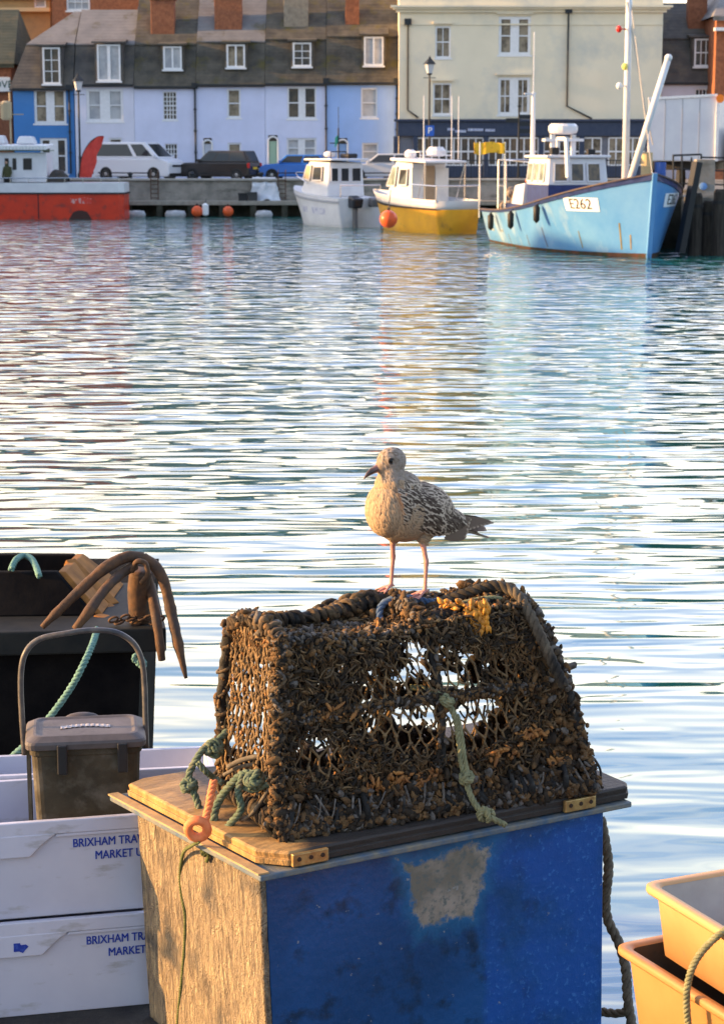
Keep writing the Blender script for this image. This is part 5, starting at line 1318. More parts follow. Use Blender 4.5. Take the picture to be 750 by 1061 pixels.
b = MB(); b.hexa([(-.004,-.006,zt0+.0195),(.03,-.006,zt0+.0195),(.03-SKW,DEP+.002,zt0+.0195),(-.004-SKW,DEP+.002,zt0+.0195)], [(-.004,-.006,zt0+.0245),(.03,-.006,zt0+.0245),(.03-SKW,DEP+.002,zt0+.0245),(-.004-SKW,DEP+.002,zt0+.0245)]); b.build('rim_strip', mat('ochre_edge', (.45,.30,.14), (.28,.18,.09), 9, .7, bump=.5, bscale=30, bdist=.004), chest, world=False)
zl0, zl1 = ZR-DZ+.004, ZR-DZ+.045
def lid_outline(ins):
    x0, x1, y0, y1 = .035+ins, LEN+.020-ins, .006+ins, DEP-.02-ins; c_ = .07
    return [(x0+c_*.9,y0+.0),(x1-c_*.35,y0),(x1,y0+c_*.5),(x1,y1-.02),(x1-.02,y1),(x0-SKW*.9+.06,y1),(x0-SKW*.9,y1-.03),(x0-.005,y0+c_)]
rings = [[(x,y,z) for x,y in lid_outline(i)] for (i, z) in ((.0,zl0),(-.002,zl0+.018),(.004,zl0+.0185),(.0,zl1-.006),(.006,zl1))]
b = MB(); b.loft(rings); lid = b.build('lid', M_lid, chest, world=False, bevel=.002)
M_brass = mat('tarnished_brass', (.50,.34,.13), (.30,.16,.06), 30, .45, metal=.55, bump=.3, bscale=80, bdist=.002)
for (u, lab) in ((318,None),(609,None)):
    xx = toL(P(u, 870, 5.75), (Cc.x,Cc.y,DZ))
    # position along the front from the pixel column
    def xat(u_):
        lo, hi = 0, LEN+.2
        for _ in range(40):
            md = (lo+hi)/2; p = Cc+e1*md
            if (p.x/p.y)*FPX*math.cos(0)+CU < u_: lo = md
            else: hi = md
        return lo
    x_ = xat(u)
    b = MB(); b.box(x_-.058, x_+.058, -.0105, -.0062 if False else .004, zl0-.001, zl1-.004); h_ = b.build('hinge', M_brass, chest, world=False, bevel=.003)
    b = MB()
    for k in (-1,0,1): b.lathe([(.007,0),(.006,-.003)], (x_+k*.038,-.0106,(zl0+zl1)/2), 10, 'y')
    b.build('screws', mat('screw_dark', (.06,.04,.03), rough=.5, metal=.6), h_, world=False)
ZTOP = ZR+.045

# ---------------------------------------------------------------- lobster pot
porg = PZ(292, 866, ZTOP)
PANG = ANG-R(5.8)
pot = empty('lobster_pot', porg, PANG, 'old encrusted lobster pot of rope and netting sitting on the chest lid, under the gull', 'lobster pot')
M3P = Matrix.Rotation(-PANG, 3, 'Z')
def PL(u, v, Y): return M3P @ (P(u, v, Y)-porg)
rnd = random.Random(21)
S0, S1, D0, D1 = .0, 1.03, .02, .48
H0, H1 = .59, .605
def ntube(mb, path, r, n=10, amp=.35, freq=30, seed=0):
    path = resample(path, .008)
    rr = [r*(1+amp*mnoise.noise(p*freq+V((seed,0,0)))) for p in path]
    path = [p+V((mnoise.noise(p*freq*.6+V((9,seed,0))), mnoise.noise(p*freq*.6+V((0,seed,5))), mnoise.noise(p*freq*.6+V((3,3,seed)))))*r*.35 for p in path]
    mb.tube(path, rr, n); return mb
def wrap(mb, path, r_core, r_w, pitch, n=5, jit=.25):
    """twine or rubber strip wound round a bar"""
    path = resample(path, .004)
    T = [(path[min(i+1,len(path)-1)]-path[max(i-1,0)]).normalized() for i in range(len(path))]
    nr = T[0].orthogonal().normalized(); q = []; a = rnd.random()*6
    for i, p in enumerate(path):
        nr = (nr-T[i]*nr.dot(T[i])).normalized(); bi = T[i].cross(nr)
        a += 2*PI*.004/pitch*(1+jit*mnoise.noise(p*12))
        rc = r_core*(1+.30*mnoise.noise(p*25))
        q.append(p+(nr*math.cos(a)+bi*math.sin(a))*rc)
    mb.tube(q, [r_w*(1+.6*mnoise.noise(x_*30+V((5,0,0)))) for x_ in q], n); return mb
M_wraprope = mat('encrusted_rope', (.042,.028,.016), (.15,.10,.055), 18, .9, c3=(.018,.015,.013), scale3=14, lo3=.48, hi3=.60, bump=1, bscale=120, bdist=.004)
M_rubber = mat('black_rubber_wrap', (.010,.009,.008), (.075,.066,.055), 22, .7, lo=.50, hi=.72, bump=.8, bscale=90, bdist=.004)
M_net = mat('net_twine', (.11,.072,.038), (.22,.14,.065), 30, .9, bump=.6, bscale=200, bdist=.002)
M_growth = mat('brown_growth', (.022,.013,.007), (.19,.105,.042), 16, .9, c3=(.22,.18,.14), scale3=22, lo3=.62, hi3=.72, bump=1, bscale=160, bdist=.004)
M_barn = mat('grey_barnacles', (.17,.15,.13), (.06,.048,.038), 60, .85, bump=1, bscale=200, bdist=.003)
M_rusty = mat('rusty_sunlit_weed', (.38,.17,.045), (.20,.085,.03), 30, .8, bump=.8, bscale=120, bdist=.003)
M_yweed = mat('yellow_weed', (.68,.28,.03), (.32,.14,.03), 22, .5, sss=.0, bump=.6, bscale=90, bdist=.003)
# frames
def fr_left(f):   # f 0..1 around: front bottom -> front top -> back top -> back bottom
    return None
left_hoop = smooth_path([(S0,D0,.02),(S0-.006,D0-.004,.30),(S0+.008,D0,H0-.06),(S0+.012,D0+.035,H0-.008),(S0+.005,D0+.15,H0+.012),(S0-.008,D0+.27,H0-.01),(S0-.02,D0+.34,H0-.08),(S0-.02,D1-.06,.3),(S0,D1,.02)], 6)
mid_hoop = smooth_path([(.52,D0,.02),(.52,D0-.005,.30),(.50,D0+.04,H0-.08),(.50,D0+.12,H0-.01),(.50,D0+.2,H0+.005),(.50,D0+.32,H0-.02),(.52,D1-.05,.3),(.52,D1,.02)], 6)
right_hoop = smooth_path([(S1,D0,.02),(S1-.02,D0-.005,.14),(S1-.065,D0+.005,.30),(S1-.115,D0+.04,.46),(S1-.155,D0+.12,H1-.03),(S1-.20,D0+.22,H1+.005),(S1-.20,D0+.32,.54),(S1-.12,D1-.05,.34),(S1-.03,D1,.14),(S1,D1,.02)], 6)
for hp, r_ in ((left_hoop,.021),(mid_hoop,.015),(right_hoop,.020)):
    b = MB(); ntube(b, hp, r_*.85, 9); ho = b.build('hoop', M_rubber, pot, world=False, smooth=True)
    nh = len(hp); part_ = hp[int(nh*.36):int(nh*.72)] if hp is left_hoop else (hp[int(nh*.30):int(nh*.6)] if hp is right_hoop else hp[int(nh*.4):int(nh*.6)])
    b = MB(); wrap(b, part_, r_*1.0, r_*.45, .024, jit=.9); wrap(b, hp, r_*.9, r_*.3, .07, jit=1.5); b.build('wrapping', M_wraprope, ho, world=False, smooth=True)
rails = [
  [(S0-.02,D0-.01,.035),(.3,D0-.015,.03),(.66,D0-.015,.03),(S1+.01,D0,.035)],
  [(S0,D1,.035),(S1,D1,.035)],
  [(S0-.01,D0,.035),(S0-.01,D1,.035)],
  [(S1,D0,.035),(S1,D1,.035)],
  [(S0+.01,D0+.01,H0-.02),(.12,D0+.03,H0-.035),(.28,D0+.05,H0-.055),(.42,D0+.06,H0-.045),(.52,D0+.08,H0-.02),(.68,D0+.10,H0-.0),(S1-.18,D0+.16,H1-.01)],
  [(S0-.01,D0+.30,H0-.02),(.25,D0+.31,H0-.03),(.50,D0+.31,H0),(S1-.20,D0+.32,.54)],
  [(S0,D0-.005,.33),(.25,D0+.002,.345),(.52,D0-.008,.35),(.75,D0+.0,.35),(S1-.08,D0+.01,.34)],
]
MATTED = []
for i, rl in enumerate(rails):
    pth = smooth_path(rl, 8) if len(rl) > 2 else rl
    R0 = .040 if i in (0,) else (.03 if i < 4 else (.020 if i != 6 else .013))
    b = MB(); ntube(b, pth, R0*.85, 10, seed=i); ro = b.build('rail', M_rubber, pot, world=False, smooth=True)
    MATTED.append((pth, R0, i))
    if i in (4,6): continue
    b = MB()
    wrap(b, pth, R0*.95, .0075 if i < 4 else .008, .034 if i < 4 else .026, jit=.8); wrap(b, pth, R0*1.0, .006, .075, jit=1.2)
    b.build('wrapping', M_wraprope if i not in (0,3) else M_rubber, ro, world=False, smooth=True)
put_late = []
# bowl of rubber loops hung under the front rail: the dark fringed base
b = MB()
for i in range(100):
    s = rnd.uniform(S0-.01, S1); z = rnd.uniform(.02,.10); a = rnd.uniform(-.07,.07)
    y = D0-.03-rnd.random()*.025
    p0 = V((s, y+.02, z)); p1 = V((s+a*.5, y-.012, z*.55)); p2 = V((s+a, y-.004+rnd.random()*.01, .004+rnd.random()*.012))
    b.tube(smooth_path([p0,p1,p2],4), [rnd.uniform(.003,.011)]*9, 5)
for i in range(1500):
    s = rnd.uniform(S0-.03, S1+.015); z = abs(rnd.gauss(0,.045))+.004; put_late.append((V((s, D0-.02-.035*math.exp(-(z/.07)**2)+rnd.uniform(-.012,.006), z)), rnd.uniform(.004,.013)))
tag(b.build('hanging_strips', M_rubber, pot, world=False, smooth=True), kind='stuff')
b = MB()
for i in range(34):
    s = rnd.uniform(S0-.01, S1); z = rnd.uniform(.04,.12); a = rnd.uniform(-.08,.08); y = D0-.052-rnd.random()*.012
    p0 = V((s, y+.02, z)); p1 = V((s+a*.5, y, z*.6)); p2 = V((s+a, y+.008, .01+rnd.random()*.03))
    b.tube(smooth_path([p0,p1,p2],4), rnd.uniform(.002,.0045), 5)
tag(b.build('frayed_twine', M_barn, pot, world=False, smooth=True), kind='stuff')

# panels
def lean(z): return .20*(max(0, z-.03)/.57)**1.35
def front(a, c):
    zt_ = H0-.03 - .035*math.sin(PI*min(1,a/.62)) if a < .62 else H0-.03+.03*(a-.62)/.38
    z = .05+(zt_-.05)*c
    x = S0+(S1-lean(z)-S0)*a
    y = D0 + .12*max(0, c-.5)**1.6*(.25+a) + .012*math.sin(a*9)*math.sin(c*3)
    return V((x, y, z))
def back(a, c):
    p = front(a, c); p.y = D1-(p.y-D0)*.5-.16*max(0,c-.3)**1.3; return p
def leftp(a, c):
    z = .04+(H0-.06)*c; dd = (D1-D0)*(1-.33*max(0,c-.2)); return V((S0-.006-.012*a+.01*math.sin(a*3.1)*math.sin(c*3), D0+dd*a, z))
def rightp(a, c):
    z = .04+(H1-.06)*c; f_ = front(1, c); b_ = back(1, c); p = f_.lerp(b_, a); p.z = z; p.x = S1-lean(z)+.01-.02*c*a; return p
def topp(a, c):
    f0 = front(a, 1.0); b0 = back(a, 1.0); p = f0.lerp(b0, c); p.z += .012 - .02*math.sin(PI*c)*(1-a); return p
HOLES = ((.36,.80,.05,.9),(.44,.72,.08,1.3),(.55,.82,.09,1.3),(.60,.62,.06,1.1),(.70,.76,.06,1.0),(.10,.36,.06,1.6),(.16,.30,.06,1.5),(.36,.50,.08,1.4),(.45,.44,.09,1.5),(.55,.50,.07,1.3),(.62,.34,.11,1.4),(.73,.42,.07,1.2),(.80,.70,.05,1.0),(.82,.50,.04,.9),(.07,.20,.04,1.1),(.30,.70,.05,1.0),(.24,.84,.04,1.0),(.50,.92,.05,1.0),(.66,.60,.05,1.0),(.26,.52,.04,1.0),(.86,.62,.04,1.0),(.15,.75,.035,.9))
def hole(a, c, k=1.0):
    return sum(q*math.exp(-(math.hypot((a-ca), (c-cc)*.6)/(r0*k))**2) for ca, cc, r0, q in HOLES)
def hexnet(mb, fn, nu, nv, r, jit=.28, drop=.03, seed=1, knots=True, holes=0, ho=(0,0)):
    rr = random.Random(seed); pts = {}
    for i in range(nu+1):
        for j in range(2*nv+2):
            off = .17 if (j//1) % 2 else -.17
            a = (i + (.5 if (j % 4) in (1,2) else 0) )/nu
            c = j/(2*nv+1)
            a += rr.uniform(-jit,jit)*.55/nu; c += rr.uniform(-jit,jit)*.5/nv
            if holes and hole(a+ho[0], c+ho[1], holes) > .55 and rr.random() < .8: pts[i,j] = None; continue
            pts[i,j] = fn(min(max(a,0),1), min(max(c,0),1)) + V((rr.uniform(-1,1),rr.uniform(-1,1),rr.uniform(-1,1)))*.003
    def edge(p, q):
        if p is None or q is None or rr.random() < drop: return
        m_ = p.lerp(q, .5)+V((rr.uniform(-1,1),rr.uniform(-1,1),rr.uniform(-1.4,.6)))*.0022
        r0 = r*rr.uniform(.75,1.5)
        mb.tube([p,m_,q], [r0*1.3,r0,r0*1.3], 5, cap=False)
    for i in range(nu+1):
        for j in range(2*nv+1):
            m4 = j % 4
            if m4 in (0,2): 
                # zig: connect to both neighbours in the next row
                if m4 == 0:
                    edge(pts[i,j], pts[i,j+1])
                    if i > 0: edge(pts[i,j], pts[i-1,j+1])
                else:
                    edge(pts[i,j], pts[i,j+1])
                    if i < nu: edge(pts[i,j], pts[i+1,j+1])
            else: edge(pts[i,j], pts[i,j+1])
    if knots:
        for k_, p in pts.items():
            if p is None: continue
            if rr.random() < .8: mb.ball(p, r*rr.uniform(1.5,2.6), 6, 4, (rr.uniform(.7,1.4),rr.uniform(.7,1.4),rr.uniform(.7,1.4)))
    return pts
for (fn, nu, nv, r_, sd, nm) in ((front,26,9,.0027,1,'f'),(leftp,13,10,.0034,2,'l'),(rightp,12,10,.0038,3,'r'),(back,18,6,.0026,4,'b'),(topp,24,5,.0034,5,'t')):
    b = MB(); hexnet(b, fn, nu, nv, r_, seed=sd, holes=(.8 if nm == 'b' else 0), ho=((-.18,.20) if nm == 'b' else (0,0))); no_ = b.build('netting', M_net, pot, world=False, smooth=True)
    if nm == 'b': no_['kind'] = 'stuff'
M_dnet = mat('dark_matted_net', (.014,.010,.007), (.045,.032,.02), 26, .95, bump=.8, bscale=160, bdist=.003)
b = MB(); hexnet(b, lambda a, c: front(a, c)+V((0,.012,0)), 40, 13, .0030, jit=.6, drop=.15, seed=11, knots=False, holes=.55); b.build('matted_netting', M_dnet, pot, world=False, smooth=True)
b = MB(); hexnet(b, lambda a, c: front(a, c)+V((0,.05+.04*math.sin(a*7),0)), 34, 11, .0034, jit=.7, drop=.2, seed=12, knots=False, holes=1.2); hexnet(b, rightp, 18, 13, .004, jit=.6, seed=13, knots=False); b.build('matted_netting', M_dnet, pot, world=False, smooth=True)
# growth
def blob_templates(k, sub=2):
    out = []
    for i in range(k):
        bm = bmesh.new(); bmesh.ops.create_icosphere(bm, subdivisions=sub, radius=1)
        for v_ in bm.verts:
            n_ = mnoise.noise(v_.co*1.3+V((i*7,0,0)))+.25*mnoise.noise(v_.co*3+V((0,i*5,0))); v_.co *= 1+.55*n_
        out.append(([v_.co.copy() for v_ in bm.verts], [tuple(q.index for q in f.verts) for f in bm.faces])); bm.free()
    return out
TPL = blob_templates(10)
def put_blob(mb, p, s, st=1.6, rr=rnd):
    vs_, fs_ = TPL[rr.randrange(len(TPL))]
    q = V((rr.uniform(-1,1),rr.uniform(-1,1),rr.uniform(-1,1),)).to_track_quat('Z','Y').to_matrix()
    sc_ = V((rr.uniform(.6,1.1), rr.uniform(.6,1.1), rr.uniform(.9,st)))*s
    mb.add([p+q@V((v_.x*sc_.x, v_.y*sc_.y, v_.z*sc_.z)) for v_ in vs_], fs_)
G = {k: MB() for k in ('growth','barn','rust','dark')}
def dens(kind, a, c):
    n = mnoise.noise(V((a*7, c*4, 3)))+.5*mnoise.noise(V((a*18, c*10, 7)))
    if kind == 'front':
        base = .80
        if c > .90: base += .5
        if c < .26: base += .5
        if a < .08: base += .4
        if a > .84: base += .3
        for (ca, cc, r0, k) in HOLES:
            dd = math.hypot((a-ca), (c-cc)*.6)/r0; base -= k*math.exp(-dd*dd)
        return base+n*.6
    if kind == 'left': return .02 + n*.5 + (.7 if c > .90 else 0) + (.5 if c < .10 else 0) + (.55 if a > .92 or a < .05 else 0)
    if kind == 'right': return .75+n*.5
    if kind == 'top': return .85+n*.6
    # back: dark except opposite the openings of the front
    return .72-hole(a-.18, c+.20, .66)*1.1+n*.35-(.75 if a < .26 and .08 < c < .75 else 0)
for (kind, fn, N_) in (('front',front,5200),('left',leftp,1300),('right',rightp,2200),('top',topp,2600),('back',back,4200)):
    for _ in range(N_):
        a, c = rnd.random(), rnd.random()
        if rnd.random() > dens(kind, a, c): continue
        p = fn(a, c); s = rnd.choice((.003,.004,.005,.006,.008,.010))*rnd.uniform(.7,1.25)*(.75+.9*max(0,mnoise.noise(V((a*11,c*7,20)))))
        if kind == 'front': p.y += rnd.uniform(-.012,.02)
        if kind == 'left': s *= .75; p.x += rnd.uniform(-.008,.012)
        if kind == 'right': s *= 1.25; p.x += rnd.uniform(-.015,.012)
        if kind == 'top': p.z += rnd.uniform(-.015,.01)
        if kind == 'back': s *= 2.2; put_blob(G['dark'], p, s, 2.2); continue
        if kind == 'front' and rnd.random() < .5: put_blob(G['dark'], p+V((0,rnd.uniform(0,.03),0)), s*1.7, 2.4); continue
        k = 'growth' if rnd.random() < .78 else ('barn' if rnd.random() < (.8 if kind == 'top' and a < .45 else .45) else 'rust')
        if kind == 'left' and rnd.random() < .5: k = 'rust'
        if kind == 'top' and a < .45 and rnd.random() < .6: k = 'barn'
        put_blob(G[k], p, s, 2.2)
for (pth, R0, i_) in MATTED:
    if i_ not in (0,4,6): continue
    pp = resample(pth, .004)
    for _ in range(900 if i_ else 500):
        c0 = rnd.choice(pp); d_ = V((rnd.uniform(-1,1),rnd.uniform(-1,.6),rnd.uniform(-1,1))).normalized()*R0*rnd.uniform(.7,1.35)
        k = rnd.random(); put_blob(G['growth' if k < .55 else ('barn' if k < .72 else 'dark')], c0+d_, rnd.uniform(.003,.008), 2.6)
for _ in range(700):
    c0 = V(rnd.choice(left_hoop[:int(len(left_hoop)*.34)])); d_ = V((rnd.uniform(-1,1),rnd.uniform(-1,1),rnd.uniform(-1,1))).normalized()*.023
    k = rnd.random(); put_blob(G['growth' if k < .5 else ('barn' if k < .7 else 'dark')], c0+d_, rnd.uniform(.003,.008), 2.6)
for hp, n_ in ((left_hoop,260),(right_hoop,520),(mid_hoop,160)):
    for _ in range(n_):
        p = V(rnd.choice(hp)) + V((rnd.uniform(-1,1),rnd.uniform(-1,1),rnd.uniform(-1,1)))*.022
        put_blob(G['growth' if rnd.random() < .7 else 'barn'], p, rnd.uniform(.004,.012), 2.2)
for p_, s_ in put_late: put_blob(G[rnd.choice(('dark','dark','dark','growth','growth','growth','barn'))], p_, s_, 2.6)
# orange encrusted patches; some paint sunlit golden spots as growth
for (a0, c0, r0, n_) in ((.33,.10,.10,70),(.42,.13,.08,40),(.72,.22,.06,26),(.84,.30,.05,30),(.62,.05,.08,26),(.18,.62,.07,16),(.90,.12,.05,22)):
    for _ in range(n_):
        p = front(min(1,max(0,a0+rnd.gauss(0,r0*.5))), min(1,max(.0,c0+rnd.gauss(0,r0*.4))))+V((0,-.018-rnd.random()*.012,0)); put_blob(G['rust'], p, rnd.uniform(.003,.008), 3.2)
# ragged bulk at the right shoulder
for _ in range(500):
    a = rnd.random()**.6; i = int(len(right_hoop)*.55*a); p = V(right_hoop[i]) + V((rnd.uniform(-.10,.010),rnd.uniform(-.02,.08),rnd.uniform(-.03,.012)))
    put_blob(G['growth' if rnd.random() < .8 else 'barn'], p, rnd.uniform(.006,.016), 2.0)
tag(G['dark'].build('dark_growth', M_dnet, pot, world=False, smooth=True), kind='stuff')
tag(G['growth'].build('brown_growth', M_growth, pot, world=False, smooth=True), kind='stuff')
tag(G['barn'].build('barnacle_growth', M_barn, pot, world=False, smooth=True), kind='stuff')
tag(G['rust'].build('rusty_sunlit_growth', M_rusty, pot, world=False, smooth=True), kind='stuff')
# weed strands: short limp ribbons
b = MB()
for _ in range(7000):
    kind, fn = rnd.choice((('front',front),('front',front),('front',front),('left',leftp),('right',rightp)))
    a, c = rnd.random(), rnd.random()
    if rnd.random() > dens(kind, a, c)+.1: continue
    p = fn(a, c) + (V((0,-.008,0)) if kind == 'front' else V((0,0,0)))
    dr = V((rnd.uniform(-1,1), rnd.uniform(-.8,.2), rnd.uniform(-1.4,.5))); L_ = rnd.uniform(.010,.040); q = [p]
    for k in range(3): dr += V((rnd.uniform(-.6,.6),rnd.uniform(-.4,.4),-.4)); q.append(q[-1]+dr.normalized()*L_/3)
    r0 = rnd.uniform(.0008,.0022); b.tube(q, [r0,r0*1.2,r0,r0*.4], 4)
tag(b.build('weed_strands', M_growth, pot, world=False, smooth=True), kind='stuff')
# loose loops and ends of twine matted through the netting
for (mm_, nm, N_, r0, r1, dark_) in ((M_net,'twine_ends',1500,.0014,.0032,0), (M_wraprope,'matted_twine',1700,.0022,.0050,0), (M_dnet,'matted_twine',1200,.003,.006,1)):
    b = MB()
    for _ in range(N_):
        kind, fn = rnd.choice((('front',front),('front',front),('front',front),('right',rightp),('left',leftp) if not dark_ else ('front',front),('top',topp)))
        a, c = rnd.random(), rnd.random()
        if kind == 'front' and hole(a, c, .9) > .5: continue
        if kind == 'left' and rnd.random() < .6: continue
        p = fn(a, c) + V((rnd.uniform(-.004,.004), rnd.uniform(-.018,.006) if kind == 'front' else 0, rnd.uniform(-.004,.006)))
        th = rnd.uniform(0, 2*PI); L_ = rnd.uniform(.018,.050); bend = rnd.uniform(-.9,.9); q = [p]
        for k in range(4):
            th += bend*.6+rnd.uniform(-.3,.3)
            dv = V((math.cos(th), rnd.uniform(-.35,.25), math.sin(th)*.8-.15)) if kind != 'top' else V((math.cos(th), math.sin(th), rnd.uniform(-.3,.3)))
            if kind in ('left','right'): dv = V((rnd.uniform(-.3,.3), math.cos(th), math.sin(th)))
            q.append(q[-1]+dv*L_/4)
        rr_ = rnd.uniform(r0, r1); b.tube(q, [rr_*.8,rr_,rr_*1.1,rr_,rr_*.7], 5)
    tag(b.build(nm, mm_, pot, world=False, smooth=True), kind='stuff')
# yellow weed clump near the top right, catching the sun
b = MB()
for _ in range(70):
    p = PL(rnd.uniform(455,500), rnd.uniform(622,648), 5.95+rnd.uniform(-.03,.03)); put_blob(b, p, rnd.uniform(.004,.010), 2.4)
for _ in range(60):
    p = PL(rnd.uniform(478,505), rnd.uniform(620,650), 5.93); dr = V((rnd.uniform(-.4,.4),rnd.uniform(-.3,.1),-1)); q = [p, p+dr*.012+V((0,-.004,0)), p+dr*.028]
    b.tube(q, [.004,.007,.002], 5)
b.build('yellow_weed', M_yweed, pot, world=False, smooth=True)
# floor slats, and bait debris with the sunlight inside painted as orange
b = MB()
for k in range(5):
    y = D0+.05+k*.08; b.box(S0+.02, S1-.02, y, y+.05, .012, .03)
b.build('floor_slats', mat('old_slat', (.35,.22,.11), (.20,.12,.06), 12, .8, bump=.5, bscale=40, bdist=.004), pot, world=False, bevel=.003)
b = MB()
for _ in range(260):
    t = rnd.random(); p = V((S0+.1+(S1-S0-.25)*t, rnd.uniform(D0+.01,D0+.20), rnd.uniform(.03,.09)+.07*math.exp(-((t-.36)/.12)**2))); put_blob(b, p, rnd.uniform(.006,.016), 3.0)
b.build('shell_debris', mat('sunlit_debris', (.50,.22,.07), (.25,.12,.05), 16, .7, bump=.6, bscale=60, bdist=.004), pot, world=False, smooth=True)
# inner netting funnel
b = MB()
hexnet(b, lambda a, c: V((.38+.10*math.cos(a*2*PI)*(1-.6*c)+.10*c, (D0+D1)/2+.16*math.cos(a*2*PI)*(1-.7*c), .32+.18*math.sin(a*2*PI)*(1-.7*c))), 14, 4, .003, seed=9)
b.build('inner_netting', M_net, pot, world=False, smooth=True)

M_grope = mat('green_rope', (.06,.10,.07), (.15,.18,.12), 40, .9, c3=(.20,.14,.08), scale3=18, lo3=.55, hi3=.68, bump=.8, bscale=300, bdist=.002)
M_drope = mat('dark_rope', (.09,.075,.055), (.17,.14,.10), 40, .9, bump=.8, bscale=300, bdist=.002)
M_olive = mat('olive_rope', (.15,.15,.08), (.25,.24,.13), 40, .9, bump=.8, bscale=300, bdist=.002)
# thick hawser over the shoulder
b = MB(); rope(b, smooth_path([PL(436,634,6.07),PL(462,622,6.08),PL(490,612,6.08),PL(514,607,6.08),PL(533,614,6.05),PL(547,634,6.00),PL(559,658,5.97),PL(572,686,5.95),PL(585,712,5.93)],8), .0175, .075, wob=.15); b.build('hawser', mat('weathered_hawser', (.05,.038,.027), (.12,.095,.065), 30, .9, c3=(.02,.017,.014), scale3=9, lo3=.48, hi3=.6, bump=.8, bscale=300, bdist=.002), pot, world=False, smooth=True)
# rope pile at the back of the top, where the gull stands
b = MB()
for k in range(16):
    t = k/15; cu, cv = 335+75*t, 636-14*math.sin(t*2.2)
    y = 6.12+rnd.uniform(-.05,.05); r0 = rnd.uniform(.010,.018)
    pts = [PL(cu+rnd.uniform(-18,-8), cv+8+rnd.uniform(-3,6), y), PL(cu-6, cv+rnd.uniform(-7,0), y), PL(cu+6, cv+rnd.uniform(-6,2), y+.03), PL(cu+rnd.uniform(10,20), cv+9, y+.02)]
    rope(b, smooth_path(pts,6), r0, r0*5)
b.build('rope_pile', M_wraprope, pot, world=False, smooth=True)
b = MB()
for k in range(150):
    put_blob(b, PL(rnd.uniform(330,450), 0, 6.1) if False else PL(rnd.uniform(335,452), rnd.uniform(632,650), 6.10+rnd.uniform(-.06,.05)), rnd.uniform(.006,.014), 1.8)
b.build('brown_growth', M_growth, pot, world=False, smooth=True)
# blue rope loop under the bird
b = MB(); rope(b, smooth_path([PL(402,655,6.0),PL(394,645,6.02),PL(394,630,6.05),PL(404,622,6.07),PL(425,620,6.08),PL(445,624,6.08),PL(462,622,6.08)],7), .012, .06); b.build('blue_loop', mat('blue_grey_rope', (.10,.14,.20), (.05,.10,.19), 30, .85), pot, world=False, smooth=True)
# olive cord across the hawser
b = MB(); rope(b, smooth_path([PL(430,640,5.98),PL(455,631,5.99),PL(480,624,6.0),PL(505,619,6.02),PL(520,620,6.03)],6), .006); b.build('cord', M_olive, pot, world=False, smooth=True)
# rope hanging down the front with two knots
fp = [PL(425,712,5.86),PL(443,714,5.84),PL(458,722,5.83),PL(470,740,5.82),PL(475,765,5.81),PL(478,790,5.79),PL(484,815,5.77),PL(494,836,5.74),PL(510,848,5.72),PL(524,855,5.74)]
b = MB(); rope(b, smooth_path(fp,7), .0095, .05); rope(b, smooth_path([p+V((.008,-.006,.004*i)) for i, p in enumerate(fp[3:7])],7), .007, .05)
def knot(b, c, r, rr_, m=None):
    c = V(c)
    for k in range(3):
        ax = V((rnd.uniform(-1,1),rnd.uniform(-1,1),rnd.uniform(-1,1))).normalized(); u_ = ax.orthogonal().normalized(); w_ = ax.cross(u_)
        rope(b, smooth_path([c+(u_*math.cos(t)+w_*math.sin(t))*r*(1+.12*math.sin(2*t))+ax*r*.3*math.sin(t*1.5) for t in [2*PI*i/10 for i in range(11)]],4), rr_, rr_*5)
knot(b, PL(463,726,5.82), .016, .008); knot(b, PL(483,806,5.77), .016, .009); knot(b, PL(503,844,5.73), .018, .009)
b.build('front_rope', M_olive, pot, world=False, smooth=True)
# tangled green rope at the left
b = MB()
gp1 = [PL(236,757,5.98),PL(225,768,5.95),PL(213,774,5.93),PL(203,788,5.91),PL(196,803,5.90),PL(199,815,5.89),PL(205,832,5.87),PL(208,845,5.85)]
rope(b, smooth_path(gp1,7), .0115, .055)
gp2 = [PL(205,790,5.90),PL(214,800,5.90),PL(222,806,5.93),PL(232,812,5.9)]
rope(b, smooth_path(gp2,7), .010, .05)
gp3 = [PL(226,862,5.75),PL(222,846,5.75),PL(228,828,5.76),PL(242,810,5.74),PL(255,801,5.72),PL(272,806,5.70),PL(295,808,5.69),PL(312,800,5.72)]
rope(b, smooth_path(gp3,7), .0125, .055)
gp4 = [PL(248,812,5.72),PL(262,818,5.70),PL(280,812,5.68),PL(292,824,5.68),PL(304,828,5.68),PL(311,830,5.70)]
rope(b, smooth_path(gp4,7), .0115, .055)
gp5 = [PL(252,803,5.71),PL(247,820,5.70),PL(250,838,5.69),PL(240,852,5.70),PL(230,862,5.72),PL(224,858,5.74)]
rope(b, smooth_path(gp5,7), .0115, .05)
knot(b, PL(196,814,5.89), .018, .010); knot(b, PL(264,808,5.69), .022, .011); knot(b, PL(222,775,5.94), .022, .011)
b.build('green_rope_tangle', M_grope, pot, world=False, smooth=True)
for (pts, r_) in (([PL(250,850,5.70),PL(262,842,5.68),PL(276,822,5.67),PL(284,812,5.69)],.006),([PL(285,835,5.67),PL(276,842,5.67),PL(272,855,5.67),PL(276,862,5.68)],.005),([PL(236,795,5.82),PL(250,788,5.80),PL(270,784,5.78),PL(285,792,5.77)],.008),([PL(232,803,5.84),PL(248,795,5.82),PL(268,791,5.8)],.006)):
    b = MB(); b.tube(smooth_path(pts,7), r_, 7); b.build('cord', M_drope, pot, world=False, smooth=True)
# wire ring at the right end
b = MB(); b.tube(smooth_path([PL(598,775,6.1),PL(614,785,6.12),PL(622,800,6.12),PL(618,815,6.1),PL(606,824,6.08),PL(590,828,6.05)],6), .004, 6); b.build('wire', M_black, pot, world=False, smooth=True)

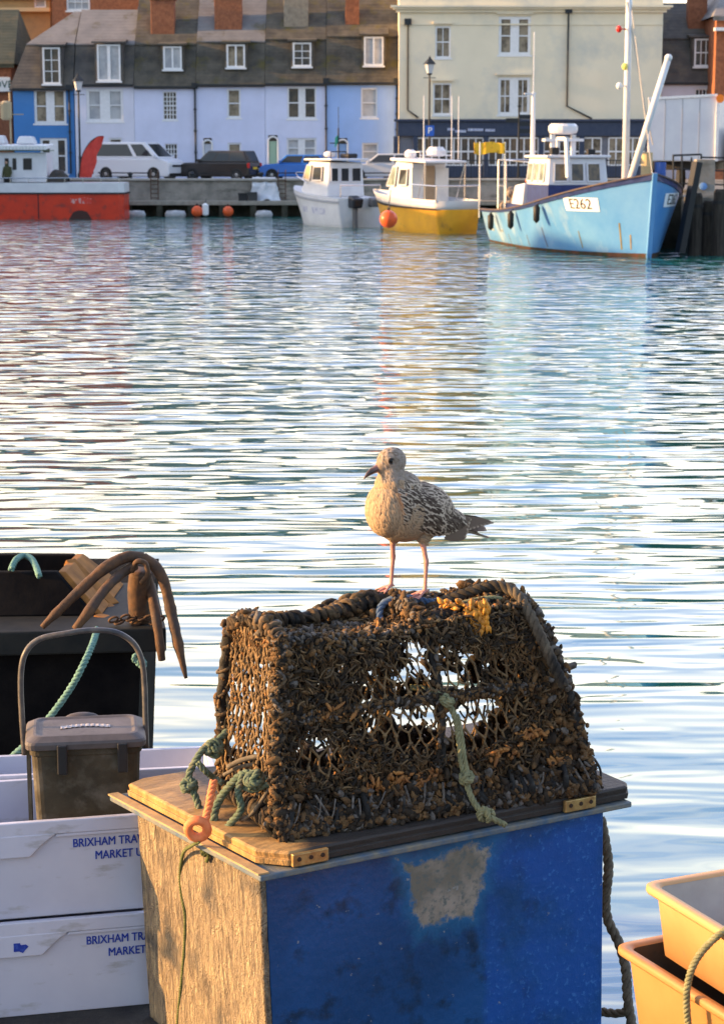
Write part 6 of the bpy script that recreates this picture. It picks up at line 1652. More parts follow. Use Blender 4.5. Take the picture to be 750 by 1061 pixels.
# orange rope eye on the rim
b = MB(); Yo = 5.66
Yo = PZ(206, 872, 1.625).y; cen = P(205, 859, Yo); ringp = [cen+V((math.cos(t)*.028, -.01*math.sin(t), math.sin(t)*.030)) for t in [2*PI*i/14 for i in range(14)]]
b.tube(ringp, .014, 8, closed=True)
rope(b, smooth_path([P(212,853,Yo), P(216,838,Yo+.03), P(219,822,Yo+.06), P(222,808,Yo+.10)],6), .012, .05)
o = b.build('rope_eye', mat('faded_orange_rope', (.80,.25,.10), (.65,.17,.06), 25, .75, bump=.4, bscale=140, bdist=.003), smooth=True); tag(o, 'faded orange rope eye lying over the left rim of the chest', 'rope')
# thin green line down the plywood
_RM = Matrix.Rotation(ANG, 3, 'Z'); _co = V((Cc.x,Cc.y,DZ))
_a, _b, _c = [_co+_RM@V((xl(y,z),y,z)) for y, z in ((.05,.1),(.75,.1),(.4,.6))]
_n = (_b-_a).cross(_c-_a).normalized()
if _n.x > 0: _n = -_n
def onply(u, v, off=.010):
    p0 = _a+_n*off; d_ = ray(u, v); o0 = V((0,0,EYE)); t = (p0-o0).dot(_n)/d_.dot(_n); return o0+d_*t
b = MB(); rope(b, smooth_path([P(207,872,Yo), onply(199,876,.07), onply(190,884,.03), onply(187,905), onply(188,925), onply(192,950), onply(191,985), onply(188,1020), onply(184,1061), onply(183,1090)],7), .0055, .026)
rope(b, smooth_path([onply(205,874,.045), onply(211,880,.03), onply(216,886,.02), onply(214,893,.018)],5), .006, .026); 
knot(b, onply(212,882,.025), .010, .006)
o = b.build('thin_line', mat('dark_green_line', (.07,.085,.03), (.14,.15,.05), 50, .9), smooth=True); tag(o, 'thin dark green line hanging down the bare plywood end of the chest', 'rope')
# rope behind the right end
b = MB(); rope(b, smooth_path([P(622,848,6.34),P(627,875,6.33),P(630,900,6.32),P(627,935,6.30),P(630,955,6.28),P(641,978,6.26),P(648,1005,6.24),P(650,1035,6.22),P(656,1075,6.2)],7), .017, .085)
rope(b, smooth_path([P(620,1048,6.3),P(640,1050,6.26),P(652,1046,6.24)],6), .015, .08)
o = b.build('mooring_rope', M_drope, smooth=True); tag(o, 'thick dark laid rope hanging behind the right end of the chest', 'rope')

# ---------------------------------------------------------------- white fish crates
M_crate = mat('crate_white', (.54,.55,.64), (.47,.48,.58), 2.5, .42, c3=(.30,.29,.27), scale3=9, lo3=.56, hi3=.72, stretch3=(.5,1,1.6), bump=.25, bscale=24, bdist=.004)
M_print = mat('blue_print', (.015,.04,.30), (.05,.10,.42), 60, .5, lo=.5, hi=.7)
def crate(name, corner, ang, L_, D_, H_, label, printing=True, logo=False, m=None, xo=0):
    """corner: near right bottom corner; local +X to the right along the front, -L_..0"""
    root = empty(name, corner, ang, label, 'fish crate', 'white plastic fish crates')
    m = m or M_crate; t = .012; tp = .018
    def ring(z, ins, y_ins=None):
        return [(-L_+ins,ins,z),(-ins,ins,z),(-ins,D_-ins,z),(-L_+ins,D_-ins,z)]
    b = MB(); b.loft([ring(0,tp+.004), ring(H_-.045,.006), ring(H_-.045,.006)], cap=False); b.f.append((3,2,1,0))
    b.loft([ring(.012,tp+t+.004), ring(H_-.001,.006+t)], cap=False); n = len(b.v); b.f.append((n-8,n-7,n-6,n-5))
    b.build('body', m, root, world=False, bevel=.004)
    # rim band
    b = MB(); o_ = [(-L_-.004,-.004),(.004,-.004),(.004,D_+.004),(-L_-.004,D_+.004)]; i_ = [(-L_+.018,.018),(-.018,.018),(-.018,D_-.018),(-L_+.018,D_-.018)]
    b.loft([[(x,y,H_-.046) for x,y in i_],[(x,y,H_-.046) for x,y in o_],[(x,y,H_) for x,y in o_],[(x,y,H_) for x,y in i_],[(x,y,H_-.046) for x,y in i_]], cap=False); b.build('rim', m, root, world=False, bevel=.004)
    # deeper moulded apron on the left part of the front face, with a chamfered end
    b = MB(); b.prism([(-L_-.003,-.006,H_-.042),(-.30,-.006,H_-.042),(-.345,-.006,H_-.075),(-.385,-.006,H_-.115),(-L_-.003,-.006,H_-.115)], (0,.016,0)); b.build('apron', m, root, world=False, bevel=.003)
    b = MB(); b.prism([(-.30,-.002,H_-.0465),(-.02,-.002,H_-.0465),(-.02,-.002,H_-.056),(-.305,-.002,H_-.056)], (0,.01,0)); b.build('ledge', m, root, world=False, bevel=.002)
    if printing:
        zt_ = H_-.085
        for (txt, x, z) in (('BRIXHAM TRAW', -.215+xo, zt_), ('MARKET U', -.145+xo, zt_-.046)):
            fy = .006+(tp-.002)*(1-(z/H_))-.0035
            text_obj(txt, .040, M_print, root, (x, fy, z), (R(90+2.2),0,0), 'printing', 'LEFT', ext=.0006, bold=.0016, xs=.80)
    if logo:
        b = MB(); pts = []
        xs = [(-.475,.068),(-.455,.068),(-.452,.061),(-.436,.062),(-.428,.054),(-.440,.042),(-.446,.034),(-.458,.040),(-.475,.040)]
        b.prism([(x,-.0075,H_-.115+z-.02) for x, z in xs], (0,.002,0)); b.build('logo', M_print, root, world=False)
    return root
CA = R(13)
kc = PZ(160, 1043, DZ); cu_ = V((math.cos(CA), math.sin(CA), 0))
kc = kc + cu_*.03
crate('fish_crate', kc, CA, .90, .46, .327, 'white fish crate with blue lettering at the bottom of the stack beside the chest', logo=True, xo=-.030)
crate('fish_crate', kc+V((-.030,-.0,.3285)), CA, .90, .46, .327, 'white fish crate with blue lettering on top of the stack beside the chest', xo=-.035)
k3 = P(222, 793.5, 6.70)
crate('fish_crate', V((k3.x,k3.y,k3.z-.28)), R(9), .95, .24, .28, 'white fish crate standing behind the lidded bin, mostly hidden', printing=False)
b = MB(); b.box(-1.2, -.50, 6.66, 6.9, DZ, k3.z-.282); o = b.build('wooden_block', M_pile); tag(o, 'dark timber block under the rear white fish crate', 'timber')

# ---------------------------------------------------------------- lidded bin with carrying handle
M_bin = mat('weathered_bin', (.026,.022,.014), (.065,.052,.032), 7, .75, c3=(.11,.10,.08), scale3=9, bump=.5, bscale=40, bdist=.003)
M_binlid = mat('bin_lid_plastic', (.11,.095,.095), (.07,.06,.058), 8, .6, bump=.25, bscale=60, bdist=.002)
BA = R(8); bc = P(90, 800, 6.36); borg = V((bc.x, bc.y, DZ+.3285+.014))
bn = empty('lidded_bin', borg, BA, 'weathered grey-brown lidded bin with a tall carrying handle, standing in the top white crate', 'bin')
M4 = Matrix.Rotation(-BA, 3, 'Z')
def BL(u, v, Y): return M4 @ (P(u, v, Y)-borg)
zt_ = BL(90, 774, 6.23).z
hw_, hd_ = .178, .125
def rr_ring(hw, hd, z, c=.03, n=4, oy=0):
    pts = []
    for (sx, sy, a0) in ((1,-1,-PI/2),(1,1,0),(-1,1,PI/2),(-1,-1,PI)):
        for k in range(n+1):
            a = a0+PI/2*k/n; pts.append(((hw-c)*sx+c*math.cos(a), (hd-c)*sy+c*math.sin(a)+oy, z))
    return pts
b = MB(); b.loft([rr_ring(hw_*.84,hd_*.84,0), rr_ring(hw_*.97,hd_*.97,zt_-.03), rr_ring(hw_,hd_,zt_-.028), rr_ring(hw_,hd_,zt_)]); b.build('body', M_bin, bn, world=False, bevel=.003)
b = MB(); b.loft([rr_ring(hw_+.012,hd_+.012,zt_-.006), rr_ring(hw_+.014,hd_+.014,zt_+.012), rr_ring(hw_+.010,hd_+.010,zt_+.020), rr_ring(hw_-.012,hd_-.012,zt_+.034), rr_ring(hw_-.02,hd_-.02,zt_+.035), rr_ring(hw_-.03,hd_-.03,zt_+.030)])
lid_ = b.build('lid', M_binlid, bn, world=False, smooth=False, bevel=.002)
b = MB(); b.grid(lambda a, c: ((a-.5)*.16, (c-.5)*.03+.02*math.sin(a*PI)-.01, zt_+.0325+.001*math.sin(a*60)), 30, 4); b.build('embossing', mat('worn_emboss', (.36,.33,.33), (.25,.22,.22), 40, .6, lo=.5, hi=.6), lid_, world=False)
b = MB(); b.ball((-.01,hd_+.0,zt_+.022), .060, 16, 8, (1,.35,.36)); b.build('hinge_hump', M_binlid, lid_, world=False, smooth=True)
for x in (-.075,.115):
    b = MB(); b.box(x-.016, x+.016, -hd_-.026, -hd_-.008, zt_-.085, zt_+.012); b.build('clip', M_black, bn, world=False, bevel=.004)
b = MB(); b.prism([(-hw_-.01,-hd_*.5,zt_-.3),(-hw_-.01,hd_*.2,zt_-.3),(-hw_-.012,hd_*.2,zt_-.02),(-hw_-.012,-hd_*.5,zt_-.02)], (.012,0,0)); b.build('side_rib', M_bin, bn, world=False)
hp_ = smooth_path([BL(26,782,6.35),BL(23,740,6.35),BL(22,700,6.35),BL(27,676,6.35),BL(42,662,6.36),BL(70,656,6.36),BL(95,653,6.38),BL(120,655,6.39),BL(138,666,6.40),BL(147,684,6.40),BL(150,710,6.40),BL(151,745,6.39),BL(152,775,6.38)],6)
b = MB(); b.tube(hp_, .0095, 8); b.build('carrying_handle', mat('dark_handle', (.05,.05,.055), (.14,.12,.10), 20, .35), bn, world=False, smooth=True)

# ---------------------------------------------------------------- black work boat, anchor, ropes
M_tar = mat('tarred_black', (.004,.004,.005), (.010,.009,.009), 6, .9, spec=.04, bump=.4, bscale=20, bdist=.006)
M_tarrim = mat('dark_rim', (.012,.014,.015), (.022,.022,.020), 10, .7, spec=.12)
M_plank = mat('varnished_plank', (.30,.13,.035), (.16,.07,.022), 9, .8, spec=.1, bump=.4, bscale=30, bdist=.004)
wb = empty('work_boat', V((-1.6,8.00,0)), 0, 'black tarred work boat with a flat dark rim, lying beyond the white crates', 'boat')
BY = 7.4
xr = P(147, 700, BY).x; zr0 = P(170, 672, BY).z; zr1 = P(172, 647, BY).z
sl = math.tan(R(6))
b = MB(); b.hexa([(-4,BY-.0-0.35,-.3),(xr-.12,BY+.05,-.3),(xr-.20,BY+1.7,-.3),(-4,BY+1.7,-.3)], [(-4,BY-.35,zr0),(xr,BY,zr0),(xr-.1,BY+1.7,zr0),(-4,BY+1.7,zr0)]); b.build('hull', M_tar, wb)
xe = P(174, 650, BY).x
b = MB(); b.hexa([(-4,BY-.42,zr0+.002),(xe,BY-.06,zr0+.002),(xe-.12,BY+.75,zr0+.002),(-4,BY+.75,zr0+.002)], [(-4,BY-.42,zr1),(xe,BY-.06,zr1),(xe-.12,BY+.75,zr1),(-4,BY+.75,zr1)]); b.build('rim', M_tarrim, wb, bevel=.008)
# bulwark box: open, dark inside, with sloping end
q = [P(-120,585,7.75),P(64,584,7.75),P(92,640,7.60),P(-120,655,7.45)]
b = MB()
xa = P(62,600,7.70).x; xb_ = P(100,640,7.60).x; zt2 = P(60,592,7.65).z; zt3 = P(66,578,8.00).z
b.hexa([(-4,7.42,zr1+.002),(xb_,7.54,zr1+.002),(xb_,7.60,zr1+.002),(-4,7.48,zr1+.002)], [(-4,7.52,zt2),(xa,7.64,zt2),(xa,7.68,zt2),(-4,7.56,zt2)])
b.hexa([(-4,8.06,zr1+.002),(xb_+.02,8.06,zr1+.002),(xb_+.02,8.10,zr1+.002),(-4,8.10,zr1+.002)], [(-4,8.06,zt3),(xa-.0,8.06,zt3),(xa,8.10,zt3),(-4,8.10,zt3)])
b.build('bulwark', M_tar, wb, bevel=.006)
b = MB(); b.hexa([(xb_,7.56,zr1+.003),(xb_+.03,7.56,zr1+.003),(xb_+.05,8.10,zr1+.003),(xb_+.02,8.10,zr1+.003)], [(xa,7.66,zt2-.003),(xa+.03,7.66,zt2-.003),(xa+.04,8.10,zt3-.003),(xa+.01,8.10,zt3-.003)]); b.build('end_board', M_plank, wb, bevel=.004)
for (u0,v0,u1,v1,Y_,w_) in ((72,582,118,628,7.90,.05),(95,618,125,640,7.80,.045),(85,600,100,640,7.85,.05)):
    b = MB(); b.bar(P(u0,v0,Y_), P(u1,v1,Y_-.15), w_, .03); b.build('plank', M_plank, wb, bevel=.004)
b = MB()
for (u0,v0,u1,v1) in ((100,640,135,648),(120,648,160,645),(90,648,120,655)): b.bar(P(u0,v0,7.55), P(u1,v1,7.50), .05, .03)
b.build('slat', M_plank, wb, bevel=.004)
# anchor
M_rust = mat('rusted_iron', (.050,.030,.020), (.12,.060,.028), 22, .75, metal=.1, c3=(.05,.04,.038), scale3=9, bump=.8, bscale=50, bdist=.004)
an = empty('anchor', P(145, 648, 7.38), 0, 'rusty folding anchor with thick curved arms hooked over the corner of the black boat', 'anchor')
def arm(pts, rr, flat_end=None):
    path = smooth_path([P(*p) for p in pts], 6); n = len(path)
    r_ = [np.interp(i/(n-1), np.linspace(0,1,len(rr)), rr) for i in range(n)]
    r_ = [q*(1+.16*mnoise.noise(path[i]*22)+.08*mnoise.noise(path[i]*60)) for i, q in enumerate(r_)]
    b = MB(); b.tube(path, r_, 10); return b.build('arm', M_rust, an, smooth=True)
arm([(44,650,7.18),(60,634,7.20),(85,610,7.25),(110,588,7.30),(132,577,7.35),(148,578,7.38)], [.010,.017,.019,.021,.023,.022])
arm([(148,578,7.38),(162,588,7.37),(171,606,7.35),(178,636,7.32),(185,668,7.28),(193,703,7.25)], [.022,.023,.022,.021,.020,.006])
arm([(78,652,7.12),(92,634,7.15),(108,612,7.22),(124,596,7.30),(140,586,7.36)], [.014,.019,.019,.019,.018])
arm([(150,590,7.42),(156,610,7.40),(162,640,7.32),(166,668,7.28),(168,684,7.28)], [.019,.019,.018,.016,.014])
b = MB(); b.tube(smooth_path([P(137,592,7.32),P(142,582,7.30),P(151,584,7.30),P(153,596,7.30),P(147,604,7.32)],6), .010, 8); b.build('ring', M_rust, an, smooth=True)
b = MB(); b.tube(smooth_path([P(146,592,7.38),P(144,612,7.40),P(145,630,7.42),P(146,647,7.44)],5), [.045]*3+[.06]*10+[.05]*3, 9) if False else b.tube(smooth_path([P(146,592,7.38),P(144,612,7.40),P(145,630,7.42),P(146,647,7.44)],5), .042, 9)
b.build('shank', M_rust, an, smooth=True)
b = MB()
for k in range(9):
    c0 = P(118+k*6, 642+3*math.sin(k*2), 7.38); u_ = V((1,.2*(k%2),.3)).normalized(); w_ = V((0,1,.4)) if k % 2 else V((0,-.3,1))
    b.tube([c0+u_*.018*math.cos(t)+w_.normalized()*.010*math.sin(t) for t in [2*PI*i/10 for i in range(10)]], .0045, 6, closed=True)
b.build('chain', M_rust, an, smooth=True)
# ropes on the boat
M_teal = mat('pale_teal_rope', (.09,.20,.18), (.15,.27,.23), 50, .85, bump=.8, bscale=300, bdist=.002)
b = MB(); rope(b, smooth_path([P(101,652,7.18),P(96,668,7.00),P(86,690,6.90),P(74,712,6.90),P(58,735,6.90),P(40,757,6.90),P(22,776,6.90),P(-6,798,6.88),P(-40,815,6.85)],7), .0125, .055)
o = b.build('teal_rope', M_teal, smooth=True); tag(o, 'pale teal rope running down across the black boat side to the left edge', 'rope')
b = MB(); rope(b, smooth_path([P(12,590,7.62),P(17,580,7.70),P(25,576,7.80),P(33,579,7.75),P(38,588,7.64),P(41,597,7.54)],7), .0125, .055)
o = b.build('teal_rope', M_teal, smooth=True); tag(o, 'short pale teal rope looped over the top edge of the black boat', 'rope')
b = MB()
for k in range(3): knot(b, P(142+k*3, 682+k*3, 6.42), .012, .006)
o = b.build('rope_knot', M_teal, smooth=True); tag(o, 'small teal rope knot tied to the right side of the bin handle', 'rope')

# ---------------------------------------------------------------- yellow fish boxes at the right
def fbox(corner, ang, L1, L2, H_, label, m, m_in, lip=.022, taper=.05, rad=.035):
    """corner: left corner of the rim; local +X along the far-right edge, -Y along the near-right edge; origin at bottom"""
    root = empty('fish_box', V((corner.x, corner.y, corner.z-H_)), ang, label, 'fish box', 'yellowish plastic fish boxes')
    def ring(ins, z, c=rad, n=5):
        pts = []; x0, x1, y0, y1 = ins, L1-ins, -L2+ins, -ins; c = max(c-ins*.3, .012)
        for (cx, cy, a0) in ((x1-c,y0+c,-PI/2),(x1-c,y1-c,0),(x0+c,y1-c,PI/2),(x0+c,y0+c,PI)):
            for k in range(n+1): a = a0+PI/2*k/n; pts.append((cx+c*math.cos(a), cy+c*math.sin(a), z))
        return pts
    b = MB(); b.loft([ring(lip+taper,0), ring(lip,H_-.012)], cap=False); n = len(ring(0,0)); b.f.append(tuple(range(n))[::-1])
    b.build('outer_shell', m, root, world=False, smooth=True)
    b = MB(); b.loft([ring(lip+taper+.006,.01), ring(lip+.008,H_-.008)], cap=False); b.f.append(tuple(range(n))); b.build('inner_shell', m_in, root, world=False, smooth=True)
    b = MB(); b.loft([ring(lip+.0,H_-.020), ring(.002,H_-.022), ring(-.001,H_-.016), ring(.0,H_-.004), ring(.005,H_), ring(lip+.003,H_-.001), ring(lip+.009,H_-.008)], cap=False); b.build('rolled_rim', m, root, world=False, smooth=True)
    return root, ring
M_ybox = mat('yellow_box_plastic', (.42,.205,.075), (.35,.165,.055), 4, .5, c3=(.28,.18,.08), scale3=16, lo3=.64, hi3=.72, bump=.15, bscale=30, bdist=.003)
M_cbox = mat('cream_box_plastic', (.52,.29,.13), (.46,.24,.10), 4, .5, c3=(.33,.22,.12), scale3=18, lo3=.66, hi3=.73, bump=.15, bscale=30, bdist=.003)
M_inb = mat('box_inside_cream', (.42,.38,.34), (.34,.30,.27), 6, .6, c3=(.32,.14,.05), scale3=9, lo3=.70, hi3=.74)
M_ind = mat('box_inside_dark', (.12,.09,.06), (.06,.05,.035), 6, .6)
cA = PZ(664, 914, 1.70); cA_R = PZ(752, 899, 1.70); aA = math.atan2(cA_R.y-cA.y, cA_R.x-cA.x)
fbox(cA, aA, .50, .80, .19, 'cream-yellow plastic fish box stacked on top at the bottom right corner', M_cbox, M_inb, taper=.02)
cB = PZ(635, 978, 1.53)
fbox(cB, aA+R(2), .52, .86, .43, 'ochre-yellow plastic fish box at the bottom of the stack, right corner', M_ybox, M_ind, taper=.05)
b = MB(); rope(b, smooth_path([P(785,950,4.78),P(766,957,4.76),P(748,966,4.74),P(732,980,4.74),P(719,998,4.74),P(712,1020,4.74),P(711,1045,4.74),P(715,1085,4.74)],7), .0095, .036)
o = b.build('olive_line', M_olive, smooth=True); tag(o, 'olive laid rope hanging over the front of the yellow fish boxes', 'rope')
# ================================================================ JUVENILE GULL
HA = R(27)                                    # turned this much from square-on towards the camera
fL = P(440, 617, 6.08); fR = P(405, 611, 6.14)
mid_ = (fL+fR)/2
bird = empty('gull', (mid_.x, mid_.y, min(fL.z,fR.z)), PI+HA, 'young speckled brown gull standing on top of the lobster pot, facing left', 'gull')
bird.scale = (.94, 1.05, 1.045)
BR = Matrix.Diagonal((1/.94,1/1.05,1/1.045)) @ Matrix.Rotation(-(PI+HA), 3, 'Z'); borg_ = V((mid_.x, mid_.y, min(fL.z,fR.z)))
def GB(u, v, Y): return BR @ (P(u, v, Y)-borg_)
lf, rf = BR @ (fL-borg_), BR @ (fR-borg_)
b = MB()
def ell(c, r, tilt=0, n=22, m=14):
    c = V(c); mt = Matrix.Rotation(-tilt, 3, 'Y'); t_ = MB(); t_.ball((0,0,0), 1, n, m)
    b.add([c+mt@V((p.x*r[0],p.y*r[1],p.z*r[2])) for p in t_.v], t_.f)
ell((.020,0,.250), (.108,.090,.092), R(8))
ell((.066,0,.262), (.078,.078,.088), R(25))
ell((-.050,0,.250), (.115,.078,.078), R(16))
ell((-.13,0,.212), (.095,.050,.044), R(18))
ell((-.19,0,.190), (.075,.030,.020), R(16))
ell((.030,0,.300), (.072,.064,.070), R(20))
ell((.060,0,.325), (.054,.054,.058), R(10))
ell((.062,0,.358), (.044,.043,.052))
ell((.062,0,.398), (.049,.0390,.041), R(-8))
ell((.084,0,.389), (.036,.026,.026), R(-18))
ell((.005,0,.205), (.100,.062,.045), R(-4))
ell((-.06,0,.205), (.080,.050,.040), R(6))
for sgn, ft in ((1,lf),(-1,rf)):
    ell((ft.x, sgn*.034, .186), (.030,.022,.034), 0, 14, 10)
body_raw = b
legs = MB()
def leg_pts(ft, sgn):
    hip = V((ft.x+.004, sgn*.034, .172)); heel = V((ft.x-.006, ft.y*.85+sgn*.005, ft.z+.100))
    an_ = V((ft.x, ft.y, ft.z+.014))
    return hip, heel, an_
for sgn, ft in ((1,lf),(-1,rf)):
    hip, heel, an_ = leg_pts(ft, sgn)
    b.tube([hip, hip.lerp(heel,.5), heel.lerp(hip,.15), heel, heel.lerp(an_,.12), heel.lerp(an_,.5), an_.lerp(heel,.1), an_], [.014,.0088,.0085,.0100,.0082,.0066,.0072,.0085], 10)
    # toes
    for a_ in (-34, 0, 34):
        d_ = V((math.cos(R(a_)), math.sin(R(a_)), 0)); 
        b.tube([an_+V((0,0,-.002)), an_+d_*.018+V((0,0,-.004)), an_+d_*.038+V((0,0,-.012)), an_+d_*.052+V((0,0,-.016))], [.0062,.0050,.0045,.0028], 8)
    b.tube([an_, an_+V((-.016,0,-.004))], [.005,.003], 6)
# tail core
b.add([(-.18,-.03,.190),(-.18,.03,.190),(-.29,.030,.152),(-.29,-.030,.152),(-.18,-.03,.178),(-.18,.03,.178),(-.29,.030,.147),(-.29,-.030,.147)], [(0,1,2,3),(7,6,5,4),(0,3,7,4),(1,5,6,2),(3,2,6,7),(0,4,5,1)])
tmp = b.build('tmp', M_black, None); tmp.location = (0,0,0)
off = V(((min(p.x for p in b.v)+max(p.x for p in b.v))/2, (min(p.y for p in b.v)+max(p.y for p in b.v))/2, min(p.z for p in b.v)))
md = tmp.modifiers.new('r', 'REMESH'); md.mode = 'VOXEL'; md.voxel_size = .0028; md.adaptivity = 0
md = tmp.modifiers.new('s', 'SMOOTH'); md.factor = .5; md.iterations = 7
dg = bpy.context.evaluated_depsgraph_get(); dg.update()
me = bpy.data.meshes.new_from_object(tmp.evaluated_get(dg)); bpy.data.objects.remove(tmp)
for v_ in me.vertices: v_.co = v_.co + off
me.name = 'gull_body'
# webs between the toes are thin sheets fused to the same mesh
bm = bmesh.new(); bm.from_mesh(me)
for sgn, ft in ((1,lf),(-1,rf)):
    an_ = leg_pts(ft, sgn)[2]
    for (a0, a1) in ((-34,0),(0,34)):
        rows = []
        for k in range(5):
            t = .15+.85*k/4; row = []
            for j in range(5):
                a_ = R(a0+(a1-a0)*j/4); L_ = .050*t*(1-.18*math.sin(PI*j/4)*t)
                row.append(bm.verts.new(an_+V((math.cos(a_)*L_, math.sin(a_)*L_, -.003-.013*t+.0005))))
            rows.append(row)
        for k in range(4):
            for j in range(4): bm.faces.new((rows[k][j],rows[k][j+1],rows[k+1][j+1],rows[k+1][j]))
bm.to_mesh(me); bm.free()
M_gbody = mat('gull_down', (.28,.22,.165), (.19,.14,.10), 60, .9, lo=.4, hi=.6, bump=.3, bscale=220, bdist=.002)
M_gleg = mat('gull_leg_pink', (.52,.25,.20), (.40,.18,.15), 60, .55, bump=.4, bscale=300, bdist=.001, sss=.05)
me.materials.clear(); me.materials.append(M_gbody); me.materials.append(M_gleg)
for pl_ in me.polygons:
    pl_.use_smooth = True
    if pl_.center.z < .154: pl_.material_index = 1
bo = bpy.data.objects.new('body', me); COL.objects.link(bo); bo.parent = bird
# -------- plumage: overlapping feathers set on the body surface
from mathutils.bvhtree import BVHTree
bm = bmesh.new(); bm.from_mesh(me); bmesh.ops.triangulate(bm, faces=bm.faces[:]); bvh = BVHTree.FromBMesh(bm)
tris = [(f.calc_center_median(), f.normal.copy(), f.calc_area()) for f in bm.faces if f.calc_center_median().z > .154]
bm.free()
def feather_mat(name, base, tip, dark, mode, kdark=1.0):
    m = bpy.data.materials.new(name); m.use_nodes = True; nt = m.node_tree; N = nt.nodes; L = nt.links; bs = N['Principled BSDF']; bs.inputs['Roughness'].default_value = .85
    bs.inputs['Specular IOR Level'].default_value = .2
    uv = N.new('ShaderNodeUVMap'); uv.uv_map = 'uv'; sp = N.new('ShaderNodeSeparateXYZ'); L.new(uv.outputs[0], sp.inputs[0])
    rn = N.new('ShaderNodeAttribute'); rn.attribute_name = 'rnd'
    def mth(op, a, b_=None):
        x = N.new('ShaderNodeMath'); x.operation = op
        for i, q in enumerate((a, b_)):
            if q is None: continue
            if isinstance(q, (int,float)): x.inputs[i].default_value = q
            else: L.new(q, x.inputs[i])
        return x.outputs[0]
    def rng(v, a, b_):
        r_ = N.new('ShaderNodeMapRange'); r_.inputs['From Min'].default_value = a; r_.inputs['From Max'].default_value = b_; r_.clamp = True; L.new(v, r_.inputs['Value']); return r_.outputs[0]
    au = mth('ABSOLUTE', mth('SUBTRACT', sp.outputs[0], .5))
    tcn = N.new('ShaderNodeTexCoord'); nz = N.new('ShaderNodeTexNoise'); nz.inputs['Scale'].default_value = 160; L.new(tcn.outputs['Object'], nz.inputs['Vector'])
    wob = mth('MULTIPLY', mth('SUBTRACT', nz.outputs['Fac'], .5), .35)
    if mode == 'streak': f = rng(mth('ADD', au, wob), .22, .10); f = mth('MULTIPLY', f, rng(sp.outputs[1], .15, .45))
    elif mode == 'scale':    # dark centre, pale notched margin
        e_ = mth('MAXIMUM', mth('MULTIPLY', au, 1.9), mth('ABSOLUTE', mth('SUBTRACT', sp.outputs[1], .38)))
        f = rng(mth('ADD', mth('MULTIPLY', e_, 1.0), wob), .50, .36)
    else: f = rng(mth('ADD', sp.outputs[1], wob), .98, .86)
    f = mth('MULTIPLY', f, mth('ADD', mth('MULTIPLY', rn.outputs['Fac'], .7), .3*kdark))
    mx = N.new('ShaderNodeMix'); mx.data_type = 'RGBA'; mx.inputs['A'].default_value = (*base,1); mx.inputs['B'].default_value = (*dark,1); L.new(mth('MINIMUM', f, 1.0), mx.inputs['Factor'])
    L.new(mx.outputs['Result'], bs.inputs['Base Color'])
    return m
class FB:
    def __init__(s): s.v=[]; s.f=[]; s.uv=[]; s.r=[]
    def feather(s, p, n, d, L_, W_, lift, rv, curve=.12):
        n = n.normalized(); d = (d-n*d.dot(n)).normalized(); w = n.cross(d)
        prof = [(0,.30),(.3,.85),(.62,1.0),(.85,.72),(1.0,.25)]
        base = len(s.v)
        for (t, ww) in prof:
            c = p + d*(L_*t) + n*(lift*t*L_ - curve*L_*t*t + .0006)
            for k in (-1, 0, 1): s.v.append(c + w*(W_/2*ww*k) + n*(-.10*W_*abs(k)))
        for i in range(4):
            for k in range(2):
                a = base+i*3+k; s.f.append((a,a+1,a+4,a+3))
                t0, t1 = prof[i][0], prof[i+1][0]; u0, u1 = k*.5, (k+1)*.5
                s.uv += [(u0,t0),(u1,t0),(u1,t1),(u0,t1)]; s.r += [rv]*4
    def build(s, name, m, parent):
        me_ = bpy.data.meshes.new(name); me_.from_pydata([tuple(p) for p in s.v], [], s.f)
        ul = me_.uv_layers.new(name='uv'); ul.data.foreach_set('uv', [c for q in s.uv for c in q])
        at = me_.attributes.new('rnd', 'FLOAT', 'CORNER'); at.data.foreach_set('value', s.r)
        me_.polygons.foreach_set('use_smooth', [True]*len(me_.polygons)); me_.materials.append(m)
        o = bpy.data.objects.new(name, me_); COL.objects.link(o); o.parent = parent; return o
rb = random.Random(4)
wts = np.array([t[2] for t in tris]); cs = np.cumsum(wts)/wts.sum()
def flow(c):
    # direction the feathers lie: back and down from the bill
    if c.z > .343:
        d = V((-1.0, 0, -.35 - 1.2*max(0, .37-c.z)/.05 - (.6 if c.x > .07 else 0)))
    elif c.x > .04: d = V((-.45, 0, -1.0)) if c.z > .2 else V((-1, 0, -.2))
    else: d = V((-1, 0, -.22))
    return d
FB_head, FB_breast, FB_back = FB(), FB(), FB()
npr = np.random.RandomState(5)
N_F = 7500
idx = np.searchsorted(cs, npr.rand(N_F))
for i in idx:
    c, n, _ = tris[min(i, len(tris)-1)]
    c = c + V((rb.uniform(-.0015,.0015),)*3)
    if (c-V((.116,0,.378))).length < .028: continue            # base of the bill
    if abs(abs(c.y)-.030) < .02 and (V((c.x,0,c.z))-V((.083,0,.405))).length < .0075: continue   # eye
    if c.x < -.20: continue
    d = flow(c); rv = rb.random()
    if c.z > .350 and c.x > .0:
        FB_head.feather(c, n, d, rb.uniform(.009,.013), rb.uniform(.005,.0065), .02, rv*.45)
    elif (c.x < -.05 and c.z > .205) or c.z > .29 and c.x < .035 or (n.z > .45 and c.z > .24 and c.x < .05):
        FB_back.feather(c, n, d, rb.uniform(.022,.030), rb.uniform(.014,.019), .10, .4+.6*rv)
    else:
        low = max(0.0, min(1.0, (.245-c.z)/.06)); FB_breast.feather(c, n, d, rb.uniform(.015,.023), rb.uniform(.009,.012), .035, rv*(.85-.5*low))
FB_head.build('head_plumage', feather_mat('feather_head', (.33,.27,.225), None, (.15,.11,.085), 'streak'), bird)
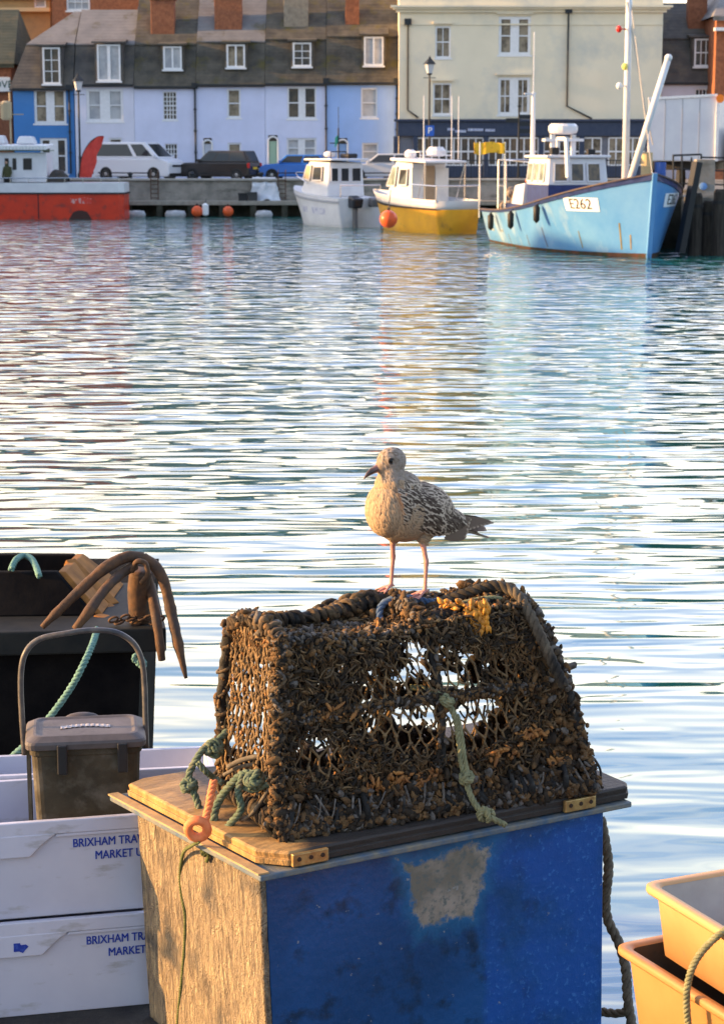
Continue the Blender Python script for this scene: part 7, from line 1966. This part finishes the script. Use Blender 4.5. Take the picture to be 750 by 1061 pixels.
FB_breast.build('breast_plumage', feather_mat('feather_breast', (.39,.275,.175), None, (.15,.10,.062), 'streak', 1.2), bird)
FB_back.build('mantle_plumage', feather_mat('feather_mantle', (.46,.37,.28), None, (.055,.036,.025), 'scale', 1.3), bird)
# folded wings
M_wf = feather_mat('feather_wing', (.46,.37,.28), None, (.055,.036,.025), 'scale', 1.6)
M_pf = feather_mat('feather_primary', (.36,.27,.19), None, (.13,.09,.062), 'tip', 2.6)
for sgn in (1,-1):
    W = FB()
    def wing_s(a, c):
        """a: 0 shoulder -> 1 tip; c: 0 lower edge -> 1 upper edge"""
        x = .085-.305*a
        zc = .260-.075*a; hh = .062*(math.sin(PI*min(1,.25+a*.75))**.7)*(1-.45*a)+.004
        ang = -.75+1.75*c
        y = (.083*(1-.10*a)-.055*max(0,a-.45)/.55)
        p = V((x-.02*(1-c), sgn*(y*math.cos(ang*.8)+.004), zc+hh*math.sin(ang*1.25)*1.15+.010))
        return p
    cen_ = V((-.04,0,.25))
    for a_i in range(26):
        for c_i in range(10):
            a = max(0,(25-a_i+rb.uniform(-.8,.8))/25*.80); c = (c_i+.5+(.5 if a_i%2 else 0)+rb.uniform(-.35,.35))/10.5
            p = wing_s(a, c); n_ = (wing_s(min(a+.03,1), c)-wing_s(a-.03 if a > .03 else 0, c)).cross(wing_s(a, min(c+.04,1.05))-wing_s(a, c-.04)).normalized()
            if n_.dot(V((0,sgn,.25))) < 0: n_ = -n_
            k = .55+.75*a
            d = V((-1,0,-.30-.25*(1-c)))
            W.feather(p+n_*.003, n_, d, rb.uniform(.028,.038)*k*1.15, rb.uniform(.018,.023)*k*1.15, .07, .45+.55*rb.random(), .14)
    wo = W.build('wing', M_wf, bird)
    Pm = FB()
    for k in range(7):   # primaries, stacked towards the tip
        p = V((-.135-.010*k, sgn*(.040-.0035*k), .196+.0035*k)); n_ = V((0,sgn*.85,.5))
        Pm.feather(p, n_, V((-1,-sgn*.16,-.24-.02*k)), .076+.006*k, .024-.001*k, .0, 1.0, .03)
    for k in range(6):
        p = V((-.10-.006*k, sgn*(.058-.004*k), .168+.010*k)); n_ = V((0,sgn*.9,.3))
        Pm.feather(p, n_, V((-1,-sgn*.22,-.08-.01*k)), .085, .026, .0, .9, .05)
    Pm.build('primary_feathers', M_pf, wo)
T = FB()
for k in range(11):
    a = (k-5)/5; T.feather(V((-.20, a*.020, .184-.002*abs(a))), V((0,a*.2,1)), V((-1, a*.22, -.30)), .084-.010*abs(a), .026, .0, .8, .02)
T.build('tail_feathers', M_pf, bird)
# dark patagium bits: bill, eyes
hb = V((.102,0,.385))
b = MB(); rr_ = []
for (t, w_, h_, dz) in ((0,.0135,.0150,0),(.013,.0112,.0128,-.004),(.028,.0086,.0108,-.009),(.041,.0068,.0100,-.014),(.052,.0046,.0080,-.020),(.061,.0024,.0046,-.0275),(.066,.0008,.0012,-.033)):
    c = hb+V((t*.93,0,dz)); rr_.append([c+V((0,math.cos(q)*w_,math.sin(q)*h_)) for q in [2*PI*k/12 for k in range(12)]])
b.loft(rr_); 
mbill = bpy.data.materials.new('gull_bill'); mbill.use_nodes = True; bs = mbill.node_tree.nodes['Principled BSDF']; bs.inputs['Roughness'].default_value = .38
_tc = mbill.node_tree.nodes.new('ShaderNodeTexCoord'); _s = mbill.node_tree.nodes.new('ShaderNodeSeparateXYZ'); _r = mbill.node_tree.nodes.new('ShaderNodeValToRGB')
_mr = mbill.node_tree.nodes.new('ShaderNodeMapRange'); _mr.inputs['From Min'].default_value = .110; _mr.inputs['From Max'].default_value = .170
mbill.node_tree.links.new(_tc.outputs['Object'], _s.inputs[0]); mbill.node_tree.links.new(_s.outputs[0], _mr.inputs['Value']); mbill.node_tree.links.new(_mr.outputs[0], _r.inputs['Fac']); mbill.node_tree.links.new(_r.outputs[0], bs.inputs['Base Color'])
_e = _r.color_ramp.elements; _e[0].position = .05; _e[0].color = (.22,.11,.10,1); _e[1].position = .5; _e[1].color = (.045,.030,.03,1); _q = _r.color_ramp.elements.new(.95); _q.color = (.12,.07,.06,1)
bill = b.build('bill', mbill, bird, world=False, smooth=True)
b = MB(); b.tube([hb+V((.000,.0122,-.004)), hb+V((.018,.0100,-.008)), hb+V((.036,.0068,-.016)), hb+V((.048,.0040,-.022))], .0007, 5); b.tube([hb+V((.000,-.0122,-.004)), hb+V((.018,-.0100,-.008)), hb+V((.036,-.0068,-.016)), hb+V((.048,-.0040,-.022))], .0007, 5); b.build('gape', mat('gape_dark', (.012,.01,.01)), bill, world=False)
for sgn in (1,-1):
    # find the head surface at the eye
    hit = bvh.ray_cast(V((.083, sgn*.2, .405)), V((0,-sgn,0)))
    ep = hit[0] if hit[0] else V((.083, sgn*.035, .405))
    b = MB(); b.ball(ep+V((0,-sgn*.0014,0)), .0068, 16, 12, (1,.7,1)); eo = b.build('eye', mat('gull_eye', (.008,.006,.005), rough=.05), bird, world=False, smooth=True)
    b = MB(); b.tube([ep+V((.0092*math.cos(q), sgn*.0004, .0074*math.sin(q))) for q in [2*PI*k/16 for k in range(16)]], .0024, 6, closed=True); b.build('eye_ring', mat('eye_ring', (.055,.040,.032), rough=.8), eo, world=False)
